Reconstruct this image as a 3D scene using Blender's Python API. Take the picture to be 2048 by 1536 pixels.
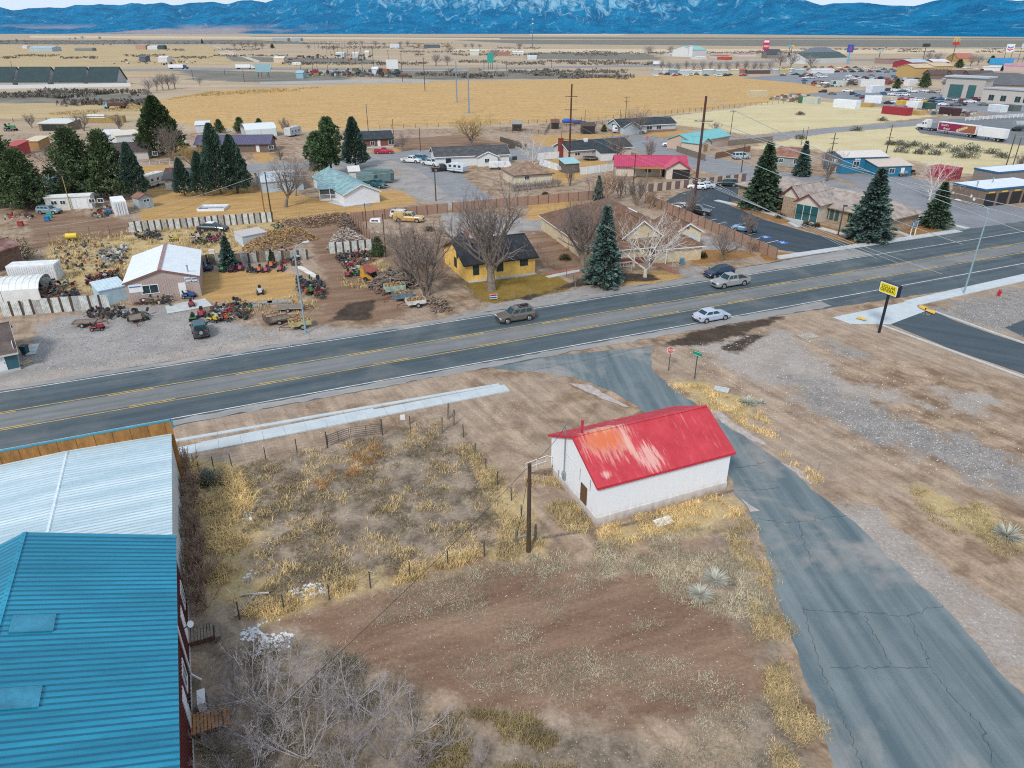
import bpy, math, random
import numpy as np
from mathutils import Vector
for o in list(bpy.data.objects): bpy.data.objects.remove(o)
scene = bpy.context.scene
COL = scene.collection
R = math.radians
# ---------------------------------------------------------------- camera, sky, sun, exposure
FPX, CAMH = 1400.0, 33.0
PITCH = math.atan((768 - 62) / FPX)
cam_d = bpy.data.cameras.new("camera"); cam = bpy.data.objects.new("camera", cam_d); COL.objects.link(cam)
cam_d.sensor_width = 36.0; cam_d.lens = 36.0 * FPX / 2048.0
cam_d.clip_start = 0.5; cam_d.clip_end = 60000
cam.location = (0, 0, CAMH); cam.rotation_euler = (math.pi / 2 - PITCH, 0, 0)
scene.camera = cam
SUN_EL, SUN_AZ = R(42), R(205)          # azimuth clockwise from +Y
w = bpy.data.worlds.new("World"); scene.world = w; w.use_nodes = True
wn = w.node_tree; bg = wn.nodes["Background"]
sky = wn.nodes.new("ShaderNodeTexSky"); sky.sky_type = 'NISHITA'; sky.sun_disc = False
sky.sun_elevation = SUN_EL; sky.sun_rotation = SUN_AZ; sky.altitude = 1500; sky.air_density = 1.0; sky.dust_density = 2.0
tc = wn.nodes.new("ShaderNodeTexCoord"); mp = wn.nodes.new("ShaderNodeMapping"); mp.inputs["Scale"].default_value = (1.0, 1.0, 7.0)
cn = wn.nodes.new("ShaderNodeTexNoise"); cn.inputs["Scale"].default_value = 3.2; cn.inputs["Detail"].default_value = 6; cn.inputs["Distortion"].default_value = 0.6
cr = wn.nodes.new("ShaderNodeMapRange"); cr.inputs[1].default_value = 0.36; cr.inputs[2].default_value = 0.56
cm = wn.nodes.new("ShaderNodeMix"); cm.data_type = 'RGBA'
cm.inputs[7].default_value = (6.2, 7.1, 8.2, 1)      # cloud deck, same units as the sky texture
wn.links.new(tc.outputs["Generated"], mp.inputs["Vector"]); wn.links.new(mp.outputs[0], cn.inputs["Vector"])
wn.links.new(cn.outputs[0], cr.inputs[0]); wn.links.new(cr.outputs[0], cm.inputs[0])
wn.links.new(sky.outputs[0], cm.inputs[6]); wn.links.new(cm.outputs[2], bg.inputs[0])
bg.inputs[1].default_value = 0.10
sd = bpy.data.lights.new("sun", 'SUN'); sun = bpy.data.objects.new("sun", sd); COL.objects.link(sun)
sd.energy = 1.9; sd.angle = R(11); sd.color = (1.0, 0.94, 0.86)
sun.rotation_euler = (math.pi / 2 - SUN_EL, 0, math.pi - SUN_AZ)
scene.view_settings.view_transform = 'Standard'; scene.view_settings.look = 'None'
scene.view_settings.exposure = 0.42; scene.view_settings.gamma = 1.0
scene.cycles.use_denoising = False; scene.cycles.filter_width = 1.1
scene.cycles.max_bounces = 5; scene.cycles.diffuse_bounces = 2; scene.cycles.glossy_bounces = 2
scene.cycles.transparent_max_bounces = 6; scene.cycles.volume_bounces = 0

# ---------------------------------------------------------------- where a photo pixel falls on the ground
CP, SP = math.cos(PITCH), math.sin(PITCH)
def G(x, y, z=0.0):
    dx = (x - 1024) / FPX; dy = (768 - y) / FPX
    d = (dx, CP + dy * SP, -SP + dy * CP); t = (CAMH - z) / -d[2]
    return Vector((d[0] * t, d[1] * t, z))
def pix(p):
    Z = p[2] - CAMH; c = p[1] * CP - Z * SP; u = p[1] * SP + Z * CP
    return (1024 + FPX * p[0] / c, 768 - FPX * u / c)
def hgt(base, ytop):                     # height of a vertical thing whose foot is at pixel base and top at row ytop
    g = G(*base); lo, hi = 0.0, 150.0
    for _ in range(40):
        m = (lo + hi) / 2
        if pix((g.x, g.y, m))[1] > ytop: lo = m
        else: hi = m
    return lo
def un(x, y, c):                         # world point at depth c along the view
    dx = (x - 1024) / FPX * c; u = (768 - y) / FPX * c
    return Vector((dx, c * CP + u * SP, CAMH - c * SP + u * CP))
def head(a, b):                          # compass of the ground line between two pixels
    p, q = G(*a), G(*b); return math.atan2(q.y - p.y, q.x - p.x)
ROAD = R(23.7); RU = Vector((math.cos(ROAD), math.sin(ROAD), 0)); RN = Vector((math.sin(ROAD), -math.cos(ROAD), 0))

# ---------------------------------------------------------------- mesh building
class MB:
    def __init__(s): s.v = []; s.f = []; s.m = []
    def face(s, pts, m=0):
        i = len(s.v); s.v += [tuple(p) for p in pts]; s.f.append(tuple(range(i, i + len(pts)))); s.m.append(m); return s
    def loft(s, rings, m=0, cap=True, closed=True):
        i0 = len(s.v); n = len(rings[0])
        for r in rings: s.v += [tuple(p) for p in r]
        for k in range(len(rings) - 1):
            for j in range(n if closed else n - 1):
                a = i0 + k * n + j; b = i0 + k * n + (j + 1) % n
                s.f.append((a, b, b + n, a + n)); s.m.append(m)
        if cap:
            s.f.append(tuple(i0 + j for j in reversed(range(n)))); s.m.append(m)
            s.f.append(tuple(i0 + (len(rings) - 1) * n + j for j in range(n))); s.m.append(m)
        return s
    def box(s, x0, y0, z0, x1, y1, z1, m=0):
        r = lambda z: [(x0, y0, z), (x1, y0, z), (x1, y1, z), (x0, y1, z)]
        return s.loft([r(z0), r(z1)], m)
    def obox(s, c, sx, sy, z0, z1, rz=0, m=0, top=1.0):
        ca, sa = math.cos(rz), math.sin(rz)
        def r(z, k): return [(c[0] + ca * x * k - sa * y * k, c[1] + sa * x * k + ca * y * k, z) for x, y in ((-sx/2, -sy/2), (sx/2, -sy/2), (sx/2, sy/2), (-sx/2, sy/2))]
        return s.loft([r(z0, 1), r(z1, top)], m)
    def prism(s, poly, z0, z1, m=0):
        return s.loft([[(x, y, z0) for x, y in poly], [(x, y, z1) for x, y in poly]], m)
    def extr(s, poly, y0, y1, m=0):      # xz outline swept along y
        return s.loft([[(x, y1, z) for x, z in poly], [(x, y0, z) for x, z in poly]], m)
    def tube(s, p, q, r0, r1=None, n=6, m=0, cap=True):
        r1 = r0 if r1 is None else r1
        p = Vector(p); q = Vector(q); d = (q - p).normalized()
        a = d.cross(Vector((0, 0, 1)) if abs(d.z) < .9 else Vector((1, 0, 0))).normalized(); b = d.cross(a)
        ring = lambda c, r: [c + a * (r * math.cos(2*math.pi*k/n)) + b * (r * math.sin(2*math.pi*k/n)) for k in range(n)]
        return s.loft([ring(p, r0), ring(q, r1)], m, cap)
    def path(s, pts, r, n=6, m=0):
        for a, b in zip(pts, pts[1:]): s.tube(a, b, r, r, n, m)
        return s
    def slab(s, p0, p1, p2, p3, t=.1, m=0, rib=0.0, rh=.045, rw=.05, rm=None):   # eave p0-p1, ridge p3-p2, thickness downwards
        P = [Vector(p) for p in (p0, p1, p2, p3)]; nrm = (P[1]-P[0]).cross(P[3]-P[0]).normalized()
        if nrm.z < 0: nrm = -nrm
        dn = -nrm * t
        s.loft([[p + dn for p in P], P], m)
        if rib:
            L = (P[1]-P[0]).length; k = int(L / rib)
            for i in range(1, k):
                f = i / k; a = P[0].lerp(P[1], f); b = P[3].lerp(P[2], f); u = (P[1]-P[0]).normalized() * rw
                up = nrm * rh
                s.loft([[a - u, a - u*.4 + up, a + u*.4 + up, a + u], [b - u, b - u*.4 + up, b + u*.4 + up, b + u]], m if rm is None else rm)
        return s
    def ball(s, c, rx, ry, rz, n=8, k=5, m=0):
        rings = []
        for i in range(k + 1):
            a = math.pi * (i + .001) / (k + .002); rr = math.sin(a)
            rings.append([(c[0] + rx*rr*math.cos(2*math.pi*j/n), c[1] + ry*rr*math.sin(2*math.pi*j/n), c[2] - rz*math.cos(a)) for j in range(n)])
        return s.loft(rings, m)
    def build(s, name, mats, parent=None, loc=None, rz=0.0, smooth=False):
        me = bpy.data.meshes.new(name); me.from_pydata(s.v, [], s.f)
        if not isinstance(mats, (list, tuple)): mats = [mats]
        for m in mats: me.materials.append(m)
        if len(mats) > 1: me.polygons.foreach_set("material_index", np.array(s.m, dtype=np.int32))
        if smooth: me.polygons.foreach_set("use_smooth", np.ones(len(s.f), dtype=bool))
        me.validate(); me.update()
        o = bpy.data.objects.new(name, me); COL.objects.link(o)
        if parent: o.parent = parent
        if loc is not None: o.location = loc
        o.rotation_euler.z = rz
        return o
def raw(name, v, f, mat, parent=None):   # numpy triangles / quads
    me = bpy.data.meshes.new(name); v = np.asarray(v, dtype=np.float32); f = np.asarray(f, dtype=np.int32)
    me.vertices.add(len(v)); me.vertices.foreach_set("co", v.ravel())
    k = f.shape[1]; me.loops.add(f.size); me.loops.foreach_set("vertex_index", f.ravel())
    me.polygons.add(len(f)); me.polygons.foreach_set("loop_start", np.arange(0, f.size, k, dtype=np.int32))
    for m in (mat if isinstance(mat, list) else [mat]): me.materials.append(m)
    me.update(calc_edges=True)
    o = bpy.data.objects.new(name, me); COL.objects.link(o)
    if parent: o.parent = parent
    return o
def tag(o, label=None, cat=None, group=None, kind=None):
    if label: o['label'] = label
    if cat: o['category'] = cat
    if group: o['group'] = group
    if kind: o['kind'] = kind
    return o
def thing(name, label, cat, loc=(0, 0, 0), rz=0.0, group=None):
    o = bpy.data.objects.new(name, None); COL.objects.link(o); o.empty_display_size = .2
    o.location = loc; o.rotation_euler.z = rz
    return tag(o, label, cat, group)
def kids(o): return [c for c in bpy.data.objects if c.parent == o]
def dup(root, loc, rz=0.0, sc=1.0, label=None, tree=None):
    r = root.copy(); COL.objects.link(r); r.location = loc; r.rotation_euler.z = rz
    r.scale = (sc, sc, sc) if isinstance(sc, (int, float)) else sc
    if label: r['label'] = label
    for ch in (tree if tree is not None else kids(root)):
        c = ch.copy(); COL.objects.link(c); c.parent = r
        for g in ch.children:
            d = g.copy(); COL.objects.link(d); d.parent = c
    return r

# ---------------------------------------------------------------- materials
def nod(nt, typ, **kw):
    n = nt.nodes.new(typ)
    for k, v in kw.items():
        if k.startswith('i_'):
            key = k[2:]; key = int(key) if key.isdigit() else key.replace('_', ' ')
            if hasattr(v, 'is_linked') or v.__class__.__name__.startswith('NodeSocket'): nt.links.new(v, n.inputs[key])
            else: n.inputs[key].default_value = v
        else: setattr(n, k, v)
    return n
def mixc(nt, fac, a, b, blend='MIX'):
    n = nod(nt, 'ShaderNodeMix', data_type='RGBA', blend_type=blend)
    for i, v in ((0, fac), (6, a), (7, b)):
        if v.__class__.__name__.startswith('NodeSocket'): nt.links.new(v, n.inputs[i])
        else: n.inputs[i].default_value = v if i == 0 else (*v[:3], 1)
    return n.outputs[2]
def noise(nt, vec, scale, detail=4, rough=.55, dist=0.0):
    return nod(nt, 'ShaderNodeTexNoise', i_Vector=vec, i_Scale=scale, i_Detail=detail, i_Roughness=rough, i_Distortion=dist).outputs[0]
def rng(nt, v, a, b, c=0.0, d=1.0):
    return nod(nt, 'ShaderNodeMapRange', i_0=v, i_1=a, i_2=b, i_3=c, i_4=d).outputs[0]
def math_(nt, op, a, b=0.0):
    return nod(nt, 'ShaderNodeMath', operation=op, i_0=a, i_1=b).outputs[0]
def newmat(name):
    m = bpy.data.materials.new(name); m.use_nodes = True; nt = m.node_tree
    return m, nt, nt.nodes["Principled BSDF"]
_mc = {}
def M(col, rough=.75, var=.12, scale=2.0, metal=0.0, c2=None, thr=(.35, .65), bump=0.0, bscale=30.0, stretch=None, isl=0.0, coat=0.0, name='paint'):
    key = (col, rough, var, scale, metal, c2, thr, bump, bscale, stretch, isl, coat)
    if key in _mc: return _mc[key]
    m, nt, b = newmat(name); t = nod(nt, 'ShaderNodeTexCoord').outputs['Object']
    v = nod(nt, 'ShaderNodeMapping', i_Vector=t, i_Scale=stretch).outputs[0] if stretch else t
    n = rng(nt, noise(nt, v, scale, 5, .6), thr[0], thr[1])
    lo = tuple(c * (1 - var) for c in col); hi = c2 if c2 else tuple(min(1, c * (1 + var)) for c in col)
    c = mixc(nt, n, lo, hi)
    fine = rng(nt, noise(nt, v, scale * 9, 3), .3, .7, 1 - var * .5, 1 + var * .5)
    c = mixc(nt, 1.0, c, nod(nt, 'ShaderNodeCombineColor', i_0=fine, i_1=fine, i_2=fine).outputs[0], 'MULTIPLY')
    if isl:
        r = nod(nt, 'ShaderNodeNewGeometry').outputs['Random Per Island']
        r = rng(nt, r, 0, 1, 1 - isl, 1 + isl)
        c = mixc(nt, 1.0, c, nod(nt, 'ShaderNodeCombineColor', i_0=r, i_1=r, i_2=r).outputs[0], 'MULTIPLY')
    nt.links.new(c, b.inputs['Base Color'])
    b.inputs['Roughness'].default_value = rough; b.inputs['Metallic'].default_value = metal
    if coat: b.inputs['Coat Weight'].default_value = coat; b.inputs['Coat Roughness'].default_value = .1
    if bump:
        bn = nod(nt, 'ShaderNodeBump', i_Strength=bump, i_Distance=.05, i_Height=noise(nt, v, bscale, 4))
        nt.links.new(bn.outputs[0], b.inputs['Normal'])
    _mc[key] = m
    return m
def glass(col=(.03, .05, .06)):
    return M(col, .08, .25, 1.5, name='window_glass')
def paint(col): return M(col, .32, .05, 1.2, coat=.5, name='car_paint')
BLK = M((.018, .018, .02), .7, .3, 5); RUB = M((.02, .02, .021), .85, .3, 8, name='rubber')
RIM = M((.5, .52, .54), .35, .15, 6, .7, name='rim'); CHROME = M((.6, .62, .64), .25, .1, 3, .8)
STEEL = M((.30, .36, .40), .5, .15, 2, .3, name='steel'); DKSTEEL = M((.06, .065, .07), .6, .3, 3, name='dark_steel')
WOODP = M((.075, .045, .032), .9, .35, 3, stretch=(6, 6, .5), bump=.4, name='pole_wood')
WEATH = M((.20, .165, .13), .9, .35, 2, stretch=(4, 4, .6), name='weathered_wood')
WHITE = M((.74, .75, .76), .6, .06, 1.5, name='white_paint'); CREAM = M((.62, .56, .44), .7, .08, 2, name='cream')
CONC = M((.50, .52, .52), .85, .1, 1.2, bump=.15, name='concrete')
GLS = glass(); RED = M((.45, .03, .03), .5, .15, 3)
# ---------------------------------------------------------------- the ground: one sheet to the horizon
def gp(pts): return [tuple(G(*p)[:2]) for p in pts]
FAR = lambda y: 33.0 / max(1e-4, math.tan(math.atan((y - 62) / FPX)))
ZONES = [  # name, noise amplitude (m), polygons in photo pixels, colours, noise scale, stretch
 ('plain', 6, [[(-900, 262), (300, 268), (700, 262), (1000, 255), (1400, 225), (1700, 205), (2100, 205), (3200, 230), (9000, 64), (-7000, 64)]], (.36, .27, .18), (.50, .40, .28), .006, (1, 4, 1)),
 ('scrub', 14, [[(900, 80), (1400, 79), (2700, 82), (2700, 92), (1900, 95), (1500, 92), (1050, 88)], [(500, 72), (900, 74), (2600, 77), (2600, 80), (1200, 78), (500, 76)],
     [(700, 143), (1000, 141), (1260, 150), (1250, 158), (1060, 158), (860, 160), (700, 152)], [(330, 138), (700, 148), (700, 165), (520, 166), (400, 160)], [(-200, 185), (180, 186), (280, 190), (280, 205), (-200, 206)],
     [(-300, 80), (500, 80), (700, 88), (-300, 89)], [(1060, 102), (1300, 108), (1330, 120), (1050, 118)], [(440, 113), (720, 117), (800, 128), (430, 122)]], (.11, .115, .10), (.27, .245, .20), .03, (1, 3, 1)),
 ('tan', 8, [[(60, 71), (1000, 76), (1000, 79), (60, 76)], [(1060, 68), (1260, 67), (1240, 71), (1060, 71)], [(-400, 92), (330, 92), (500, 110), (-400, 112)], [(900, 98), (2600, 98), (2600, 107), (1500, 107), (900, 104)]], (.55, .44, .30), (.62, .50, .36), .01, (1, 4, 1)),
 ('fieldleft', 5, [[(-400, 92), (420, 92), (470, 126), (240, 134), (-400, 132)], [(-400, 144), (330, 144), (340, 150), (-400, 150)], [(-400, 208), (200, 206), (300, 200), (330, 215), (260, 240), (-400, 240)], [(430, 126), (700, 130), (790, 138), (500, 136)]], (.39, .29, .155), (.53, .41, .235), .03, (1, 3, 1)),
 ('field', 3, [[(318, 200), (420, 182), (640, 172), (800, 165), (1100, 160), (1300, 151), (1420, 150), (1500, 155), (1620, 172), (1690, 184), (1620, 196), (1500, 210), (1330, 229), (1180, 241), (1000, 248), (760, 256), (560, 262), (380, 252), (330, 236)]], (.47, .295, .115), (.60, .40, .185), .10, (.5, 2.5, 1)),
 ('pale', 3, [[(1270, 240), (1500, 214), (1640, 203), (1760, 215), (1875, 232), (1730, 249), (1500, 270), (1400, 256)], [(1480, 300), (1530, 288), (1660, 264), (1850, 250), (1845, 268), (1960, 282), (2048, 292), (2300, 320), (2300, 370), (1900, 345), (1830, 322), (1660, 305), (1590, 292)], [(1480, 215), (1560, 200), (1700, 212), (1700, 218), (1560, 216)]], (.52, .43, .24), (.63, .55, .34), .05, (1, 2, 1)),
 ('lot', 2, [[(1600, 188), (1760, 178), (1830, 180), (1990, 204), (2300, 225), (2300, 236), (2048, 233), (1900, 222), (1720, 206)], [(1480, 156), (1560, 150), (1800, 138), (2000, 148), (2000, 165), (1840, 158), (1760, 165), (1600, 166)], [(1650, 345), (1690, 350), (1800, 345), (1910, 385), (2100, 430), (2100, 450), (1960, 460), (1790, 430), (1790, 400)]], (.20, .21, .23), (.28, .29, .31), .08, (1, 1, 1)),
 ('gravel', 1.6, [[(-200, 790), (-40, 745), (60, 690), (90, 640), (200, 618), (350, 606), (430, 640), (560, 662), (640, 655), (760, 655), (900, 640), (1000, 600), (1160, 575), (1400, 535), (1400, 570), (960, 652), (500, 735), (0, 815)], [(880, 425), (1130, 440), (1140, 470), (900, 480)], [(1320, 520), (1400, 470), (1500, 490), (1480, 520)], [(760, 362), (830, 335), (960, 420), (830, 400)], [(110, 300), (330, 330), (300, 360), (100, 340)], [(600, 320), (800, 305), (830, 340), (690, 345)]], (.255, .235, .22), (.385, .36, .34), .25, (1, 1, 1)),
 ('chalk', 2.2, [[(-100, 780), (200, 730), (420, 690), (640, 640), (700, 660), (620, 700), (200, 775), (-100, 815)], [(1380, 690), (1560, 660), (1700, 760), (1900, 820), (1700, 790), (1500, 760)], [(1600, 990), (1740, 1020), (1900, 1130), (2048, 1260), (2200, 1420), (2048, 1380), (1850, 1180), (1640, 1040)], [(1880, 780), (1990, 790), (1960, 830), (1890, 810)]], (.30, .26, .225), (.42, .37, .33), .3, (1, 1, 1)),
 ('pebble', 3.0, [[(1550, 735), (1640, 765), (1800, 835), (1960, 890), (2120, 950), (2120, 1020), (1990, 975), (1900, 935), (1760, 885), (1640, 830), (1570, 775)], [(1838, 627), (1950, 596), (2120, 560), (2120, 700), (1990, 660), (1900, 640)], [(1640, 680), (1690, 690), (1740, 720), (1690, 715)]], (.205, .19, .18), (.335, .30, .27), .5, (1, 1, 1)),
 ('lawn', .7, [[(300, 375), (520, 372), (640, 398), (690, 405), (720, 415), (830, 402), (835, 407), (700, 428), (560, 445), (290, 448), (272, 420)], [(745, 385), (800, 380), (838, 402), (745, 412)], [(400, 545), (520, 535), (592, 548), (592, 600), (480, 608), (405, 600)], [(1090, 330), (1130, 300), (1230, 330), (1190, 345), (1110, 375)], [(1060, 405), (1160, 395), (1170, 440), (1050, 440)], [(1300, 255), (1400, 262), (1350, 272), (1290, 270)], [(500, 300), (560, 312), (520, 330)], [(760, 290), (820, 296), (800, 312), (760, 310)], [(1060, 270), (1270, 268), (1250, 285), (1080, 292)], [(1190, 560), (1330, 540), (1390, 560), (1200, 575)], [(250, 330), (340, 330), (340, 350), (250, 345)]], (.38, .225, .085), (.54, .345, .145), .5, (1, 2, 1)),
 ('lawnbrown', .3, [[(1441, 402), (1480, 399), (1570, 432), (1590, 446), (1560, 447), (1500, 425)], [(1588, 452), (1640, 448), (1720, 470), (1800, 478), (1720, 492), (1690, 488)], [(1795, 425), (1920, 458), (1830, 476), (1770, 456)], [(1360, 500), (1480, 500), (1520, 512), (1390, 530)], [(1520, 500), (1620, 510), (1590, 525), (1530, 522)]], (.25, .125, .045), (.36, .20, .08), .6, (1, 1, 1)),
 ('lawngreen', .5, [[(925, 566), (1000, 560), (1105, 546), (1150, 572), (1130, 584), (985, 606), (960, 600)]], (.20, .13, .03), (.30, .20, .05), .4, (1, 1, 1)),
 ('weedy', 2.0, [[(430, 950), (880, 850), (960, 930), (1000, 1040), (860, 1120), (520, 1200), (470, 1100)], [(850, 1450), (1150, 1440), (1330, 1500), (1500, 1700), (900, 1700)], [(1430, 1050), (1500, 1060), (1620, 1500), (1660, 1700), (1500, 1700), (1450, 1300)], [(380, 1240), (640, 1260), (860, 1400), (900, 1700), (380, 1700)]], (.10, .078, .055), (.41, .325, .245), .45, (1, 1, 1)),
 ('straw', 1.6, [[(110, 470), (280, 455), (420, 440), (560, 445), (590, 470), (500, 500), (400, 520), (250, 540), (240, 600), (120, 575), (90, 500)], [(660, 545), (760, 510), (800, 545), (740, 590), (690, 570)], [(390, 915), (480, 930), (520, 1000), (500, 1120), (520, 1200), (420, 1210), (380, 1100), (400, 1000)], [(480, 1200), (800, 1140), (960, 1100), (1000, 1080), (1090, 1090), (1080, 1120), (860, 1170), (520, 1245)], [(960, 930), (1040, 980), (1080, 1080), (1000, 1060)], [(1330, 760), (1400, 760), (1520, 810), (1500, 840), (1400, 800)], [(1200, 1060), (1440, 990), (1490, 1030), (1400, 1060), (1220, 1090)], [(1820, 970), (1960, 1010), (2070, 1090), (2000, 1090), (1880, 1030)]], (.42, .31, .15), (.55, .42, .23), .5, (1, 1, 1)),
 ('reddish', 2.0, [[(560, 1250), (760, 1170), (1000, 1120), (1300, 1150), (1480, 1230), (1560, 1400), (1300, 1440), (1000, 1420), (740, 1330)], [(600, 430), (700, 440), (820, 640), (620, 650), (650, 560)], [(760, 470), (900, 480), (900, 560), (780, 560)], [(1050, 460), (1140, 470), (1180, 560), (1060, 530)], [(60, 420), (270, 440), (260, 470), (60, 500)], [(760, 280), (920, 270), (1000, 285), (960, 300), (820, 310)]], (.170, .100, .064), (.315, .208, .142), .3, (1, 1.6, 1)),
 ('mud', .8, [[(660, 640), (700, 604), (750, 600), (742, 636), (700, 644)], [(1320, 690), (1400, 660), (1560, 630), (1560, 640), (1480, 668), (1420, 690)], [(1440, 700), (1500, 670), (1545, 665), (1470, 710)], [(480, 800), (700, 760), (930, 715), (930, 720), (600, 790)], [(1190, 545), (1060, 600), (1010, 600), (1180, 570), (1320, 560), (1300, 548)]], (.045, .032, .024), (.10, .075, .055), .6, (1, 1, 1)),
]
def sdf(poly, X, Y):
    P = np.array(poly); n = len(P); d = np.full(X.shape, 1e18); ins = np.zeros(X.shape, bool)
    for i in range(n):
        a, b = P[i], P[(i + 1) % n]; e = b - a; wx, wy = X - a[0], Y - a[1]
        t = np.clip((wx * e[0] + wy * e[1]) / max(1e-9, e @ e), 0, 1)
        d = np.minimum(d, (wx - e[0] * t) ** 2 + (wy - e[1] * t) ** 2)
        c = ((a[1] <= Y) & (b[1] > Y)) | ((b[1] <= Y) & (a[1] > Y))
        with np.errstate(divide='ignore', invalid='ignore'):
            xc = a[0] + (Y - a[1]) * e[0] / (e[1] if abs(e[1]) > 1e-12 else 1e-12)
        ins ^= c & (X < xc)
    d = np.sqrt(d); return np.where(ins, d, -d)
def make_ground():
    ys = [-120.0, -60.0, -30.0, -10.0]; y = 4.0
    while y < 30000: ys.append(y); y += max(.75, y * .0085 if y < 900 else y * .03)
    ys = np.array(ys); nx = 300
    s = np.linspace(-1, 1, nx); s = np.sign(s) * np.abs(s) ** 1.15
    X = s[None, :] * (75 + 1.35 * np.maximum(ys, 0))[:, None]; Y = np.repeat(ys[:, None], nx, 1)
    ny = len(ys); v = np.stack([X, Y, np.zeros_like(X)], -1).reshape(-1, 3)
    i = np.arange(ny - 1)[:, None] * nx + np.arange(nx - 1)[None, :]
    f = np.stack([i, i + 1, i + nx + 1, i + nx], -1).reshape(-1, 4)
    m, nt, b = newmat('ground_soil')
    o = raw('ground', v, f, m); tag(o, kind='structure'); me = o.data
    pos = nod(nt, 'ShaderNodeNewGeometry').outputs['Position']
    big = noise(nt, pos, .06, 5, .6); med = noise(nt, pos, .45, 5, .62, .4); fine = noise(nt, pos, 4.0, 4, .7)
    edge = noise(nt, pos, .35, 6, .68)
    col = mixc(nt, rng(nt, med, .38, .62), (.215, .140, .089), (.41, .30, .208))
    col = mixc(nt, rng(nt, big, .42, .58, 0, .55), col, (.42, .335, .265))
    sk = nod(nt, 'ShaderNodeMapping', vector_type='TEXTURE', i_Vector=pos, i_Rotation=(0, 0, head((1560, 760), (2048, 1000))), i_Scale=(14, .8, 1)).outputs[0]
    sk = rng(nt, noise(nt, sk, 1.0, 6, .65, .4), .32, .68, .78, 1.2); col = mixc(nt, 1.0, col, nod(nt, 'ShaderNodeCombineColor', i_0=sk, i_1=sk, i_2=sk).outputs[0], 'MULTIPLY')
    for name, amp, polys, c1, c2, sc, st in ZONES:
        D = np.full(X.shape, -1e9)
        for p in polys: D = np.maximum(D, sdf(gp(p), X, Y))
        lim = amp * 3; a = me.attributes.new('z_' + name, 'FLOAT', 'POINT')
        a.data.foreach_set('value', np.clip(D, -lim, lim).astype(np.float32).ravel())
        at = nod(nt, 'ShaderNodeAttribute', attribute_name='z_' + name).outputs['Fac']
        e = edge if amp < 4 else noise(nt, pos, .35 / amp, 6, .65)
        jit = math_(nt, 'MULTIPLY', math_(nt, 'SUBTRACT', e, .5), amp * 4.2)
        mask = rng(nt, math_(nt, 'ADD', at, jit), -amp * .35, amp * .35)
        vec = nod(nt, 'ShaderNodeMapping', i_Vector=pos, i_Scale=st).outputs[0]
        if name in ('reddish', 'lawn'): vec = nod(nt, 'ShaderNodeMapping', vector_type='TEXTURE', i_Vector=pos, i_Rotation=(0, 0, R(22)), i_Scale=(3.2, .8, 1)).outputs[0]
        zc = mixc(nt, rng(nt, noise(nt, vec, sc, 7, .72, .3), .34, .66), c1, c2)
        if name in ('gravel', 'pebble', 'chalk'):
            vo = nod(nt, 'ShaderNodeTexVoronoi', i_Vector=pos, i_Scale=9.0 if name == 'pebble' else 6.0)
            k = rng(nt, vo.outputs['Distance'], .0, .5, 1, 0); rr = nod(nt, 'ShaderNodeSeparateColor', i_0=vo.outputs['Color']).outputs[0]
            pk = math_(nt, 'MULTIPLY', rng(nt, k, .25, .5), rng(nt, rr, .55 if name == 'pebble' else .8, .9))
            zc = mixc(nt, math_(nt, 'MULTIPLY', pk, .75), zc, (.62, .60, .58))
        if name == 'field':
            rv = nod(nt, 'ShaderNodeMapping', vector_type='TEXTURE', i_Vector=pos, i_Rotation=(0, 0, R(3)), i_Scale=(2.6, 1.1, 1)).outputs[0]
            st2 = noise(nt, rv, 1.0, 5, .75)
            zc = mixc(nt, rng(nt, st2, .53, .62, 0, .75), zc, (.22, .12, .045)); zc = mixc(nt, rng(nt, st2, .44, .34, 0, .45), zc, (.70, .50, .25))
        col = mixc(nt, mask, col, zc)
    # clods, scattered litter and stones on all of it
    g = rng(nt, fine, .3, .7, .80, 1.18)
    col = mixc(nt, 1.0, col, nod(nt, 'ShaderNodeCombineColor', i_0=g, i_1=g, i_2=g).outputs[0], 'MULTIPLY')
    dk = rng(nt, noise(nt, pos, 1.1, 8, .8, .6), .60, .70, 0, .55); col = mixc(nt, dk, col, (.09, .065, .045))
    vo = nod(nt, 'ShaderNodeTexVoronoi', i_Vector=pos, i_Scale=1.6); rr = nod(nt, 'ShaderNodeSeparateColor', i_0=vo.outputs['Color']).outputs[1]
    st = math_(nt, 'MULTIPLY', rng(nt, vo.outputs['Distance'], .10, .05), rng(nt, rr, .80, .84)); col = mixc(nt, math_(nt, 'MULTIPLY', st, .7), col, (.60, .57, .53))
    nt.links.new(col, b.inputs['Base Color']); b.inputs['Roughness'].default_value = .95; b.inputs['Specular IOR Level'].default_value = .15
    hgt_ = math_(nt, 'ADD', math_(nt, 'MULTIPLY', noise(nt, pos, 1.5, 8, .7), .7), math_(nt, 'MULTIPLY', fine, .35))
    bn = nod(nt, 'ShaderNodeBump', i_Strength=.8, i_Distance=.16, i_Height=hgt_); nt.links.new(bn.outputs[0], b.inputs['Normal'])
make_ground()

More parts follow.
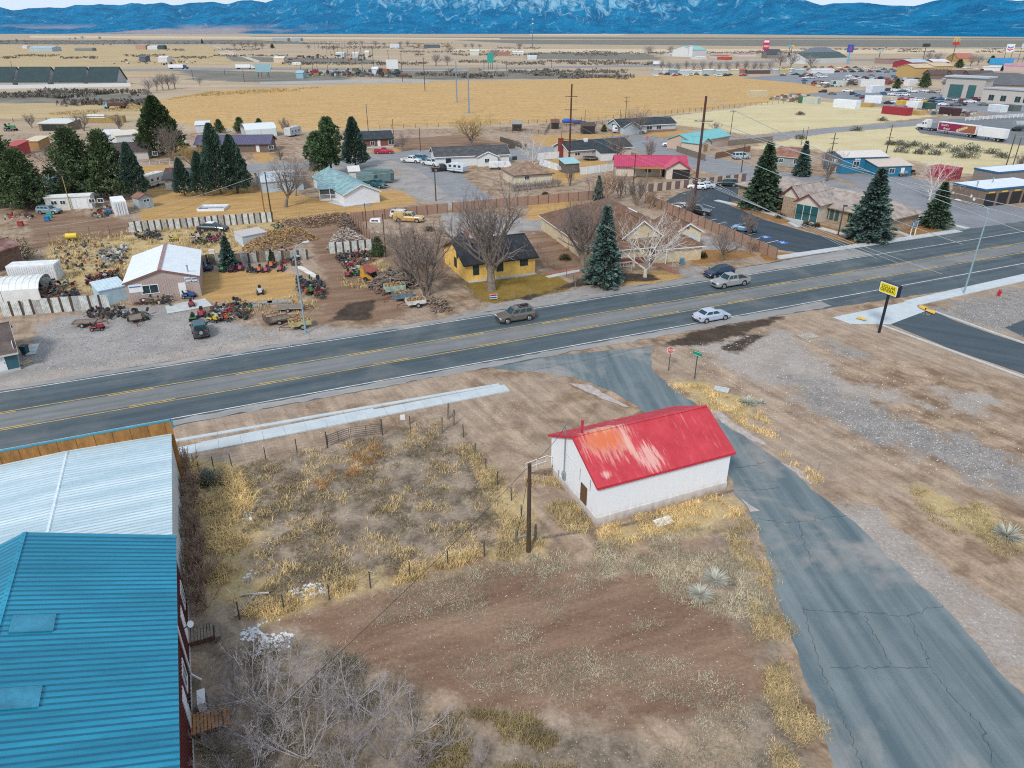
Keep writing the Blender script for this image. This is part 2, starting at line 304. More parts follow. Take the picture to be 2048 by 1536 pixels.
# ---------------------------------------------------------------- paved sheets
def asphalt(name, c1, c2, ang, tracks=True, cracks=.0, dust=.0):
    m, nt, b = newmat(name); pos = nod(nt, 'ShaderNodeNewGeometry').outputs['Position']
    al = nod(nt, 'ShaderNodeMapping', vector_type='TEXTURE', i_Vector=pos, i_Rotation=(0, 0, ang), i_Scale=(28, 1.1, 1)).outputs[0]
    c = mixc(nt, rng(nt, noise(nt, al, 1.0, 5, .6), .35, .65), c1, c2)
    c = mixc(nt, rng(nt, noise(nt, pos, .35, 6, .65), .5, .75, 0, .35), c, tuple(x * 1.35 for x in c2))
    g = rng(nt, noise(nt, pos, 14, 3, .7), .3, .7, .88, 1.12); c = mixc(nt, 1.0, c, nod(nt, 'ShaderNodeCombineColor', i_0=g, i_1=g, i_2=g).outputs[0], 'MULTIPLY')
    if dust: c = mixc(nt, rng(nt, noise(nt, pos, .12, 6, .6, .5), .52, .68, 0, dust), c, (.40, .35, .31))
    nt.links.new(c, b.inputs['Base Color']); b.inputs['Roughness'].default_value = .85; b.inputs['Specular IOR Level'].default_value = .3
    bn = nod(nt, 'ShaderNodeBump', i_Strength=.25, i_Distance=.02, i_Height=noise(nt, pos, 30, 3)); nt.links.new(bn.outputs[0], b.inputs['Normal'])
    return m
def ragged(pts, step, amp, seed=1):      # close outline resampled with small irregularities
    rd = random.Random(seed); out = []
    for a, b in zip(pts, pts[1:] + pts[:1]):
        a = Vector(a); b = Vector(b); d = b - a; n = max(1, int(d.length / step)); nn = Vector((-d.y, d.x)).normalized()
        for k in range(n): out.append(tuple(a + d * (k / n) + nn * (rd.gauss(0, amp) if k else 0)))
    return out
def sheet(name, pts, z, mat, world=False, amp=0.0, step=1.0, kind='structure'):
    P = [tuple(p) for p in pts] if world else gp(pts)
    if amp: P = ragged(P, step, amp, len(name))
    from mathutils.geometry import tessellate_polygon
    v = [(x, y, z) for x, y in P]; t = tessellate_polygon([[Vector((x, y, 0)) for x, y in P]])
    t = [q if (P[q[1]][0]-P[q[0]][0])*(P[q[2]][1]-P[q[0]][1]) - (P[q[1]][1]-P[q[0]][1])*(P[q[2]][0]-P[q[0]][0]) > 0 else (q[0], q[2], q[1]) for q in t]
    return tag(raw(name, v, t, mat), kind=kind)
def rp(t, s): return tuple((RU * t + Vector((-RN.x, -RN.y, 0)) * s)[:2])    # along / across the highway
S_TW, S_Y1, S_Y2, S_BW = 79.15, 74.2, 70.2, 66.2
A_LANE = asphalt('asphalt_lane', (.052, .077, .092), (.098, .124, .138), ROAD, dust=.18)
A_MID = asphalt('asphalt_centre', (.15, .16, .163), (.215, .22, .22), ROAD, dust=.2)
A_OLD = asphalt('asphalt_old', (.092, .132, .15), (.185, .22, .228), head((1560, 1000), (1930, 1536)), dust=.75)
A_NEW = asphalt('asphalt_new', (.050, .072, .090), (.075, .098, .115), R(-30))
A_ST = asphalt('asphalt_street', (.20, .205, .215), (.27, .275, .285), R(20), dust=.3)
STRIPW = M((.62, .62, .60), .8, .25, 1.0, name='stripe_white'); STRIPY = M((.58, .38, .09), .8, .25, 1.0, name='stripe_yellow')
sheet('road', [rp(-160, 64.6), rp(60, 64.6), rp(92, 62.2), rp(260, 60.5), rp(260, 83), rp(118, 84.6), rp(78, 82.8), rp(40, 80.6), rp(-160, 80.3)], .012, A_LANE, True, .10, 1.2)
sheet('road_centre', [rp(-160, S_Y2 + .3), rp(260, S_Y2 + .3), rp(260, S_Y1 - .3), rp(-160, S_Y1 - .3)], .018, A_MID, True, .06, 1.5)
A_SHO = asphalt('asphalt_shoulder', (.24, .24, .235), (.33, .32, .305), ROAD, dust=.7)
sheet('road_shoulder', [rp(-160, 64.7), rp(35, 64.7), rp(75, 63.9), rp(75, S_BW - .35), rp(-160, S_BW - .35)], .017, A_SHO, True, .12, 1.0)
sheet('road_shoulder', [rp(-160, 79.5), rp(100, 79.5), rp(100, 83.4), rp(78, 82.4), rp(40, 80.6), rp(-160, 80.2)], .017, A_SHO, True, .12, 1.0)
def strip(name, t0, t1, s, wd, z, mat):
    return sheet(name, [rp(t0, s - wd/2), rp(t1, s - wd/2), rp(t1, s + wd/2), rp(t0, s + wd/2)], z, mat, True)
for nm, s, wd, mt in (('road_edge_line', S_TW, .14, STRIPW), ('road_edge_line', S_BW, .15, STRIPW), ('road_lane_line', S_Y1, .13, STRIPY), ('road_lane_line', S_Y2, .13, STRIPY)):
    strip(nm, -160, 260, s, wd, .024, mt)
for k in range(-12, 20):
    strip('road_lane_dash', k * 12.2, k * 12.2 + 4.2, S_Y1 - .32, .13, .024, STRIPY); strip('road_lane_dash', k * 12.2 + 2, k * 12.2 + 6.2, S_Y2 + .32, .13, .024, STRIPY)
# side road running towards the camera on the right, with its flared mouth
sheet('side_road', [(960, 728), (1310, 690), (1300, 712), (1306, 740), (1345, 778), (1420, 830), (1500, 882), (1570, 930), (1690, 1030), (1800, 1130), (1900, 1225), (2048, 1390), (2150, 1520), (2330, 1750), (1760, 1750), (1668, 1536), (1600, 1330), (1540, 1130), (1500, 1030), (1468, 975), (1440, 900), (1330, 850), (1275, 812), (1225, 783), (1150, 756), (1060, 743), (990, 738)], .008, A_OLD, False, .13, .9)
for pl in ([(1420, 820), (1440, 822), (1475, 850), (1530, 885), (1533, 893), (1500, 880), (1455, 852)], [(1560, 925), (1590, 932), (1630, 962), (1622, 970)], [(1480, 995), (1500, 1010), (1520, 1022), (1500, 1024)], [(1130, 765), (1180, 770), (1260, 815), (1210, 800)]):
    sheet('road_patch', pl, .020, M((.42, .37, .34), .9, .2, 1.5), False, .1, .6)
CRK = M((.06, .068, .072), .95, .3, 4)
def crack(pts, w_=.05, seed=1):
    rd = random.Random(seed); P = [G(*p) for p in pts]; Q = []
    for a, b in zip(P, P[1:]):
        n = max(2, int((b - a).length / .22))
        Q += [a.lerp(b, k / n) + Vector((rd.gauss(0, .07), rd.gauss(0, .07), 0)) for k in range(n)]
    Q.append(P[-1]); mb = MB()
    for a, b in zip(Q, Q[1:]):
        d = (b - a).normalized(); nn = Vector((-d.y, d.x, 0)) * w_ * rd.uniform(.12, .42)
        mb.face([(a - nn).to_tuple()[:2] + (.024,), (b - nn).to_tuple()[:2] + (.024,), (b + nn).to_tuple()[:2] + (.024,), (a + nn).to_tuple()[:2] + (.024,)])
    tag(mb.build('road_crack', CRK), kind='structure')
for i, c in enumerate(([(1468, 937), (1500, 932), (1530, 925)], [(1470, 980), (1500, 982), (1560, 976)], [(1512, 1037), (1580, 1046), (1640, 1038), (1695, 1031)], [(1605, 1220), (1700, 1224), (1815, 1230), (1885, 1210)], [(1660, 1336), (1780, 1334), (1862, 1336)],
        [(1815, 1228), (1840, 1285), (1862, 1336), (1900, 1390), (1960, 1450), (1990, 1536)], [(1728, 1228), (1760, 1290), (1780, 1330)], [(1606, 1215), (1640, 1330), (1680, 1420), (1726, 1536)], [(1595, 1040), (1610, 1090), (1625, 1130)], [(1310, 690), (1200, 715), (1060, 742)], [(1140, 640), (1180, 660), (1230, 655)], [(1260, 600), (1300, 640), (1290, 655)])):
    crack(c, .045, i)
# pale concrete pavement with its kerb, left of the side road
def strip_slab(name, a, b, wd, z0, z1, mat, label=None, joints=0.0):
    A, B = G(*a), G(*b); d = (B - A); L = d.length; d.normalize(); nn = Vector((-d.y, d.x, 0)); mb = MB(); x = 0.0; gap = .02
    st = joints or L
    while x < L - .05:
        x1 = min(L, x + st); p = A + d * x; q = A + d * (x1 - gap)
        mb.prism([tuple(p[:2]), tuple(q[:2]), tuple((q + nn * wd)[:2]), tuple((p + nn * wd)[:2])], z0, z1); x = x1
    return tag(mb.build(name, mat), kind='structure')
WCON = M((.50, .55, .57), .85, .07, .9, bump=.1, name='new_concrete')
strip_slab('sidewalk', (345, 916), (1020, 783), 1.5, -.1, .13, WCON, joints=1.9)
strip_slab('kerb', (345, 886), (1000, 772), .45, -.1, .11, WCON, joints=3.8)
sheet('sidewalk_apron', [(400, 886), (745, 818), (770, 832), (440, 898)], .10, WCON)
# store driveway on the right with concrete apron and kerbs
sheet('driveway', [(1812, 660), (1870, 622), (1838, 640), (1790, 645), (1782, 652), (2300, 850), (2300, 730), (2048, 685), (1960, 655), (1890, 628), (1850, 612)][0:0] or [(1780, 648), (1860, 618), (1905, 640), (1985, 668), (2300, 770), (2300, 850), (2048, 748), (1900, 697)], .016, A_NEW)
sheet('sidewalk_apron', [(1665, 635), (1830, 600), (1835, 614), (1860, 619), (1780, 649), (1700, 648)], .020, WCON)
strip_slab('sidewalk', (1833, 612), (2300, 505), 1.9, -.1, .12, WCON, joints=2.0)
strip_slab('kerb', (1826, 602), (2300, 495), .5, -.1, .10, WCON, joints=4)
for a, b in (((1745, 645), (2300, 850)), ((1862, 622), (2060, 692))): strip_slab('kerb', a, b, .25, -.1, .13, CONC)
YEL = M((.72, .42, .05), .7, .15, 2)
for pl in ([(1840, 611), (1856, 617), (1850, 622), (1836, 616)], [(1718, 634), (1734, 641), (1730, 643), (1712, 638)], [(1850, 618), (1872, 624), (1868, 630), (1848, 622)]): sheet('kerb_paint', pl, .135, YEL)
sheet('parking_lot', [(2010, 655), (2048, 640), (2300, 600), (2300, 705), (2060, 680)], .02, A_NEW)
# clinic parking lot, its pavement and lawn walks
sheet('parking_lot', [(1318, 410), (1362, 385), (1420, 372), (1520, 362), (1500, 400), (1445, 405), (1530, 440), (1705, 490), (1622, 508), (1560, 500), (1440, 460)], .014, asphalt('asphalt_sealed', (.038, .055, .072), (.058, .078, .096), R(-40)))
for a, b in (((1326, 400), (1300, 390)), ((1372, 388), (1335, 378)), ((1445, 378), (1412, 371)), ((1480, 376), (1450, 369)), ((1386, 437), (1416, 431)), ((1402, 444), (1434, 438)), ((1420, 451), (1453, 444)), ((1482, 474), (1510, 467)), ((1500, 480), (1520, 476)), ((1530, 487), (1556, 481)), ((1405, 408), (1430, 416))):
    A, B = G(*a), G(*b); d = (B - A).normalized(); nn = Vector((-d.y, d.x, 0)) * .09
    sheet('parking_line', [tuple(p[:2]) for p in (A - nn, B - nn, B + nn, A + nn)], .022, STRIPW, True)
BLU = M((.02, .16, .50), .7, .1, 2)
for c in ((1531, 474), (1565, 485)):
    g = G(*c); sheet('parking_symbol', [tuple((g + RU * x + RN * y)[:2]) for x, y in ((-.8, -.8), (.8, -.8), (.8, .8), (-.8, .8))], .022, BLU, True)
    mb = MB(); q = [g + RU * x + RN * y for x, y in ((-.1, .6), (.1, .6), (.1, -.6), (-.1, -.6))]; mb.face([(p.x, p.y, .026) for p in q][::-1])
    q = [g + RU * x + RN * y for x, y in ((-.1, -.05), (-.1, .15), (-.55, .5), (-.6, .3))]; mb.face([(p.x, p.y, .0265) for p in q]); q = [g + RU * x + RN * y for x, y in ((.1, -.1), (.5, -.3), (.5, -.1), (.1, .1))]; mb.face([(p.x, p.y, .0265) for p in q])
    tag(mb.build('parking_symbol_mark', STRIPW), kind='structure')
strip_slab('sidewalk', (1560, 519), (1925, 464), 1.6, -.1, .12, CONC, joints=2.4)
strip_slab('sidewalk', (1500, 418), (1740, 488), 1.4, -.1, .12, CONC, joints=2.4)
strip_slab('sidewalk', (1428, 402), (1500, 418), 1.4, -.1, .12, CONC, joints=2.4)
strip_slab('path', (1755, 452), (1822, 476), 1.2, -.1, .10, CONC, joints=2)
strip_slab('sidewalk', (1790, 425), (1930, 458), 1.3, -.1, .12, CONC, joints=2.4)
sheet('path', [(1575, 445), (1602, 436), (1630, 448), (1592, 455)], .03, CONC)
# back streets
sheet('street', [(745, 310), (830, 300), (900, 300), (1120, 292), (1150, 306), (1085, 318), (905, 325), (935, 360), (1000, 410), (955, 420), (900, 395), (840, 340), (790, 322)], .010, A_ST, False, .15, 2)
sheet('street', [(1110, 285), (1260, 270), (1300, 272), (1420, 312), (1530, 340), (1640, 352), (1800, 400), (1960, 462), (2100, 440), (2100, 470), (1930, 475), (1780, 430), (1640, 378), (1520, 372), (1400, 340), (1330, 318), (1230, 290)], .009, A_ST, False, .15, 2)
sheet('street', [(1290, 280), (1480, 276), (1660, 256), (1850, 240), (2100, 222), (2100, 236), (1850, 250), (1660, 266), (1500, 286), (1400, 296), (1330, 300)], .011, A_ST, False, .2, 2)
sheet('truck_lot', [(1830, 256), (1900, 238), (2000, 236), (2300, 240), (2300, 318), (2048, 290), (1940, 280), (1840, 266)], .013, asphalt('asphalt_lot', (.13, .14, .155), (.19, .20, .21), R(0)))
sheet('street', [(330, 345), (480, 330), (560, 325), (640, 325), (745, 312), (760, 322), (650, 335), (560, 338), (400, 352)], .010, A_ST, False, .15, 2)
sheet('highway', [(-400, 137.5), (300, 137.5), (520, 135), (900, 135.5), (1100, 133), (1260, 130), (1600, 119), (2300, 114), (2300, 117), (1600, 123), (1300, 133), (1100, 136.5), (900, 140), (520, 139), (300, 141), (-400, 141.5)], .10, A_ST)
sheet('path', [(424, 92), (430, 92), (520, 122), (516, 126)], .10, M((.50, .44, .36), .9, .1, .1))
sheet('path', [(520, 164), (770, 158), (860, 160), (860, 166), (700, 166), (520, 170)], .06, M((.36, .34, .31), .9, .1, .1))
# brick and concrete garden walks
BRK = M((.36, .15, .10), .9, .2, 6, name='brick_paving')
for a, b, wd, mt in (((1098, 556), (1165, 542), 1.0, CONC), ((1092, 549), (1180, 536), .9, BRK), ((1362, 547), (1322, 528), 1.1, BRK), ((938, 566), (1074, 548), 1.0, CONC), ((1365, 492), (1402, 482), 3, CONC)): strip_slab('path', a, b, wd, -.1, .035, mt)
sheet('path', [(670, 400), (655, 405), (690, 414), (745, 406), (745, 402), (690, 410)], .03, CONC)
# mountains: a range beyond the plain
def fbm(x, y, oct=6, seed=0):
    rs = np.random.RandomState(seed); out = np.zeros_like(x); a = 1.0
    for o_ in range(oct):
        f = 2.0 ** o_; gx = x * f; gy = y * f; ix = np.floor(gx).astype(int); iy = np.floor(gy).astype(int); fx = gx - ix; fy = gy - iy
        fx = fx * fx * (3 - 2 * fx); fy = fy * fy * (3 - 2 * fy); T = rs.rand(256, 256)
        h = lambda i, j: T[i % 256, j % 256]
        out += a * ((h(ix, iy) * (1-fx) + h(ix+1, iy) * fx) * (1-fy) + (h(ix, iy+1) * (1-fx) + h(ix+1, iy+1) * fx) * fy - .5); a *= .5
    return out
def make_mountains():
    sx = [-700, -300, 0, 12, 35, 65, 100, 140, 162, 190, 217, 250, 275, 300, 335, 355, 375, 390, 435, 460, 490, 512, 539, 572, 640, 720, 800, 900, 1000, 1100, 1200, 1300, 1400, 1500, 1570, 1606, 1636, 1656, 1711, 1748, 1816, 1856, 1883, 1981, 2016, 2048, 2200, 2500, 3000]
    sy = [8, 10, 15, 11, 18, 18, 16, 15, 10, 11, 9, 10, 5, 10, 7, 14, 12, 6, 1, 5, 0, 0, 7, -4, -14, -22, -18, -40, -46, -40, -44, -38, -32, -24, -8, 0, 9, 5, 6, 9, 12, 4, 0, 0, 5, 1, -5, 0, 5]
    fx_, fy_ = [-700, 0, 300, 600, 1024, 1400, 2048, 3000], [63, 63.5, 64.5, 65.5, 66.5, 68, 74.5, 76]
    nx, nd = 900, 90; px = np.linspace(-700, 3000, nx)
    ridge = np.interp(px, sx, sy) ; foot = np.interp(px, fx_, fy_)
    rf = np.minimum(33 * FPX / CP ** 2 / (foot - 62.0), 10000.0); az = (px - 1024) / FPX * CP
    t = np.linspace(0, 1, nd)[:, None]
    dist = rf[None, :] + t * 4200.0
    X = az[None, :] * dist; Y = dist.copy()
    # ridge line at t=.62
    rr = rf + .62 * 4200; top = (62 - ridge) / FPX * rr * CP ** 2 + 33
    prof = np.where(t < .62, (t / .62) ** 1.55, 1 - ((t - .62) / .38) ** 1.3 * .8)
    gul = np.abs(fbm(X / 900 + 7, Y / 2200, 6, 3)); n2 = fbm(X / 500, Y / 500, 5, 5)
    Z = top[None, :] * prof * (1 + (n2 * .20 - gul * .62 + .12) * np.clip(t * 4, 0, 1) * np.clip((.66 - t) * 7, .12, 1)) - 3.0
    Z = np.maximum(Z, -3.0); Z[0, :] = -6
    v = np.stack([X, Y, Z], -1).reshape(-1, 3); i = np.arange(nd - 1)[:, None] * nx + np.arange(nx - 1)[None, :]
    f = np.stack([i, i + 1, i + nx + 1, i + nx], -1).reshape(-1, 4)
    m, nt, b = newmat('mountain_haze_blue'); o = raw('mountains', v, f, m); tag(o, kind='structure')
    pos = nod(nt, 'ShaderNodeNewGeometry').outputs['Position']; z = nod(nt, 'ShaderNodeSeparateXYZ', i_0=pos)
    n1 = noise(nt, pos, .0035, 8, .7, .4); c = mixc(nt, rng(nt, n1, .4, .6), (.0, .105, .25), (.002, .19, .385))  # blue of the distant haze put into the slope colour
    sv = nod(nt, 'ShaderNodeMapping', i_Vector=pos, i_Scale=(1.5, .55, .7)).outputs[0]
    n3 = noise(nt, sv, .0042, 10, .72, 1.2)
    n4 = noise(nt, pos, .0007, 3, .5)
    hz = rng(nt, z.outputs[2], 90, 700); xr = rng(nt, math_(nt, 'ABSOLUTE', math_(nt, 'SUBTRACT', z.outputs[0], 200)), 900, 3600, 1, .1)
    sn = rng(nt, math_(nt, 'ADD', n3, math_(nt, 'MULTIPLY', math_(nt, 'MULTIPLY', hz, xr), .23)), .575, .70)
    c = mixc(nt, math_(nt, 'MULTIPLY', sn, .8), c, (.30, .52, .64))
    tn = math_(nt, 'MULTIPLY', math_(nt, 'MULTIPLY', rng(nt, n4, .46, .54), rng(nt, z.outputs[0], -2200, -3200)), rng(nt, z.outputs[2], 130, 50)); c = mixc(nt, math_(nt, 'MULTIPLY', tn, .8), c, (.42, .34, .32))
    bn = nod(nt, 'ShaderNodeBump', i_Strength=1.0, i_Distance=60.0, i_Height=noise(nt, pos, .006, 6, .7)); nt.links.new(bn.outputs[0], b.inputs['Normal'])
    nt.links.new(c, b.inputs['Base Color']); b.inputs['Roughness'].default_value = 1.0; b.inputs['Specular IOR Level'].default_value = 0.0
make_mountains()
# ---------------------------------------------------------------- buildings
def inner(poly, k): return poly
class House:
    def __init__(s, name, label, cat, A, B, depth, eave, rise, ridge, wall, roof, feats=(), over=.4, rib=0.0, base=None, fascia=None, group=None, world=False, ribm=None):
        A = Vector(A) if world else G(*A); B = Vector(B) if world else G(*B)
        d = B - A; s.L = L = d.length; s.rz = math.atan2(d.y, d.x); d.normalize(); s.A = A; nn = Vector((-d.y, d.x, 0))
        if isinstance(depth, tuple): depth = (G(depth[0], depth[1], depth[2]) - A).dot(nn)
        s.D = D = depth; s.eave = eave
        s.root = t = thing(name, label, cat, A, s.rz, group); s.n = 0
        mb = MB(); e = eave; r = rise; RM = 2 if ribm else None
        if ridge == 'x':
            mb.loft([[(0, 0, 0), (0, D, 0), (0, D, e), (0, D/2, e + r), (0, 0, e)], [(L, 0, 0), (L, D, 0), (L, D, e), (L, D/2, e + r), (L, 0, e)]])
        elif ridge == 'y':
            mb.loft([[(0, 0, 0), (0, 0, e), (L/2, 0, e + r), (L, 0, e), (L, 0, 0)], [(0, D, 0), (0, D, e), (L/2, D, e + r), (L, D, e), (L, D, 0)]])
        elif ridge == 'shed':
            mb.loft([[(0, 0, 0), (0, D, 0), (0, D, e + r), (0, 0, e)], [(L, 0, 0), (L, D, 0), (L, D, e + r), (L, 0, e)]])
        else: mb.box(0, 0, 0, L, D, e)
        mats = [wall]
        if base: mb.box(-.06, -.06, -.1, L + .06, D + .06, base[1], 1); mats.append(base[0])
        mb.build('wall', mats, t)
        o = over; f = fascia or roof; rb = MB(); th = .14; up = th * .9
        if ridge == 'x':
            k = r / (D/2); ze = e - o * k + up; zr = e + r + up
            rb.slab((-o, -o, ze), (L+o, -o, ze), (L+o, D/2, zr), (-o, D/2, zr), th, 0, rib, rm=RM); rb.slab((L+o, D+o, ze), (-o, D+o, ze), (-o, D/2, zr), (L+o, D/2, zr), th, 0, rib, rm=RM)
            for x in (-o - .03, L + o): 
                for y0, y1 in ((-o, D/2), (D+o, D/2)): rb.loft([[(x, y0, ze - th - .06), (x + .03, y0, ze - th - .06), (x + .03, y0, ze + .02), (x, y0, ze + .02)], [(x, y1, zr - th - .06), (x + .03, y1, zr - th - .06), (x + .03, y1, zr + .02), (x, y1, zr + .02)]], 1)
            rb.box(-o, -o - .03, ze - th - .06, L + o, -o - .001, ze, 1)
            rb.box(-o, D/2 - .12, zr - .02, L + o, D/2 + .12, zr + .03)
        elif ridge == 'y':
            k = r / (L/2); ze = e - o * k + up; zr = e + r + up
            rb.slab((-o, -o, ze), (-o, D+o, ze), (L/2, D+o, zr), (L/2, -o, zr), th, 0, rib, rm=RM); rb.slab((L+o, D+o, ze), (L+o, -o, ze), (L/2, -o, zr), (L/2, D+o, zr), th, 0, rib, rm=RM)
            for x0, x1 in ((-o, L/2), (L+o, L/2)):
                for y in (-o - .03, D + o): rb.loft([[(x0, y, ze - th - .06), (x0, y + .03, ze - th - .06), (x0, y + .03, ze + .02), (x0, y, ze + .02)], [(x1, y, zr - th - .06), (x1, y + .03, zr - th - .06), (x1, y + .03, zr + .02), (x1, y, zr + .02)]], 1)
            rb.box(L/2 - .12, -o, zr - .02, L/2 + .12, D + o, zr + .03)
        elif ridge == 'hip':
            m_ = min(L, D) / 2; k = r / m_; ze = e - o * k + up; zr = e + r + up
            if L >= D: P, Q = (m_, D/2, zr), (L - m_ + .01, D/2, zr)
            else: P, Q = (L/2, m_, zr), (L/2, D - m_ + .01, zr)
            a, b, c, d_ = (-o, -o, ze), (L+o, -o, ze), (L+o, D+o, ze), (-o, D+o, ze)
            fs = [(a, b, Q, P), (b, c, Q), (c, d_, P, Q), (d_, a, P)] if L >= D else [(a, b, P), (b, c, Q, P), (c, d_, Q), (d_, a, P, Q)]
            for q in fs: rb.face(q)
            rb.loft([[(x, y, ze - .16) for x, y, _ in (a, b, c, d_)], [(x, y, ze - .003) for x, y, _ in (a, b, c, d_)]], 1)
        elif ridge == 'shed':
            k = r / D; ze = e - o * k + up; zr = e + r + o * k + up
            rb.slab((-o, -o, ze), (L+o, -o, ze), (L+o, D+o, zr), (-o, D+o, zr), th, 0, rib)
        elif ridge == 'flat':
            rb.box(-o, -o, e, L+o, D+o, e + max(.2, r), 1); rb.box(.25 - o, .25 - o, e + .1, L - .25 + o, D - .25 + o, e + max(.2, r) + .004, 0)
        s.roof = rb.build('roof', [roof, f] + ([ribm] if ribm else []), t)
        for ft in feats: s.feat(*ft)
    def sb(s, mb, side, a, b, z0, z1, o0, o1, m=0):
        L, D = s.L, s.D
        if side == 'f': mb.box(a, -o1, z0, b, -o0, z1, m)
        elif side == 'b': mb.box(a, D + o0, z0, b, D + o1, z1, m)
        elif side == 'l': mb.box(-o1, a, z0, -o0, b, z1, m)
        else: mb.box(L + o0, a, z0, L + o1, b, z1, m)
    def feat(s, kind, side, c, z0, w_, h, col=None):
        a, b = c - w_/2, c + w_/2; z1 = z0 + h; mb = MB()
        if kind == 'w':
            k = .09
            for q in ((a - k, b + k, z0 - k, z0), (a - k, b + k, z1, z1 + k), (a - k, a, z0, z1), (b, b + k, z0, z1), ((a+b)/2 - .03, (a+b)/2 + .03, z0, z1)): s.sb(mb, side, q[0], q[1], q[2], q[3], -.02, .06)
            wd = mb.build('window', col or WHITE, s.root); p = MB(); s.sb(p, side, a, b, z0, z1, -.03, .025); p.build('pane', GLS, wd)
        elif kind == 'd':
            s.sb(mb, side, a, b, z0, z1, -.02, .05); dr = mb.build('door', col or WHITE, s.root); p = MB(); s.sb(p, side, b - .16, b - .08, z0 + h * .45, z0 + h * .5, .05, .1); p.build('handle', DKSTEEL, dr)
        elif kind == 'g':
            n = 4
            for i in range(n): s.sb(mb, side, a, b, z0 + h * i / n, z0 + h * (i + 1) / n - .03, -.02, .05)
            s.sb(mb, side, a, b, z0, z1, -.02, .03); mb.build('garage_door', col or WHITE, s.root)
        elif kind == 'v': s.sb(mb, side, a, b, z0, z1, -.02, .04); mb.build('vent', col or DKSTEEL, s.root)
        elif kind == 's': s.sb(mb, side, a, b, z0, z1, -.01, .05); return mb.build('sign_board', col or WHITE, s.root)
        elif kind == 'o': s.sb(mb, side, a, b, z0, z1, -.02, .015); mb.build('opening_panel', col or BLK, s.root)  # flat panel on the wall; black ones paint the shade inside open bays
        elif kind == 't': s.sb(mb, side, a, b, z0, z1, -.02, .08); mb.build('trim', col or WHITE, s.root)
    def chimney(s, x, y, z, w_=.6, h=1.2, m=None):
        mb = MB(); mb.box(x - w_/2, y - w_/2, z, x + w_/2, y + w_/2, z + h); mb.box(x - w_/2 - .06, y - w_/2 - .06, z + h, x + w_/2 + .06, y + w_/2 + .06, z + h + .1); return mb.build('chimney', m or M((.30, .12, .09), .9, .2, 5), s.roof)
    def vent(s, x, y, z, h=.5, r=.09):
        mb = MB(); mb.tube((x, y, z), (x, y, z + h), r, r, 8); mb.tube((x, y, z + h), (x, y, z + h + .08), r * 1.5, r * 1.5, 8); return mb.build('vent_pipe', STEEL, s.roof)
SHG = lambda c: M(c, .9, .28, .8, bump=.3, bscale=12, isl=0, name='shingles')
def text(parent, name, s, size, loc, rz, mat, ext=.015, tilt=math.pi/2, sx=1.0):
    cu = bpy.data.curves.new(name, 'FONT'); cu.body = s; cu.size = size; cu.extrude = ext; cu.align_x = 'CENTER'; cu.align_y = 'CENTER'
    o = bpy.data.objects.new(name, cu); COL.objects.link(o); bpy.context.view_layer.update()
    me = bpy.data.meshes.new_from_object(o.evaluated_get(bpy.context.evaluated_depsgraph_get())); bpy.data.objects.remove(o); me.name = name
    me.materials.clear(); me.materials.append(mat)
    q = bpy.data.objects.new(name, me); COL.objects.link(q); q.parent = parent; q.location = loc; q.rotation_euler = (tilt, 0, rz); q.scale = (sx, 1, 1)
    return q
# ---------------------------------------------------------------- vehicles
CK = {  # length, width, height, belt profile, cabin (rear base, rear top, front top, front base), wheel radius, axles
 'sedan': (4.95, 1.86, 1.48, [(0, .72), (.03, .98), (.17, 1.02), (.68, .98), (.93, .80), (1, .58)], (.13, .27, .56, .74), .33, (.21, .80)),
 'hatch': (4.4, 1.78, 1.50, [(0, .75), (.03, 1.02), (.3, 1.0), (.72, .98), (.94, .80), (1, .58)], (.02, .14, .52, .76), .32, (.18, .81)),
 'suv': (4.95, 1.95, 1.76, [(0, .80), (.02, 1.12), (.5, 1.12), (.70, 1.10), (.95, .98), (1, .70)], (.02, .07, .58, .72), .38, (.19, .80)),
 'jeep': (4.0, 1.75, 1.82, [(0, .85), (.02, 1.12), (.6, 1.12), (.97, 1.06), (1, .8)], (.02, .05, .58, .64), .40, (.2, .80)),
 'pickup': (5.85, 1.98, 1.86, [(0, .62), (.01, .72), (.36, .72), (.365, 1.16), (.70, 1.16), (.96, 1.06), (1, .72)], (.37, .40, .62, .72), .40, (.19, .81)),
 'van': (5.1, 1.95, 1.95, [(0, .85), (.02, 1.1), (.8, 1.1), (.97, .92), (1, .7)], (.02, .05, .68, .84), .36, (.2, .8)),
 'wagon': (4.7, 1.8, 1.62, [(0, .78), (.02, 1.06), (.5, 1.06), (.68, 1.04), (.95, .92), (1, .62)], (.02, .08, .56, .70), .35, (.2, .8))}
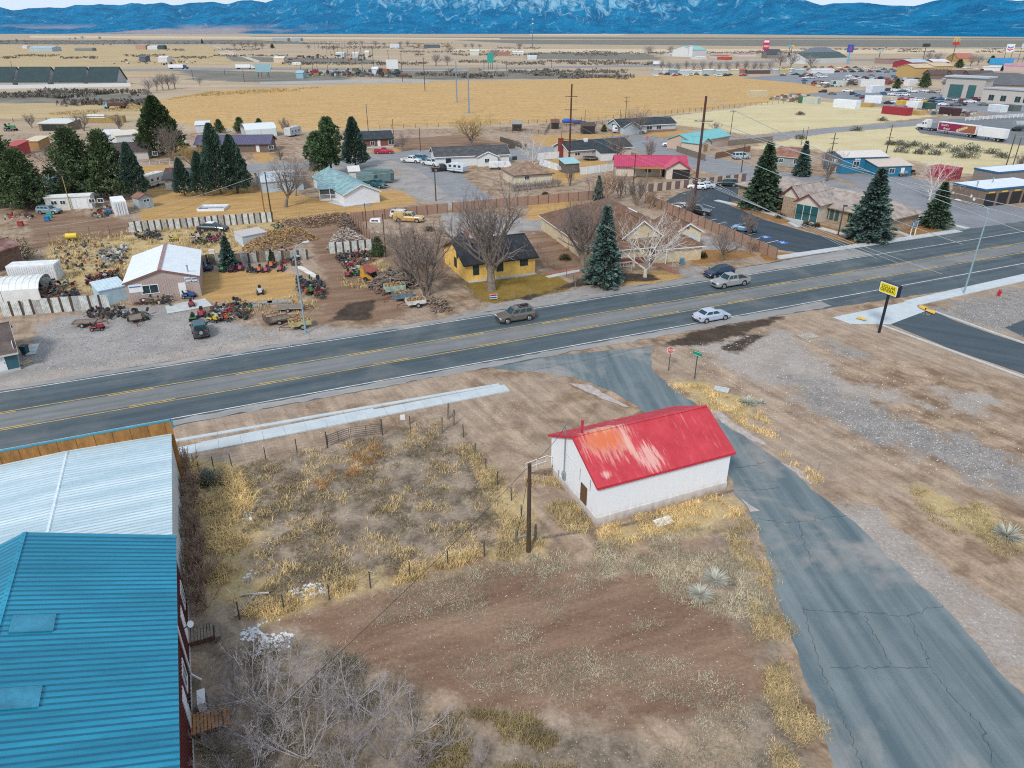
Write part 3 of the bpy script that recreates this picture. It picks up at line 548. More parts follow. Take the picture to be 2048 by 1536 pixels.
def car(kind, col, loc, rz, label, cat='car', detail=1, group=None, name=None, sc=1.0, cap=False, rack=False, dark=None):
    L, W, H, belt, cab, wr, ax = CK[kind]; pm = paint(col); gm = glass((.012, .045, .058)); zb = wr * .75; hw = W / 2  # teal window reflections put into the glass colour
    nm = name or {'pickup': 'pickup_truck', 'jeep': 'jeep', 'suv': 'suv', 'van': 'van', 'wagon': 'station_wagon', 'hatch': 'hatchback'}.get(kind, 'sedan')
    if nm == 'jeep': nm = 'off_road_car'
    X = lambda f: f * L - L / 2
    rs = []
    fs = sorted(set([b[0] for b in belt] + [.08, .2, .4, .6, .8, .88]))
    def ring(f):
        zt = np.interp(f, [b[0] for b in belt], [b[1] for b in belt]); e = min(f, 1 - f); k = hw * (1 - .13 * max(0, (1 - e / .10)) ** 2); z0 = zb + .12 * max(0, 1 - e / .06)
        return [(X(f), y * k, z) for y, z in ((-.93, z0), (-1, z0 + .16), (-1, zt - .16), (-.9, zt), (.9, zt), (1, zt - .16), (1, z0 + .16), (.93, z0))]
    b = MB(); b.loft([ring(f) for f in fs])
    zt0 = lambda f: float(np.interp(f, [q[0] for q in belt], [q[1] for q in belt]))
    a0, a1, a2, a3 = cab; z0, z1 = zt0(a0 + .02) - .02, zt0(a3) - .02; bw, tw = hw * .90, hw * .74
    zz = max(z0, z1) if kind != 'sedan' else None
    lo = [(X(a0), -bw, z0), (X(a3), -bw, z1), (X(a3), bw, z1), (X(a0), bw, z0)]; hi = [(X(a1), -tw, H - .05), (X(a2), -tw, H - .06), (X(a2), tw, H - .06), (X(a1), tw, H - .05)]
    top = [(X(a1 + .02), -tw * .86, H), (X(a2 - .03), -tw * .86, H), (X(a2 - .03), tw * .86, H), (X(a1 + .02), tw * .86, H)]
    b.loft([lo, hi, top])
    if kind == 'pickup':
        for y0, y1 in ((-hw, -hw + .09), (hw - .09, hw)): b.box(X(.005), y0, .6, X(.37), y1, 1.16)
        b.box(X(.003), -hw + .09, .6, X(.017), hw - .09, 1.15)
    if cap: b.loft([[(X(.01), -hw*.97, 1.16), (X(.37), -hw*.97, 1.16), (X(.37), hw*.97, 1.16), (X(.01), hw*.97, 1.16)], [(X(.02), -hw*.85, 1.8), (X(.37), -hw*.85, 1.84), (X(.37), hw*.85, 1.84), (X(.02), hw*.85, 1.8)]])
    # glass quads a little proud of the cabin
    def q(c00, c10, c11, c01, u0, u1, v0, v1, out):
        c = [Vector(p) for p in (c00, c10, c11, c01)]; n = (c[1]-c[0]).cross(c[3]-c[0]).normalized() * out
        P = lambda u, v: c[0].lerp(c[1], u).lerp(c[3].lerp(c[2], u), v) + n
        return [P(u0, v0), P(u1, v0), P(u1, v1), P(u0, v1)]
    gl = [('windshield', [q(lo[1], lo[2], hi[2], hi[1], .06, .94, .12, .94, .015)]), ('rear_window', [q(lo[3], lo[0], hi[0], hi[3], .08, .92, .2, .9, .015)])]
    n_side = 3 if kind in ('suv', 'wagon', 'van') else 2
    for c in ((lo[0], lo[1], hi[1], hi[0]), (lo[2], lo[3], hi[3], hi[2])):
        for k in range(n_side): gl.append(('side_window', [q(*c, .06 + k * .88 / n_side, .06 + (k + 1) * .88 / n_side - .05, .22, .92, .015)]))
    wl = []
    for f in ax:
        for sy in (-1, 1): wl.append((X(f), sy))
    if detail == 0:
        for n_, qs in gl:
            for p in qs: b.face(p, 1)
        for x, sy in wl: b.tube((x, sy * (hw - .2), wr), (x, sy * (hw + .02), wr), wr, wr, 8, 2)
        o = b.build(nm, [pm, gm, RUB], None, loc, rz); o.scale = (sc,) * 3
        return tag(o, label, cat, group)
    t = thing(nm, label, cat, loc, rz, group); t.scale = (sc,) * 3
    body = b.build('body', [pm], t)
    mod = body.modifiers.new('bev', 'BEVEL'); mod.width = .035; mod.segments = 2; mod.limit_method = 'ANGLE'; mod.angle_limit = R(25)
    for n_, qs in gl:
        g = MB(); 
        for p in qs: g.face(p)
        g.build(n_, gm, t)
    for x, sy in wl:
        a = MB(); a.tube((x, sy * (hw - .3), wr + .02), (x, sy * (hw + .012), wr + .02), wr + .07, wr + .07, 16); a.build('wheel_arch', BLK, t)
        wh = MB(); wh.tube((x, sy * (hw - .22), wr), (x, sy * (hw + .035), wr), wr, wr, 18); wo = wh.build('wheel', RUB, t)
        r = MB(); r.tube((x, sy * (hw + .03), wr), (x, sy * (hw + .045), wr), wr * .64, wr * .6, 12)
        for k in range(5): r.obox((0, 0), .01, .01, 0, .01, 0)if False else None
        ro = r.build('rim', RIM, wo); h = MB(); h.tube((x, sy * (hw + .045), wr), (x, sy * (hw + .055), wr), wr * .18, wr * .18, 8); h.build('hub_cap', DKSTEEL, wo)
    for sy in (-1, 1):
        l = MB(); zl = zt0(.96) - .14; l.obox((X(.975), sy * hw * .68), .16, hw * .42, zl - .12, zl + .04); l.build('headlight', M((.75, .78, .8), .15, .05, 3, name='lamp_glass'), t)
        l = MB(); zl = (1.0 if kind == 'pickup' else zt0(.04)) - .06; l.obox((X(.012), sy * hw * (.94 if kind == 'pickup' else .78)), .09, hw * (.1 if kind == 'pickup' else .3), zl - .22, zl - .02); l.build('tail_light', M((.35, .015, .015), .25, .1, 3, name='tail_lamp'), t)
        l = MB(); l.obox((X(a3 - .03), sy * (hw + .1)), .1, .22, z1 + .02, z1 + .17); l.build('wing_mirror', dark or pm, t)
    l = MB(); l.box(X(.975), -hw * .8, zb + .05, X(1) + .05, hw * .8, zb + .24); l.build('bumper', DKSTEEL if kind != 'pickup' else CHROME, t)
    l = MB(); l.box(X(0) - .06, -hw * .85, zb + .08, X(.02), hw * .85, zb + .28); l.build('bumper', DKSTEEL if kind != 'pickup' else CHROME, t)
    l = MB(); zl = zt0(.97) - .3; l.box(X(.99), -hw * .45, zl - .1, X(1) + .03, hw * .45, zl + .1); l.build('grille', BLK, t)
    l = MB(); l.box(X(0) - .075, -.26, zb + .3, X(0) - .055, .26, zb + .45); l.build('number_plate', WHITE, t)
    if kind == 'pickup' and not cap: l = MB(); l.box(X(.018), -hw + .095, .70, X(.366), hw - .095, 1.0); l.build('bed_liner', BLK, t)
    if kind == 'jeep':
        l = MB(); l.tube((X(0) - .06, 0, 1.0), (X(0) - .28, 0, 1.0), .38, .38, 18); sw = l.build('spare_wheel', RUB, t); r = MB(); r.tube((X(0) - .27, 0, 1.0), (X(0) - .295, 0, 1.0), .23, .22, 12); r.build('rim', RIM, sw)
        for sy in (-1, 1):
            for f in ax: l = MB(); l.box(X(f) - .5, sy * hw - .05, .80, X(f) + .5, sy * (hw + .1), .88); l.build('fender', BLK, t)
    if rack:
        l = MB()
        for sy in (-1, 1): l.tube((X(.12), sy * tw * .8, H + .07), (X(.52), sy * tw * .8, H + .07), .03)
        for f in (.2, .3, .4): l.box(X(f) - .03, -tw * .8, H + .02, X(f) + .03, tw * .8, H + .08)
        l.box(X(.14), -tw * .5, H + .06, X(.36), tw * .1, H + .16); l.build('roof_rack', BLK, t)
    return t
# ---------------------------------------------------------------- trees
def vrot(d, ang, az):
    d = d.normalized(); a = d.orthogonal().normalized(); b = d.cross(a)
    return (d * math.cos(ang) + (a * math.cos(az) + b * math.sin(az)) * math.sin(ang)).normalized()
def bare(seed, H, trunk=.28, r0=.22, levels=4, kids_=(5, 5, 5, 4), ang=(30, 55), up=.25, stems=1, lratio=.62, minr=.010, droop=0.0, spread0=12, first=.35, l1=None):
    rd = random.Random(seed); T = MB(); C = MB()
    def br(p, d, L, r, lv):
        n = 4 if lv < 2 else (3 if lv < 4 else 2); pts = [p]; rr = [r]
        for k in range(n):
            d = (d + Vector((rd.gauss(0, .10), rd.gauss(0, .10), rd.gauss(0, .06) + (up if lv else .05) * .22 - droop * .2))).normalized()
            p = p + d * (L / n); pts.append(p); rr.append(max(minr * .6, r * (1 - .62 * (k + 1) / n)))
        mbx = T if lv < 2 else C; sides = 7 if lv == 0 else (5 if lv == 1 else 3)
        for a, b, ra, rb in zip(pts, pts[1:], rr, rr[1:]): mbx.tube(a, b, ra, rb, sides, 0, False)
        if lv >= levels: return
        nk = kids_[min(lv, len(kids_) - 1)]
        for k in range(nk):
            f = (first if lv == 0 else .22) + (1 - (first if lv == 0 else .22)) * (k + rd.random() * .8) / nk
            f = min(.99, f); i = min(n - 1, int(f * n)); q = pts[i].lerp(pts[i + 1], f * n - i); rq = rr[i] + (rr[i+1] - rr[i]) * (f * n - i)
            dd = vrot(pts[i + 1] - pts[i], R(rd.uniform(*ang)), k * 2.4 + rd.uniform(-.7, .7) + seed)
            dd = (dd + Vector((0, 0, up))).normalized()
            br(q, dd, (H * l1 * rd.uniform(.6, 1.1) if l1 and lv == 0 else L * lratio * rd.uniform(.65, 1.15) * (1.15 - .45 * f)), max(minr, rq * rd.uniform(.5, .72)), lv + 1)
    for s_ in range(stems):
        d0 = vrot(Vector((0, 0, 1)), R(spread0 * (.3 + rd.random()) if stems > 1 else 2), s_ * 6.283 / stems + rd.random())
        br(Vector((rd.gauss(0, .12), rd.gauss(0, .12), -.1)) if stems > 1 else Vector((0, 0, -.1)), d0, H * trunk * (rd.uniform(.75, 1.1) if stems > 1 else 1), r0 * (rd.uniform(.6, 1) if stems > 1 else 1), 0)
    return T, C
def norm_h(T, C, H):
    zm = max(p[2] for p in T.v + C.v); k = H / zm
    for mb in (T, C): mb.v = [(x * k, y * k, z * k) for x, y, z in mb.v]
PROTO = {}
def bare_proto(key, name, bark, twig, H, **kw):
    T, C = bare(H=H, **kw); norm_h(T, C, H)
    r = thing(name, '', 'tree', (0, 0, -500)); T.build('trunk', bark, r); C.build('crown', twig, r); PROTO[key] = (r, H, kids(r), name)
def leafmesh(name, pts, dirs, ln, wd, mat, parent, rd, fold=.25):     # many small leaf clumps: each a bent two-triangle spray
    n = len(pts); P = np.array(pts); D = np.array(dirs); D /= np.linalg.norm(D, axis=1)[:, None] + 1e-9
    rs = np.random.RandomState(rd); A = np.cross(D, rs.normal(size=(n, 3))); A /= np.linalg.norm(A, axis=1)[:, None] + 1e-9; U = np.cross(D, A)
    l = (ln * rs.uniform(.6, 1.3, n))[:, None]; w_ = (wd * rs.uniform(.6, 1.3, n))[:, None]
    v = np.stack([P, P + D * l * .55 + A * w_ * .5 + U * w_ * fold, P + D * l, P + D * l * .55 - A * w_ * .5 + U * w_ * fold], 1).reshape(-1, 3)
    f = np.arange(n * 4).reshape(-1, 4)
    return raw(name, v, f, mat, parent)
def conifer_proto(key, name, H, rad, mat, seed, kind='spruce', bare_base=.06, n=9000):
    rd = np.random.RandomState(seed); r = thing(name, '', 'tree', (0, 0, -500)); T = MB(); T.tube((0, 0, -.2), (0, 0, H * .55), H * .022, H * .012, 8); T.tube((0, 0, H * .55), (0, 0, H * .97), H * .012, .02, 6)
    pts = []; dirs = []
    if kind == 'spruce':
        nb = int(230)
        for i in range(nb):
            f = (i + rd.rand()) / nb; f = 1 - (1 - f) ** 1.0; z = H * (bare_base + (1 - bare_base) * f ** .85); prof = (1 - f ** .85) * (.92 + .08 * math.sin(f * 20)) + .025
            if f < .06: prof *= .75 + f * 4
            az = i * 2.399 + rd.normal(0, .25); L = rad * prof * rd.uniform(.72, 1.12); el = .1 + .5 * f - .35 * (1 - f)
            d = np.array([math.cos(az) * math.cos(el * .6), math.sin(az) * math.cos(el * .6), math.sin(el * .6)])
            if L > .5: T.tube((0, 0, z), tuple(np.array([0, 0, z]) + d * L * .85), .03, .012, 3, 0, False)
            m_ = max(6, int(n / nb * (.25 + 1.5 * prof)))
            for k in range(m_):
                t = rd.uniform(.18, 1.0) ** .75; side = rd.normal(0, .16) * L * (1.15 - t); p = np.array([0, 0, z]) + d * L * t + np.array([-math.sin(az), math.cos(az), 0]) * side; p[2] += -.14 * L * t * t + rd.normal(0, .06) + .10 * L * max(0, t - .8)
                pts.append(p); dirs.append(d * .8 + np.array([-math.sin(az), math.cos(az), 0]) * np.sign(side) * .5 + rd.normal(0, .25, 3) + np.array([0, 0, .12]))
        ln, wd = .034 * H + .18, .022 * H + .08
    elif kind == 'cypress':
        for i in range(n):
            f = rd.rand() ** .8; z = H * (bare_base + (1 - bare_base) * f); pr = rad * (1 - f) ** .72 * min(1, .55 + f * 4.5); az = rd.rand() * 6.283
            lump = 1 + .14 * math.sin(az * 4 + z * 2.1 + seed) + .10 * math.sin(az * 7 - z * 3.7)
            q = pr * lump * (1 - .5 * rd.rand() ** 3)
            pts.append((q * math.cos(az), q * math.sin(az), z)); dirs.append((math.cos(az) * .8, math.sin(az) * .8, .75 + rd.normal(0, .3)))
        ln, wd = .032 * H + .14, .024 * H + .06
    else:   # clumped pine
        nc = 105
        for i in range(nc):
            f = (i + rd.rand()) / nc; z = H * (bare_base + (1 - bare_base) * f); pr = rad * ((1 - f) ** .8 * min(1, .5 + 3 * f) if rad > 4 else math.sin(math.pi * min(1, .22 + .74 * f)) ** .8) * rd.uniform(.35, 1.1); az = i * 2.399 + rd.normal(0, .4)
            c = np.array([pr * math.cos(az), pr * math.sin(az), z]); T.tube((0, 0, z - pr * .25), tuple(c), .05, .02, 3, 0, False); cs = rad * .21 * rd.uniform(.6, 1.4)
            for k in range(n // nc):
                u = rd.normal(0, 1, 3); u /= np.linalg.norm(u); pts.append(c + u * cs * np.array([1, 1, .6]) * rd.rand() ** .4); dirs.append(u + np.array([0, 0, .35]))
        ln, wd = .03 * H + .16, .02 * H + .05
    T.build('trunk', M((.10, .07, .05), .95, .3, 4), r)
    leafmesh('crown', pts, dirs, ln, wd, mat, r, seed); PROTO[key] = (r, H, kids(r), name)
def tree(key, base, top, label, group=None, wide=1.0, rz=None, h=None, cat='tree', loc=None):
    r, H, ks, nm = PROTO[key]; g = Vector(loc) if loc is not None else G(*base); hh = h or hgt(base, top); s = hh / H
    return tag(dup(r, g, rz if rz is not None else (base[0] * 1.37 + base[1]) % 6.28, (s * wide, s * wide, s), label, ks), cat=cat, group=group)
LEAF = lambda c, isl=.45: M(c, .8, .35, .5, isl=isl, name='foliage')
BARK = M((.20, .165, .135), .95, .3, 5); TWIG = M((.215, .175, .155), .95, .25, 1.5); TWIGR = M((.36, .25, .185), .95, .25, 1.5); PALE = M((.56, .53, .49), .9, .25, 2); GREYT = M((.30, .275, .265), .95, .25, 1.5); YTW = M((.38, .255, .085), .95, .25, 1.5)
bare_proto('cotton', 'bare_cottonwood', BARK, TWIG, 15, seed=3, trunk=.26, r0=.62, levels=5, kids_=(11, 8, 5, 4, 2), ang=(22, 58), up=.20, lratio=.58, minr=.010, first=.45, l1=.50)
bare_proto('maple', 'bare_tree', BARK, TWIG, 9, seed=11, trunk=.24, r0=.24, levels=5, kids_=(9, 7, 5, 4, 2), ang=(25, 62), up=.2, lratio=.58, minr=.008, first=.6, l1=.48)
bare_proto('multi', 'bare_tree', BARK, TWIG, 10, seed=5, trunk=.55, r0=.17, levels=4, kids_=(9, 7, 5, 3), ang=(25, 58), up=.2, stems=4, lratio=.50, minr=.009, first=.25, spread0=20)
bare_proto('birch', 'white_barked_tree', PALE, PALE, 12, seed=8, trunk=.22, r0=.24, levels=4, kids_=(9, 6, 4, 3), ang=(25, 68), up=.12, lratio=.60, minr=.012, first=.3, l1=.55)
bare_proto('willow', 'yellow_twigged_tree', BARK, YTW, 9, seed=21, trunk=.3, r0=.3, levels=5, kids_=(9, 7, 5, 4, 2), ang=(25, 62), up=.15, lratio=.60, minr=.012, first=.4, l1=.5)
bare_proto('redbush', 'bare_red_shrub', TWIGR, TWIGR, 3, seed=31, trunk=.55, r0=.05, levels=4, kids_=(6, 5, 4, 2), ang=(20, 45), up=.3, stems=9, lratio=.5, minr=.010, spread0=26)
bare_proto('bush', 'bare_shrub', GREYT, GREYT, 3.2, seed=41, trunk=.6, r0=.045, levels=4, kids_=(7, 6, 4, 2), ang=(20, 50), up=.2, stems=12, lratio=.5, minr=.007, spread0=34)
bare_proto('brush', 'bare_shrub', M((.46, .42, .41), .95, .2, 1.5), M((.38, .34, .34), .95, .3, 1.5), 3.6, seed=47, trunk=.8, r0=.035, levels=4, kids_=(6, 4, 3, 2), ang=(18, 48), up=.06, stems=8, lratio=.48, minr=.0055, spread0=58)
bare_proto('brushb', 'bare_shrub', M((.30, .265, .25), .95, .2, 1.5), M((.34, .30, .31), .95, .3, 1.5), 3.6, seed=53, trunk=.85, r0=.035, levels=4, kids_=(6, 5, 3, 2), ang=(15, 45), up=.1, stems=9, lratio=.44, minr=.005, spread0=46)
bare_proto('fartree', 'bare_tree', TWIG, GREYT, 9, seed=61, trunk=.35, r0=.3, levels=3, kids_=(9, 8, 6), ang=(25, 62), up=.2, lratio=.62, minr=.035, first=.45, l1=.5)
conifer_proto('spruce', 'spruce_tree', 12, 3.3, LEAF((.085, .145, .125)), 3, n=9000)
conifer_proto('greenspruce', 'fir_tree', 11, 3.6, LEAF((.06, .11, .06)), 5, n=9000)
conifer_proto('cypress', 'dark_conifer', 12, 3.4, LEAF((.06, .115, .085)), 7, 'cypress', .08, 8000)
conifer_proto('juniper', 'dark_juniper', 10, 4.6, LEAF((.075, .115, .045)), 9, 'pine', .10, 9000)
conifer_proto('pine', 'pine_tree', 13, 3.4, LEAF((.075, .13, .05)), 12, 'pine', .25, 9000)
conifer_proto('pyramid', 'juniper_tree', 13, 5.0, LEAF((.065, .105, .035)), 15, 'cypress', .03, 9000)
def blob(name, loc, rx, rz_, mat, label, cat='shrub', n=500, group=None, seed=1, ln=.28, wd=.1, ks=.5):   # low leafy or twiggy shrub
    rs = np.random.RandomState(seed); u = rs.normal(size=(n, 3)); u /= np.linalg.norm(u, axis=1)[:, None]; u[:, 2] = np.abs(u[:, 2]); q = rs.rand(n, 1) ** ks
    lump = 1 + .25 * np.sin(u[:, :1] * 5 + seed) * np.cos(u[:, 1:2] * 4)
    p = u * q * lump * np.array([rx, rx, rz_]); o = leafmesh(name, p, u + np.array([0, 0, .35]), ln, wd, mat, None, seed); o.location = loc
    return tag(o, label, cat, group)
# ---------------------------------------------------------------- poles, wires, fences
def upole(base, top, label, r=.16, arms=(), mat=None, arm=2.4, rz=0.0, group=None, name='utility_pole', h=None, cat='utility pole', extra=None):
    g = G(*base); h = h or hgt(base, top); t = thing(name, label, cat, g, rz, group); mb = MB(); mb.tube((0, 0, -.3), (0, 0, h), r, r * .72, 8); mb.build('pole', mat or WOODP, t)
    for z in arms:
        a = MB(); zz = h - z; a.box(-arm/2, -.16, zz - .07, arm/2, -.04, zz + .07); c = a.build('crossarm', WEATH if mat is None else mat, t)
        for x in (-.46, -.2, .2, .46): i = MB(); i.tube((x * arm, -.1, zz + .07), (x * arm, -.1, zz + .25), .045, .03, 6); i.build('insulator', M((.25, .3, .32), .3, .1), c)
    if extra: 
        c = MB(); c.tube((.35, 0, h - extra - .9), (.35, 0, h - extra), .24, .24, 10); c.build('transformer', M((.42, .44, .45), .5, .1), t)
    t['h'] = h; return t
def wire(a, b, sag, label, r=.022, mat=None, n=14, group=None):
    a, b = Vector(a), Vector(b); pts = [a.lerp(b, k / n) - Vector((0, 0, sag * 4 * (k / n) * (1 - k / n))) for k in range(n + 1)]
    mb = MB(); mb.path(pts, r, 4); return tag(mb.build('overhead_wire', mat or WIRE), label, 'wire', group)
WIRE = M((.34, .38, .40), .6, .1, 1); DWIRE = M((.03, .03, .03), .7, .1, 1)
def wfence(name, label, pts, h, post, wires=(.4, .7, 1.0), step=None, mat=None, pr=.035, cat='fence', group=None, wm=None, world=False, wr=.008):
    P = [Vector(p) if world else G(*p) for p in pts]
    if step:
        Q = []
        for a, b in zip(P, P[1:]):
            n = max(1, round((b - a).length / step)); Q += [a.lerp(b, k / n) for k in range(n)]
        P = Q + [P[-1]]
    t = thing(name, label, cat, P[0], 0, group); o = P[0]; rd = random.Random(int(o.x * 7))
    for p in P[:100]:
        mb = MB(); q = p - o; k = rd.uniform(.92, 1.06); mb.tube((q.x, q.y, -.1), (q.x + rd.gauss(0, .03), q.y + rd.gauss(0, .03), h * k), pr, pr * .9, 5); mb.build('post', post, t)
    if wires:
        mb = MB()
        for z in wires:
            for a, b in zip(P, P[1:]): mb.tube(a - o + Vector((0, 0, z)), b - o + Vector((0, 0, z)), wr, wr, 3)
        mb.build('wire', wm or DKSTEEL, t)
    return t
PWH, PDK, PGY = M((.58, .60, .58), .7, .25, 1.5), M((.09, .065, .05), .9, .3, 2), M((.40, .40, .38), .8, .25, 2)
def pfence(name, label, a, b, h, cols, step, th=.05, posts=None, cat='fence', z0=.02, wav=0.0, world=False, lean=0.0):   # solid panel fence, every panel a part
    A, B = (Vector(a), Vector(b)) if world else (G(*a), G(*b)); d = B - A; L = d.length; rz = math.atan2(d.y, d.x); t = thing(name, label, cat, A, rz); n = max(1, round(L / step)); rd = random.Random(n + int(L))
    n = min(n, 100); st = L / n; X_ = 0.0
    for k in range(n):
        m = cols[k % len(cols)]; mb = MB(); hh = h * (1 + rd.uniform(-wav, wav)); ws = st * ((.5 if m is PDK else 1.5) if wav else 1); x0, X_ = X_, X_ + ws
        mb.box(x0, 0, z0, x0 + ws - .015, th, hh)
        x = x0 + .12
        while wav and x < x0 + ws - .08: mb.box(x, -.02, z0, x + .05, 0, hh - .02); x += .2
        o = mb.build('panel', m, t); o.rotation_euler.x = rd.gauss(0, lean)
    if posts:
        for k in range(0, n + 1, posts[0]): mb = MB(); mb.obox((k * st, -.05), .09, .09, 0, h + .08); mb.build('post', posts[1], t)
    return t
# ---------------------------------------------------------------- the white shed with the red roof
def hgtw(X, Y, yt):
    lo, hi = 0.0, 60.0
    for _ in range(40):
        m = (lo + hi) / 2
        if pix((X, Y, m))[1] > yt: lo = m
        else: hi = m
    return lo
def red_roof():
    m, nt, b = newmat('worn_red_metal'); t = nod(nt, 'ShaderNodeTexCoord').outputs['Object']
    st = nod(nt, 'ShaderNodeMapping', i_Vector=t, i_Scale=(5, .5, .5)).outputs[0]; n = noise(nt, st, 1.0, 7, .7, .3); n2 = noise(nt, t, .8, 5, .6)
    c = mixc(nt, rng(nt, n2, .35, .65), (.45, .028, .042), (.55, .048, .066))
    def spot(cx, cy, rx, ry, amp):
        p = nod(nt, 'ShaderNodeMapping', i_Vector=t, i_Location=(-cx / rx, -cy / ry, 0), i_Scale=(1 / rx, 1 / ry, 0)).outputs[0]
        L = nod(nt, 'ShaderNodeVectorMath', operation='LENGTH', i_0=p).outputs['Value']
        return rng(nt, math_(nt, 'ADD', L, math_(nt, 'MULTIPLY', math_(nt, 'SUBTRACT', n, .5), amp)), 1.3, .65)
    c = mixc(nt, math_(nt, 'MULTIPLY', spot(2.3, 3.1, 1.75, 1.35, 4.6), .7), c, (.70, .40, .32))
    c = mixc(nt, math_(nt, 'MULTIPLY', spot(2.2, 3.25, 1.35, 1.0, 4.2), .85), c, (.62, .13, .03))
    c = mixc(nt, math_(nt, 'MULTIPLY', spot(4.9, 1.0, .75, 1.0, 5.5), .75), c, (.70, .44, .38))
    c = mixc(nt, math_(nt, 'MULTIPLY', spot(3.9, 2.4, .28, 1.9, 3.0), .8), c, (.70, .42, .34))
    c = mixc(nt, math_(nt, 'MULTIPLY', spot(2.5, 4.6, 1.6, .8, 3.0), .8), c, (.72, .40, .30))
    c = mixc(nt, math_(nt, 'MULTIPLY', spot(.9, .55, .3, .3, 3.0), .8), c, (.70, .42, .38))
    sp = rng(nt, n, .58, .70, 0, .55); c = mixc(nt, sp, c, (.62, .30, .32))
    nt.links.new(c, b.inputs['Base Color']); b.inputs['Roughness'].default_value = .6; return m
def stained(col, z0, z1, dirt, dirt2):    # wall paint that is dirty near its foot, with streaks
    m, nt, b = newmat('weathered_wall'); t = nod(nt, 'ShaderNodeTexCoord').outputs['Object']; z = nod(nt, 'ShaderNodeSeparateXYZ', i_0=t).outputs[2]
    st = nod(nt, 'ShaderNodeMapping', i_Vector=t, i_Scale=(2.2, 2.2, .6)).outputs[0]; n = noise(nt, st, 1.3, 7, .7)
    k = rng(nt, math_(nt, 'ADD', z, math_(nt, 'MULTIPLY', math_(nt, 'SUBTRACT', n, .5), 1.2)), z1, z0)
    d = mixc(nt, rng(nt, noise(nt, t, 1.6, 5), .45, .6), dirt, dirt2)
    c = mixc(nt, rng(nt, n, .3, .7), tuple(x * .94 for x in col), col); c = mixc(nt, math_(nt, 'MULTIPLY', k, .8), c, d)
    nt.links.new(c, b.inputs['Base Color']); b.inputs['Roughness'].default_value = .85; return m
hm = (G(1192, 1053) + G(1105, 945)) / 2; shed_rise = hgtw(hm.x, hm.y, 874) - 3.65
S = House('shed', 'white shed with rust-patched red metal roof beside the side road', 'shed', (1192, 1053), (1450, 980), 7.72, 3.65, shed_rise, 'x', stained((.80, .82, .84), .35, 1.15, (.52, .42, .34), (.70, .66, .62)), red_roof(), over=.22, rib=.76, base=(stained((.66, .64, .61), -.1, .95, (.26, .15, .10), (.46, .30, .23)), .8), fascia=M((.50, .03, .05), .6, .1))
WOODD = M((.13, .065, .028), .85, .3, 3, stretch=(8, 8, .8), name='door_wood')
S.feat('d', 'l', 2.05, .45, .95, 1.95, WOODD)
def prt(nm, mat, par, fn): mb = MB(); fn(mb); return mb.build(nm, mat, par)
for y_ in (1.17, 2.77): prt('crack', BLK, S.root, lambda m: m.box(-.012, y_ - .02, 2.4, .0, y_ + .02, 3.45))
prt('hatch', M((.66, .67, .68), .8, .1), S.root, lambda m: (m.box(-.03, 4.2, 3.4, .0, 5.3, 3.5), m.box(-.03, 3.3, 3.3, 0, 3.8, 3.36)))
prt('meter_box', STEEL, S.root, lambda m: (m.box(-.2, 5.0, 1.0, 0, 5.35, 1.7), m.tube((-.28, 5.17, 1.5), (-.2, 5.17, 1.5), .13, .13, 10)))
prt('service_mast', STEEL, S.root, lambda m: (m.tube((-.12, 5.17, 1.6), (-.12, 5.17, shed_rise + 4.2), .045), m.box(-.2, 4.9, shed_rise + 3.9, -.1, 5.3, shed_rise + 3.98)))
prt('stove_pipe', M((.45, .03, .05), .6, .2), S.roof, lambda m: (m.tube((.9, 4.4, shed_rise + 3.1), (.9, 4.4, shed_rise + 4.5), .1, .1, 10), m.tube((.9, 4.4, shed_rise + 4.5), (.9, 4.4, shed_rise + 4.6), .14, .14, 10)))
prt('electric_conduit', STEEL, S.root, lambda m: m.tube((-.05, 6.2, .1), (-.05, 6.2, 1.2), .04))
# concrete steps by its far corner
g = G(1078, 948); t = thing('concrete_steps', 'tan concrete steps with a white pipe rail beside the shed', 'steps', g, R(-12))
mb = MB(); 
for k in range(5): mb.box(-1.1 + k * .36, -.1, 0, 1.1, 1.15, .2 * (k + 1))
mb.build('flight', M((.44, .35, .27), .9, .15, 1.5), t)
prt('handrail', WHITE, t, lambda m: (m.path([(-1.1, -.05, 0), (-1.1, -.05, .95), (.6, -.05, 1.9), (1.05, -.05, 1.9), (1.05, -.05, 1)], .025), m.tube((-.2, -.05, .5), (-.2, -.05, 1.42), .02), m.tube((-1.1, -.05, .5), (.6, -.05, 1.4), .02)))
def flat(name, label, cat, c, sx, sy, rz, mat, h=.08, tilt=0.0, group=None):
    g = G(*c); mb = MB(); n = 5
    for i in range(n): mb.box(-sx/2 + i * sx/n, -sy/2, 0, -sx/2 + (i + 1) * sx/n - .01, sy/2, h * (1 + .25 * (i % 2)))
    o = mb.build(name, mat, None, g + Vector((0, 0, .03)), rz); o.rotation_euler.x = tilt; return tag(o, label, cat, group)
flat('broken_sheet', 'white broken panel lying in straw near the shed wall', 'panel', (1327, 1045), 1.5, .75, R(24), WHITE, .1, .12)
flat('timber', 'weathered timber lying along the foot of the shed wall', 'timber', (1295, 1040), 4.5, .14, R(20), WEATH, .12)
flat('timber', 'grey pole lying on straw between utility pole and shed', 'timber', (1140, 1068), 5, .13, R(14), WEATH, .12)
flat('timber', 'dark board against the far end of the shed wall', 'timber', (1440, 990), 2.6, .16, R(24), WEATH, .12)
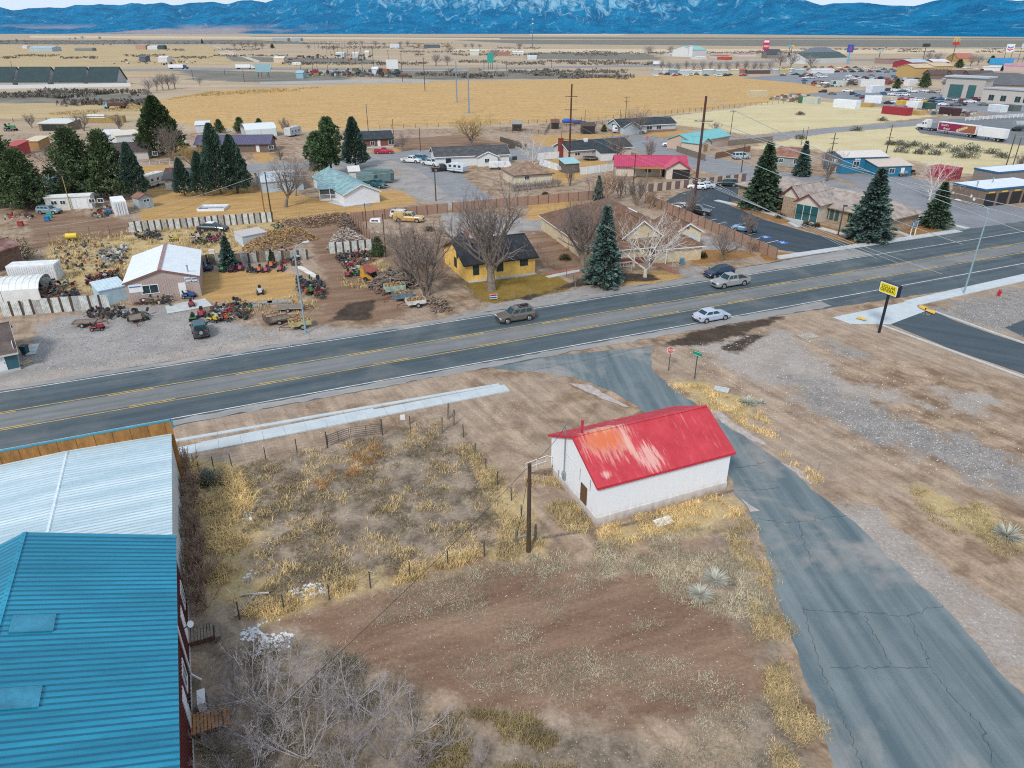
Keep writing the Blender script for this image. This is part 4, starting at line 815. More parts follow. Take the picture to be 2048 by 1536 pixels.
# ---------------------------------------------------------------- the two buildings on the left
E0 = Vector((-20.95, 34.76, 0)); RUv, RNv = RU, RN
BLUE = M((.008, .225, .36), .45, .12, .35, c2=(.018, .30, .45), metal=.0, stretch=(.3, 2.5, 1), name='blue_metal')
Bq = E0 + RNv * 22 - RUv * .3
BB = House('metal_building', 'long red walled building with blue ribbed metal roof at the near left', 'building', Bq - RUv * 14.2, Bq, 21.6, 4.95, 2.5, 'y', M((.13, .022, .020), .7, .15, .6, stretch=(1, 1, .1), name='red_siding'), BLUE, over=.3, rib=.36, base=(CONC, .15), fascia=M((.30, .38, .42), .5, .1), world=True, ribm=M((.006, .115, .20), .6, .1))
yl = lambda px_: -( (G(*px_) - Bq).dot(RNv) )
for c, w_ in (((381, 1285), 1.0), ((393, 1450), 1.0)): BB.feat('d', 'r', yl(c), .45, w_, 2.1, WHITE)
BB.feat('w', 'r', yl((381, 1285)) + 2.3, 1.2, 1.1, 1.2); BB.feat('w', 'r', yl((393, 1450)) + 1.9, 1.2, 1.1, 1.2)
prt('downspout', WHITE, BB.root, lambda m: m.path([(14.32, yl((388, 1360)), 4.6), (14.32, yl((388, 1360)), .5), (14.8, yl((388, 1360)) - .3, .15)], .06))
prt('siding', M((.11, .02, .018), .7, .15), BB.root, lambda m: [m.box(14.2, y * .3, .16, 14.225, y * .3 + .05, 4.9) for y in range(1, 71)])
for y_ in (13.7, 9.0): prt('patched_panel', M((.035, .225, .34), .6, .2, 1), BB.roof, lambda m: m.slab((9.3, y_, 6.90), (9.3, y_ + 1.2, 6.90), (7.6, y_ + 1.2, 7.50), (7.6, y_, 7.50), .05))
Wq = E0 - RNv * .42 - RUv * .42
WROOF = M((.40, .57, .64), .4, .08, .5, c2=(.66, .78, .82), stretch=(.15, 1.6, 1), name='white_metal')
WL = 13.5
WB = House('storefront_building', 'building with pale ribbed metal roof behind a wooden false front', 'building', Wq - RUv * 14, Wq, WL, 4.5, .22, 'y', M((.55, .56, .55), .7, .1), WROOF, over=.14, rib=.33, fascia=WHITE, world=True, ribm=M((.36, .46, .52), .5, .1))
prt('false_front', [M((.36, .17, .045), .8, .3, 1.2, stretch=(1, 1, .3), name='plywood'), M((.05, .25, .33), .5, .1)], WB.root, lambda m: (m.box(-.3, WL + .16, .0, 14.3, WL + .3, 5.75, 0), m.box(-.35, WL + .13, 5.75, 14.35, WL + .36, 5.85, 1), m.box(14.3, WL + .13, 5.1, 14.42, WL + .36, 5.85, 1)))
for k in range(12): prt('plywood_seam', WOODD, WB.root, lambda m: m.box(k * 1.22 + .4, WL + .148, 4.4, k * 1.22 + .43, WL + .158, 5.74))
prt('roof_seam', M((.66, .74, .77), .5, .1), WB.roof, lambda m: m.box(6.93, -.1, 4.87, 7.07, WL, 4.90))
for (c, lb, mt) in (((401, 1274), 'dark weathered wooden landing under the farther white door', WEATH), ((415, 1451), 'orange-brown wooden landing under the nearer white door', M((.40, .20, .08), .8, .3, 2, stretch=(1, 6, 1)))):
    t = thing('wooden_landing', lb, 'landing', G(*c) + RUv * -.1, ROAD); prt('deck', mt, t, lambda m: [m.box(-.9 + k * .18, -.65, .36, -.9 + k * .18 + .15, .65, .42) for k in range(10)]); prt('frame', WOODD, t, lambda m: (m.box(-.9, -.62, .05, .85, -.55, .355), m.box(-.9, .55, .05, .85, .62, .355), m.box(.78, -.55, .05, .85, .55, .355)))
    prt('step', mt, t, lambda m: m.box(.93, -.6, .0, 1.25, .6, .2))
t = thing('air_conditioner', 'white outdoor air conditioner unit standing by the red wall', 'air conditioner', G(409, 1418), ROAD + R(90)); prt('case', WHITE, t, lambda m: m.box(-.5, -.2, .08, .5, .2, 1.0)); prt('fan_grille', DKSTEEL, t, lambda m: [m.box(-.42, -.215, .2 + k * .09, .42, -.201, .25 + k * .09) for k in range(8)]); prt('foot', DKSTEEL, t, lambda m: m.box(-.45, -.22, 0, .45, .22, .08))
t = thing('satellite_dish', 'small grey satellite dish on an arm fixed to the red wall', 'satellite dish', Bq - RNv * yl((381, 1320)) + Vector((0, 0, 2.4)), ROAD); prt('arm', DKSTEEL, t, lambda m: m.tube((.02, 0, 0), (.55, 0, .25), .03)); prt('dish', WHITE, t, lambda m: m.tube((.5, 0, .25), (.55, -.05, .3), .05, .2, 12))
# ---------------------------------------------------------------- pasture fence, gate, wooden posts, utility pole
FP = [(479.6, 1238.7), (568, 1220), (659, 1199.8), (741, 1176), (820, 1156), (896, 1132), (969, 1113), (1032, 1092)]
wfence('wire_fence', 'steel post wire fence along the straw strip at the near side of the pasture', FP, 1.35, DKSTEEL, pr=.05)
wfence('wire_fence', 'steel post wire fence running from the bare pole corner to the wooden corner posts', [(1071, 1083), (1043, 1038), (1023, 1001), (994.7, 971), (971.7, 942), (949.6, 911), (927, 875), (907, 851)], 1.35, DKSTEEL, pr=.05)
wfence('wire_fence', 'steel post wire fence beside the new pavement west of the metal gate', [(400, 952), (428, 939.6), (464, 933.6), (532, 920), (594.5, 905.5), (655, 896.5)], 1.35, DKSTEEL, pr=.05)
wfence('wire_fence', 'short wire fence between the metal gate and the wooden corner posts', [(765, 871), (820.5, 858), (896, 836)], 1.35, DKSTEEL, pr=.05)
GA, GM, GB = G(655, 896.5), G(701, 879), G(765, 871); t = thing('farm_gate', 'dark tubular steel double farm gate in the pasture fence', 'gate', GA, 0)
for a, b in ((GA, GM), (GB, GM)):
    a_ = a - GA; b_ = b - GA; mb = MB()
    for z in (.25, .45, .65, .85, 1.05, 1.25): mb.tube(a_.lerp(b_, .04) + Vector((0, 0, z)), a_.lerp(b_, .97) + Vector((0, 0, z)), .024)
    for f in (.04, .5, .97): mb.tube(a_.lerp(b_, f) + Vector((0, 0, .25)), a_.lerp(b_, f) + Vector((0, 0, 1.25)), .024)
    mb.build('gate_leaf', DKSTEEL, t)
for p in (GA, GB): q = p - GA; prt('post', DKSTEEL, t, lambda m: m.tube((q.x, q.y, 0), (q.x, q.y, 1.7), .06))
t = thing('corner_brace', 'weathered wooden posts joined by a pipe rail at the pasture corner by the pole', 'fence', G(1032.6, 1092)); q = G(1071, 1083) - G(1032.6, 1092)
for p in ((0, 0), (q.x, q.y)): prt('post', WEATH, t, lambda m: m.tube((p[0], p[1], -.1), (p[0], p[1], 1.5), .1, .09, 8))
prt('rail', STEEL, t, lambda m: m.tube((0, 0, .75), (q.x, q.y, .75), .05))
t = thing('corner_brace', 'weathered wooden corner posts with dead brush at the far pasture corner', 'fence', G(896, 838)); q = G(907, 851) - G(896, 838)
for p in ((0, 0), (q.x, q.y), (q.x - 1.0, q.y - 1.4)): prt('post', WEATH, t, lambda m: m.tube((p[0], p[1], -.1), (p[0] + .1, p[1], 1.7), .11, .09, 8))
prt('rail', WEATH, t, lambda m: m.tube((0, 0, 1.2), (q.x, q.y, .9), .05))
t = thing('property_sign', 'small white sign on a thin post beside the pavement fence', 'sign', G(807, 858), R(10)); prt('post', STEEL, t, lambda m: m.tube((0, 0, 0), (0, 0, 1.5), .03)); prt('panel', WHITE, t, lambda m: m.box(-.22, -.05, 1.0, .22, -.03, 1.55))
P0 = upole((1057, 1103), 928, 'bare weathered wooden utility pole standing in straw by the white shed', .17)
p0 = G(1057, 1103); top0 = Vector((p0.x, p0.y, P0['h'] - .1))
msh = S.root.matrix_basis @ Vector((-.12, 5.17, shed_rise + 4.0))
wire(top0, msh, .35, 'sagging service cable from the bare pole to the shed mast', .018, DWIRE)
wire(top0, (-14.5, 14.0, 7.0), .6, 'dark cable dropping from the bare pole towards the near brush', .018, DWIRE)
wire(top0 - Vector((0, 0, .2)), G(1032, 1090) + Vector((0, 0, .2)), .02, 'short guy cable from the bare pole to the fence brace', .015, DWIRE)
# ---------------------------------------------------------------- signs and lamps by the highway
t = thing('store_sign', 'yellow store sign with black lettering on a black post by the driveway', 'sign', G(1758, 665), math.atan2(RN.y, RN.x)); hs = hgt((1758, 665), 566)
BLACKP = M((.012, .014, .025), .45, .15, 3); prt('post', BLACKP, t, lambda m: m.tube((0, 0, -.1), (0, 0, hs - 1.3), .17, .17, 10)); prt('cabinet', BLACKP, t, lambda m: m.box(-1.3, -.28, hs - 1.42, 1.3, .28, hs))
for sy in (-1, 1):
    p = prt('sign_face', [WHITE, M((.78, .66, .01), .4, .05)], t, lambda m: (m.box(-1.22, min(sy * .285, sy * .30), hs - 1.34, 1.22, max(sy * .285, sy * .30), hs - .08, 0), m.box(-1.12, min(sy * .30, sy * .312), hs - 1.25, 1.12, max(sy * .30, sy * .312), hs - .17, 1)))
    for k, s_ in enumerate(('DOLLAR', 'GENERAL')): text(p, 'lettering', s_, .50, (0, sy * .325, hs - .50 - k * .42), 0 if sy < 0 else math.pi, BLACKP, .008, sx=.98).name = 'lettering'
def octsign():
    t = thing('stop_sign', 'faded red stop sign on a thin steel post at the side road corner', 'stop sign', G(1337, 741), R(-14)); h = 2.8
    prt('post', DKSTEEL, t, lambda m: m.tube((0, 0, 0), (0, 0, h), .055)); a = [(.42 * math.cos(R(22.5 + 45 * k)), h - .35 + .42 * math.sin(R(22.5 + 45 * k))) for k in range(8)]
    prt('border', WHITE, t, lambda m: m.extr(a, -.06, -.04)); b = [(x * .9, h - .35 + (z - h + .35) * .9) for x, z in a]; p = prt('face', M((.50, .10, .09), .6, .3, 4), t, lambda m: m.extr(b, -.067, -.06)); text(p, 'lettering', 'STOP', .34, (0, -.071, h - .36), 0, WHITE, .003); return t
octsign()
t = thing('street_name_sign', 'green street name sign on a tall thin post beside the stop sign', 'sign', G(1389, 757), R(-50)); prt('post', DKSTEEL, t, lambda m: m.tube((0, 0, 0), (0, 0, 3.2), .055)); prt('blade', M((.005, .24, .15), .4, .1), t, lambda m: m.box(-.55, -.06, 2.65, .55, -.04, 3.15)); prt('border', WHITE, t, lambda m: (m.box(-.5, -.064, 2.7, .5, -.06, 2.73), m.box(-.5, -.064, 3.07, .5, -.06, 3.1)))
for c, lb in (((1310, 715), 'short yellow wooden stake at the side road mouth'), ((1473, 831), 'short yellow wooden stake in the verge beyond the red roof'), ((1559, 875), 'thin orange-topped marker stake nearest the red roof'), ((1637, 940), 'thin orange-topped marker stake farther down the side road')):
    t = thing('marker_stake', lb, 'stake', G(*c)); prt('stake', M((.45, .36, .15), .8, .2) if 'yellow' in lb else STEEL, t, lambda m: m.box(-.03, -.02, 0, .03, .02, .9)); prt('tip', M((.75, .35, .03), .6, .1), t, lambda m: m.box(-.032, -.022, .9, .032, .022, 1.05))
flat('utility_cover', 'pale concrete utility cover in the verge near the green sign', 'utility cover', (1443, 780), 1.5, 1.0, R(-25), CONC, .1)
t = thing('cattle_grate', 'striped metal drain grate lying on bare soil by the store sign', 'grate', G(1615, 673), R(20)); prt('bars', M((.45, .42, .38), .7, .2), t, lambda m: [m.box(-1.0 + k * .25, -.7, .03, -.88 + k * .25, .7, .1) for k in range(9)])
t = thing('fire_hydrant', 'red fire hydrant on the gravel bed by the pavement', 'hydrant', G(1997, 592)); prt('barrel', M((.45, .02, .03), .4, .1), t, lambda m: (m.tube((0, 0, 0), (0, 0, .75), .2, .18, 10), m.ball((0, 0, .78), .2, .2, .2))); prt('nozzle', M((.45, .02, .03), .4, .1), t, lambda m: (m.tube((-.32, 0, .5), (.32, 0, .5), .09, .09, 8), m.tube((0, -.3, .5), (0, 0, .5), .1, .1, 8)))
LAMPM = M((.27, .39, .45), .45, .1, 2, .2)
def lamp(base, top, rz, label, reach=2.6, mat=LAMPM, box=False):
    g = G(*base); h = hgt(base, top); t = thing('street_lamp', label, 'street lamp', g, rz); prt('pole', mat, t, lambda m: m.tube((0, 0, 0), (0, 0, h - .9), .13, .09, 8))
    if box: prt('lamp_head', mat, t, lambda m: m.box(-.55, -.2, h - .95, .15, .2, h - .7))
    else:
        prt('arm', mat, t, lambda m: m.path([(0, 0, h - 1), (.25, 0, h - .4), (.9, 0, h - .1), (reach, 0, h)], .06)); prt('lamp_head', M((.62, .64, .65), .4, .1), t, lambda m: m.loft([[(reach - .1, -.1, h - .06), (reach + .7, -.14, h - .04), (reach + .7, .14, h - .04), (reach - .1, .1, h - .06)], [(reach - .1, -.08, h + .06), (reach + .6, -.1, h + .12), (reach + .6, .1, h + .12), (reach - .1, .08, h + .06)]]))
    prt('base_plate', mat, t, lambda m: m.box(-.25, -.25, 0, .25, .25, .08)); return t
lamp((1927, 588), 412, R(120), 'tall steel street lamp with a long arm by the gravel bed', 4.0)
lamp((612, 667), 488, R(35), 'tall grey street lamp leaning over the yellow trailer', 1.2)
lamp((1676, 470), 402, R(160), 'slim black lamp post on the clinic lawn', mat=DKSTEEL, box=True)
lamp((1458, 402), 368, R(160), 'slim black lamp post at the far corner of the clinic lot', mat=DKSTEEL, box=True)
# ---------------------------------------------------------------- vehicles near the highway
car('suv', (.13, .112, .098), G(1031, 640), ROAD + math.pi, 'taupe suv with a roof rack driving on the near highway lanes', rack=True)
car('pickup', (.30, .31, .31), G(1459, 571), ROAD + math.pi, 'silver crew cab pickup driving past the parked blue car', 'pickup truck')
car('hatch', (.006, .022, .065), G(1437, 552), ROAD + math.pi, 'dark blue hatchback parked on the shoulder by the birch tree', sc=1.06)
car('sedan', (.42, .49, .60), G(1422, 639), ROAD, 'silver blue sedan driving in the far right lane near the stop sign')
car('jeep', (.015, .06, .075), G(402, 668), head((404, 674), (399, 655)), 'dark teal off-road car with spare wheel parked before the repair shop')
PK = R(160)
for kd, cl, c, rz, lb in (('hatch', (.75, .76, .77), (1393, 378), R(168), 'white hatchback in the clinic lot beside the fence'), ('sedan', (.45, .52, .62), (1409, 376), R(168), 'pale blue sedan tucked behind the white hatchback'), ('suv', (.02, .03, .035), (1453, 372), R(168), 'black suv at the far end of the clinic lot'),
        ('hatch', (.72, .74, .75), (1354, 419), R(150), 'white hatchback under the bare tree near the brown pole'), ('pickup', (.02, .025, .03), (1392, 428), R(-25), 'black pickup parked beside the tall brown pole'), ('hatch', (.16, .28, .42), (1487, 462), R(155), 'light blue hatchback parked behind the bare shrub'),
        ('suv', (.74, .75, .75), (1340, 293), R(165), 'white suv parked at the corner by the teal roofed house'), ('pickup', (.72, .74, .75), (1366, 294), R(15), 'white pickup nosed up to the teal roofed house'), ('van', (.36, .44, .52), (1482, 318), R(10), 'silver van parked beside the board fence'),
        ('pickup', (.70, .72, .74), (1277, 266), R(-20), 'white pickup in front of the pale blue house'), ('pickup', (.50, .015, .05), (768, 307), R(5), 'red pickup parked before the brick house'), ('pickup', (.70, .71, .71), (823, 325), R(-20), 'white pickup parked on the street by the white ranch house'),
        ('pickup', (.66, .68, .70), (862, 331), R(-35), 'white pickup nearest the white ranch house wall'), ('suv', (.03, .12, .20), (846, 322), R(-30), 'blue suv between two white pickups'), ('pickup', (.02, .02, .025), (884, 342), R(20), 'black pickup with flat bed beside the white ranch house'),
        ('pickup', (.02, .09, .11), (755, 374), R(-40), 'dark teal pickup beside the covered camper'), ('suv', (.62, .62, .60), (806, 437), R(-15), 'white suv behind the yellow truck'), ('wagon', (.18, .26, .30), (100, 427), R(-5), 'grey blue station wagon before the white mobile home'), ('pickup', (.55, .56, .54), (1125, 452), R(190), 'silver pickup by the brown roofed house drive')):
    car(kd, cl, G(*c), rz, lb, {'pickup': 'pickup truck', 'van': 'van'}.get(kd, 'car'))
car('pickup', (.50, .31, .09), G(818, 443), R(-8), 'old yellow pickup with white camper shell in the gravel yard', 'pickup truck', cap=True)
o = car('sedan', (.02, .028, .035), G(427, 462), R(-3), 'old black sedan with a white top by the striped fence', sc=1.08)
mb = MB(); mb.loft([[(-1.0, -.64, 1.44), (.3, -.64, 1.44), (.3, .64, 1.44), (-1.0, .64, 1.44)], [(-.9, -.55, 1.52), (.2, -.55, 1.52), (.2, .55, 1.52), (-.9, .55, 1.52)]]); mb.build('vinyl_top', WHITE, o)
mb = MB(); mb.loft([[(-1.1, -.75, .0), (1.1, -.75, .0), (1.1, .75, .0), (-1.1, .75, .0)], [(-1.0, -.6, .55), (.9, -.6, .65), (.9, .6, .65), (-1.0, .6, .55)]]); t = thing('camper_shell', 'white camper shell lying on the ground in the gravel yard', 'camper shell', G(752, 443), R(-5)); mb.build('shell', WHITE, t); prt('side_window', GLS, t, lambda m: (m.box(-.7, -.76, .2, -.05, -.70, .45), m.box(.05, -.76, .2, .6, -.70, .45)))
# ---------------------------------------------------------------- trailers and boxes
def trailer(c, rz, label, L=2.4, W=1.5, z=.45, h=.45, col=(.6, .6, .58), wood=False, ramp=False, rail=None, wr=.3, nm='utility_trailer'):
    t = thing(nm, label, 'trailer', G(*c), rz); m_ = M(col, .6, .3, 2)
    prt('bed', [m_, WEATH], t, lambda m: (m.box(-L/2, -W/2, z, L/2, W/2, z + .08, 1), m.box(-L/2, -W/2 - .02, z, L/2, -W/2, z + h, 0), m.box(-L/2, W/2, z, L/2, W/2 + .02, z + h, 0), m.box(-L/2 - .02, -W/2, z, -L/2, W/2, z + h, 0), m.box(L/2, -W/2, z, L/2 + .02, W/2, z + h * .95, 0)))
    prt('drawbar', M((.16, .05, .04), .8, .3), t, lambda m: (m.tube((L/2, -W/2.4, z), (L/2 + 1.3, 0, z), .05), m.tube((L/2, W/2.4, z), (L/2 + 1.3, 0, z), .05), m.tube((L/2 + 1.3, 0, z), (L/2 + 1.3, 0, .05), .04)))
    for sy in (-1, 1):
        w = prt('wheel', RUB, t, lambda m: m.tube((-.1, sy * (W/2 + .03), wr), (-.1, sy * (W/2 + .22), wr), wr, wr, 14)); prt('rim', RIM, w, lambda m: m.tube((-.1, sy * (W/2 + .215), wr), (-.1, sy * (W/2 + .23), wr), wr * .6, wr * .5, 10))
    if rail: prt('rail', M(rail, .8, .3), t, lambda m: [m.path([(-L/2, s_ * W/2, z + h), (-L/2, s_ * W/2, z + h + .35), (L/2, s_ * W/2, z + h + .35), (L/2, s_ * W/2, z + h)], .03) for s_ in (-1, 1)] + [m.tube((-L/2 + k * L/5, s_ * W/2, z + h), (-L/2 + k * L/5, s_ * W/2, z + h + .35), .02) for k in range(6) for s_ in (-1, 1)])
    if ramp: prt('ramp', M((.14, .08, .06), .9, .3), t, lambda m: m.obox((-L/2 - .1, 0), .06, W * .95, z, z + 1.0))
    return t
LOGM = M((.34, .21, .10), .9, .4, 3, isl=.5, name='split_wood')
def logs(label, poly, h, n, mat=LOGM, name='firewood_pile', base=None, seed=1, ln=(.35, .55)):
    rd = random.Random(seed); P = [G(*p) for p in poly]; xs = [p.x for p in P]; ys = [p.y for p in P]; c = sum(P, Vector()) / len(P); mb = MB(); k = 0; pl = [(p.x, p.y) for p in P]
    A = np.array(pl)
    while k < n:
        x, y = rd.uniform(min(xs), max(xs)), rd.uniform(min(ys), max(ys)); s = float(sdf(pl, np.array([x]), np.array([y]))[0])
        if s < 0: continue
        zt = h * min(1, s / (h * 1.1)) ** .8; z = zt * (1 - rd.random() ** 2.2 * .6); L = rd.uniform(*ln); a = rd.random() * 6.28; e = rd.gauss(0, .35); d = Vector((math.cos(a) * math.cos(e), math.sin(a) * math.cos(e), math.sin(e))) * L * .5; p = Vector((x - c.x, y - c.y, (base or 0) + max(.05, z)))
        mb.tube(p - d, p + d, rd.uniform(.05, .11), None, rd.choice((3, 4, 5))); k += 1
    o = mb.build(name, mat, None, (c.x, c.y, 0)); tag(o, label, 'firewood'); o['kind'] = 'stuff'; return o
def loadlogs(t, L, W, z, n, seed):
    rd = random.Random(seed); mb = MB()
    for _ in range(n):
        p = Vector((rd.uniform(-L/2 + .2, L/2 - .2), rd.uniform(-W/2 + .2, W/2 - .2), z + abs(rd.gauss(0, .14)))); a = rd.random() * 6.28; d = Vector((math.cos(a), math.sin(a), rd.gauss(0, .25))) * .2; mb.tube(p - d, p + d, rd.uniform(.05, .1), None, 5)
    o = mb.build('firewood_load', LOGM, None, t.location, t.rotation_euler.z); tag(o, 'split firewood heaped in the ' + t['label'].split(' ')[0] + ' trailer of the yard', 'firewood'); return o
hd = head((800, 612), (858, 604)) + math.pi
t1 = trailer((832, 612), hd, 'white truck-bed trailer loaded with split firewood nearest the highway', 2.5, 1.6, .5, .55, (.66, .65, .60), wr=.34); loadlogs(t1, 2.5, 1.6, .85, 90, 2)
t2 = trailer((806, 600), hd, 'rusty blue trailer loaded with firewood behind the white truck-bed trailer', 2.6, 1.6, .5, .7, (.14, .22, .28)); loadlogs(t2, 2.6, 1.6, 1.0, 90, 3)
t3 = trailer((790, 585), hd, 'mint green trailer with wooden sides loaded with firewood farthest from the highway', 2.8, 1.7, .5, .75, (.38, .50, .42)); loadlogs(t3, 2.8, 1.7, 1.1, 90, 4)
t4 = trailer((601, 655), head((560, 662), (628, 650)) + math.pi, 'yellowish old truck-bed trailer filled with scrap beside the street lamp', 2.5, 1.6, .5, .6, (.48, .42, .20), wr=.34); loadlogs(t4, 2.5, 1.6, .95, 60, 5)
trailer((556, 645), head((520, 655), (590, 640)), 'brown open utility trailer with ramp left of the yellowish trailer', 3.0, 1.7, .45, .2, (.16, .10, .085), ramp=True, rail=(.14, .09, .08), wr=.3)
trailer((172, 651), R(10), 'small brown flat trailer on the gravel next to the red mower', 2.6, 1.4, .45, .15, (.20, .11, .09), rail=None, wr=.28)
trailer((272, 641), R(-60), 'black flat trailer in front of the tan repair shop', 2.4, 1.5, .4, .15, (.04, .04, .045), wr=.26)
trailer((580, 620), R(8), 'grey flatbed trailer with wood scraps at the edge of the shop yard', 3.4, 1.6, .4, .1, (.30, .31, .31), wr=.25)
def container(A, B, depth, h, col, label, name='shipping_container', doorside='f', cat='container', rib=True, top=None, world=False):
    Hh = House(name, label, cat, A, B, depth, h, .05, 'flat', M(col, .55, .15, 1.2), M(top or tuple(min(.85, c * 1.1) for c in col), .6, .15, 1), over=.01, world=world)
    if rib:
        for sd, ln in (('f', Hh.L), ('l', Hh.D), ('r', Hh.D)):
            mb = MB(); x = .15
            while x < ln - .15: Hh.sb(mb, sd, x, x + .12, .12, h - .12, -.01, .035); x += .3
            mb.build('corrugation', M(tuple(c * .96 for c in col), .55, .1), Hh.root)
    if doorside:
        ln = Hh.L if doorside == 'f' else Hh.D; mb = MB()
        for f in (.2, .4, .6, .8): Hh.sb(mb, doorside, ln * f - .025, ln * f + .025, .1, h - .1, .04, .08)
        mb.build('lock_bar', STEEL, Hh.root)
    return Hh
container((232, 432), (258, 429), (245, 393, 2.6), 2.6, (.74, .76, .77), 'tall white shipping container beside the small grey shed', doorside='f')
container((22, 569), (117, 564), 2.4, 2.5, (.66, .68, .68), 'long white box container in the weedy junk yard', doorside=None)
H_ = House('mobile_home', 'long white mobile home behind the grey blue station wagon', 'mobile home', (95, 422), (186, 417), 3.0, 2.6, .15, 'x', M((.62, .63, .58), .7, .08), M((.70, .71, .68), .6, .08), [('w', 'f', 1.6, 1.2, 1.0, .7), ('w', 'f', 3.2, 1.2, .9, .7), ('w', 'f', 8.6, 1.2, 1.0, .7), ('w', 'f', 10.2, 1.2, 1.0, .7), ('d', 'f', 6.0, .3, .9, 1.9)], over=.1)
for x in (5.1, 7.1): H_.feat('s', 'f', x, .1, 1.3, 2.0, M((.72, .73, .74), .6, .05))
t = thing('boat_shelter', '', '') if False else None
H_ = House('garden_shed', 'small grey shed with brown roof beside the white container', 'shed', (281, 419), (309, 414), 2.6, 2.2, .7, 'y', M((.36, .42, .46), .8, .1), SHG((.25, .13, .09)), [('w', 'f', 1.6, 1.35, 1.2, .45), ('d', 'f', 1.6, .1, .8, 1.1, M((.40, .48, .54), .7, .1))], over=.2)
House('rusty_barn', 'old shed with a rusted metal roof in the corner of the junk yard', 'shed', (-60, 560), (48, 528), (60, 466, 3.2), 3.0, .9, 'x', M((.16, .10, .07), .95, .3, 2), M((.22, .10, .085), .9, .45, .8, c2=(.32, .20, .17), name='rusted_roof'), over=.3, rib=.5)
# long carport-like white shelter
def arch_shelter(A, B, depth, h, label, mat, name='metal_carport'):
    a, b = G(*A), G(*B); d = b - a; L = d.length; t = thing(name, label, 'carport', a, math.atan2(d.y, d.x)); mb = MB(); W = depth
    prof = [(0, 0), (0, h * .62), (W * .12, h * .85), (W * .3, h * .97), (W * .5, h), (W * .7, h * .97), (W * .88, h * .85), (W, h * .62), (W, 0)]
    n = int(L / .4)
    for i in range(n):
        x0, x1 = i * L / n, (i + 1) * L / n; o = .03 * (i % 2)
        for p, q in zip(prof, prof[1:]): mb.face([(x0, p[0], p[1] + o), (x1, p[0], p[1] + o), (x1, q[0], q[1] + o), (x0, q[0], q[1] + o)])
    mb.build('cover', mat, t); prt('frame', STEEL, t, lambda m: [m.path([(x, p[0], p[1] - .05) for p in prof], .04) for x in (0.05, L * .5, L - .05)]); return t
WMET = M((.70, .72, .70), .5, .08, 1)
arch_shelter((-70, 612), (84, 600), 5.2, 2.7, 'white ribbed metal carport behind the striped panel fence', WMET)
House('light_blue_shed', 'low pale blue metal shed leaning on the repair shop', 'shed', (205, 612), (258, 600), 3, 2.0, .5, 'shed', M((.40, .55, .62), .6, .1, 1), M((.50, .62, .68), .6, .1), over=.1, rib=.4)
# ---------------------------------------------------------------- repair shop
SH = House('repair_shop', 'tan metal repair shop with white metal roof and wall signs', 'shop', (259, 608), (404, 592), (255, 513, 3.0), hgt((259, 608), 567), 1.35, 'y', M((.42, .33, .29), .7, .08, .5), M((.74, .78, .80), .45, .05, 1, name='white_metal'), over=.25, rib=0, fascia=M((.22, .10, .09), .7, .1))
SH.feat('w', 'f', 2.9, 1.2, 2.0, 1.1, WHITE); SH.feat('d', 'f', 6.9, .1, .95, 2.1, WHITE); SB = SH.feat('s', 'f', 1.2, 1.5, 1.7, 1.1, WHITE)
prt('sign_stripe', M((.03, .16, .45), .5, .1), SB, lambda m: m.box(.45, -.06, 2.2, 1.95, -.05, 2.36)); text(SB, 'lettering', 'Saw & Mower', .26, (1.2, -.06, 1.8), 0, M((.03, .16, .45), .5, .1), .004) if False else None
for x, z in ((7.75, 2.55), (8.6, 2.5), (7.9, 2.1), (8.55, 2.05)):
    q = SH.feat('s', 'f', x, z, .78, .4, M((.60, .66, .70), .6, .05)); prt('sign_stripe', M((.05, .10, .16), .5, .1), q, lambda m: m.box(x - .34, -.06, z + .05, x + .34, -.05, z + .17))
prt('siding_ribs', M((.38, .30, .26), .7, .08), SH.root, lambda m: [m.box(k * .3, -.02, .05, k * .3 + .05, -.0, 2.9) for k in range(1, 28)])
prt('ridge_cap', M((.30, .18, .17), .7, .2), SH.roof, lambda m: m.box(SH.L/2 - .22, -.26, SH.eave + 1.49, SH.L/2 + .22, SH.D + .26, SH.eave + 1.54)); SH.vent(SH.L - 1.2, 1.0, SH.eave + .4, .9, .1)
sheet('shop_apron', [(330, 612), (410, 597), (425, 612), (335, 628)], .05, CONC)
TL = House('teal_house', 'dark teal house with brown roof at the left edge of the picture', 'house', (-90, 767), (41, 739), (66, 681, 0), hgt((41, 739), 704), 1.9, 'x', M((.035, .115, .15), .8, .1, 1), SHG((.115, .088, .08)), over=.3, base=(CONC, .25), fascia=M((.55, .52, .48), .7, .1))
TL.feat('d', 'f', TL.L - 1.6, .2, 1.1, 2.0, WHITE); q = TL.feat('s', 'r', .9, 1.6, 1.2, 1.3, WHITE); prt('sign_mark', BLK, q, lambda m: (m.tube((TL.L + .05, .6, 2.3), (TL.L + .06, .6, 2.3), .28, .28, 12), m.box(TL.L + .05, 1.0, 1.75, TL.L + .06, 1.4, 2.7)))
flat('pallet', 'pale wooden pallet leaning by the teal house wall', 'pallet', (52, 726), 1.2, .9, R(60), M((.45, .35, .2), .9, .2)); flat('house_step', 'concrete step slab along the teal house gable', 'step', (66, 700), 3.2, 1.0, head((39, 739), (63, 679)), CONC, .12)
def bin_(c, col, label, rz=0):
    t = thing('wheeled_bin', label, 'bin', G(*c), rz); m_ = M(col, .6, .1); prt('body', m_, t, lambda m: m.loft([[(-.25, -.28, .06), (.25, -.28, .06), (.25, .28, .06), (-.25, .28, .06)], [(-.32, -.36, .98), (.32, -.36, .98), (.32, .36, .98), (-.32, .36, .98)]])); prt('lid', m_, t, lambda m: m.box(-.35, -.42, .99, .35, .38, 1.06))
    for sx in (-1, 1): prt('wheel', RUB, t, lambda m: m.tube((sx * .3, .3, .12), (sx * .24, .3, .12), .12, .12, 10))
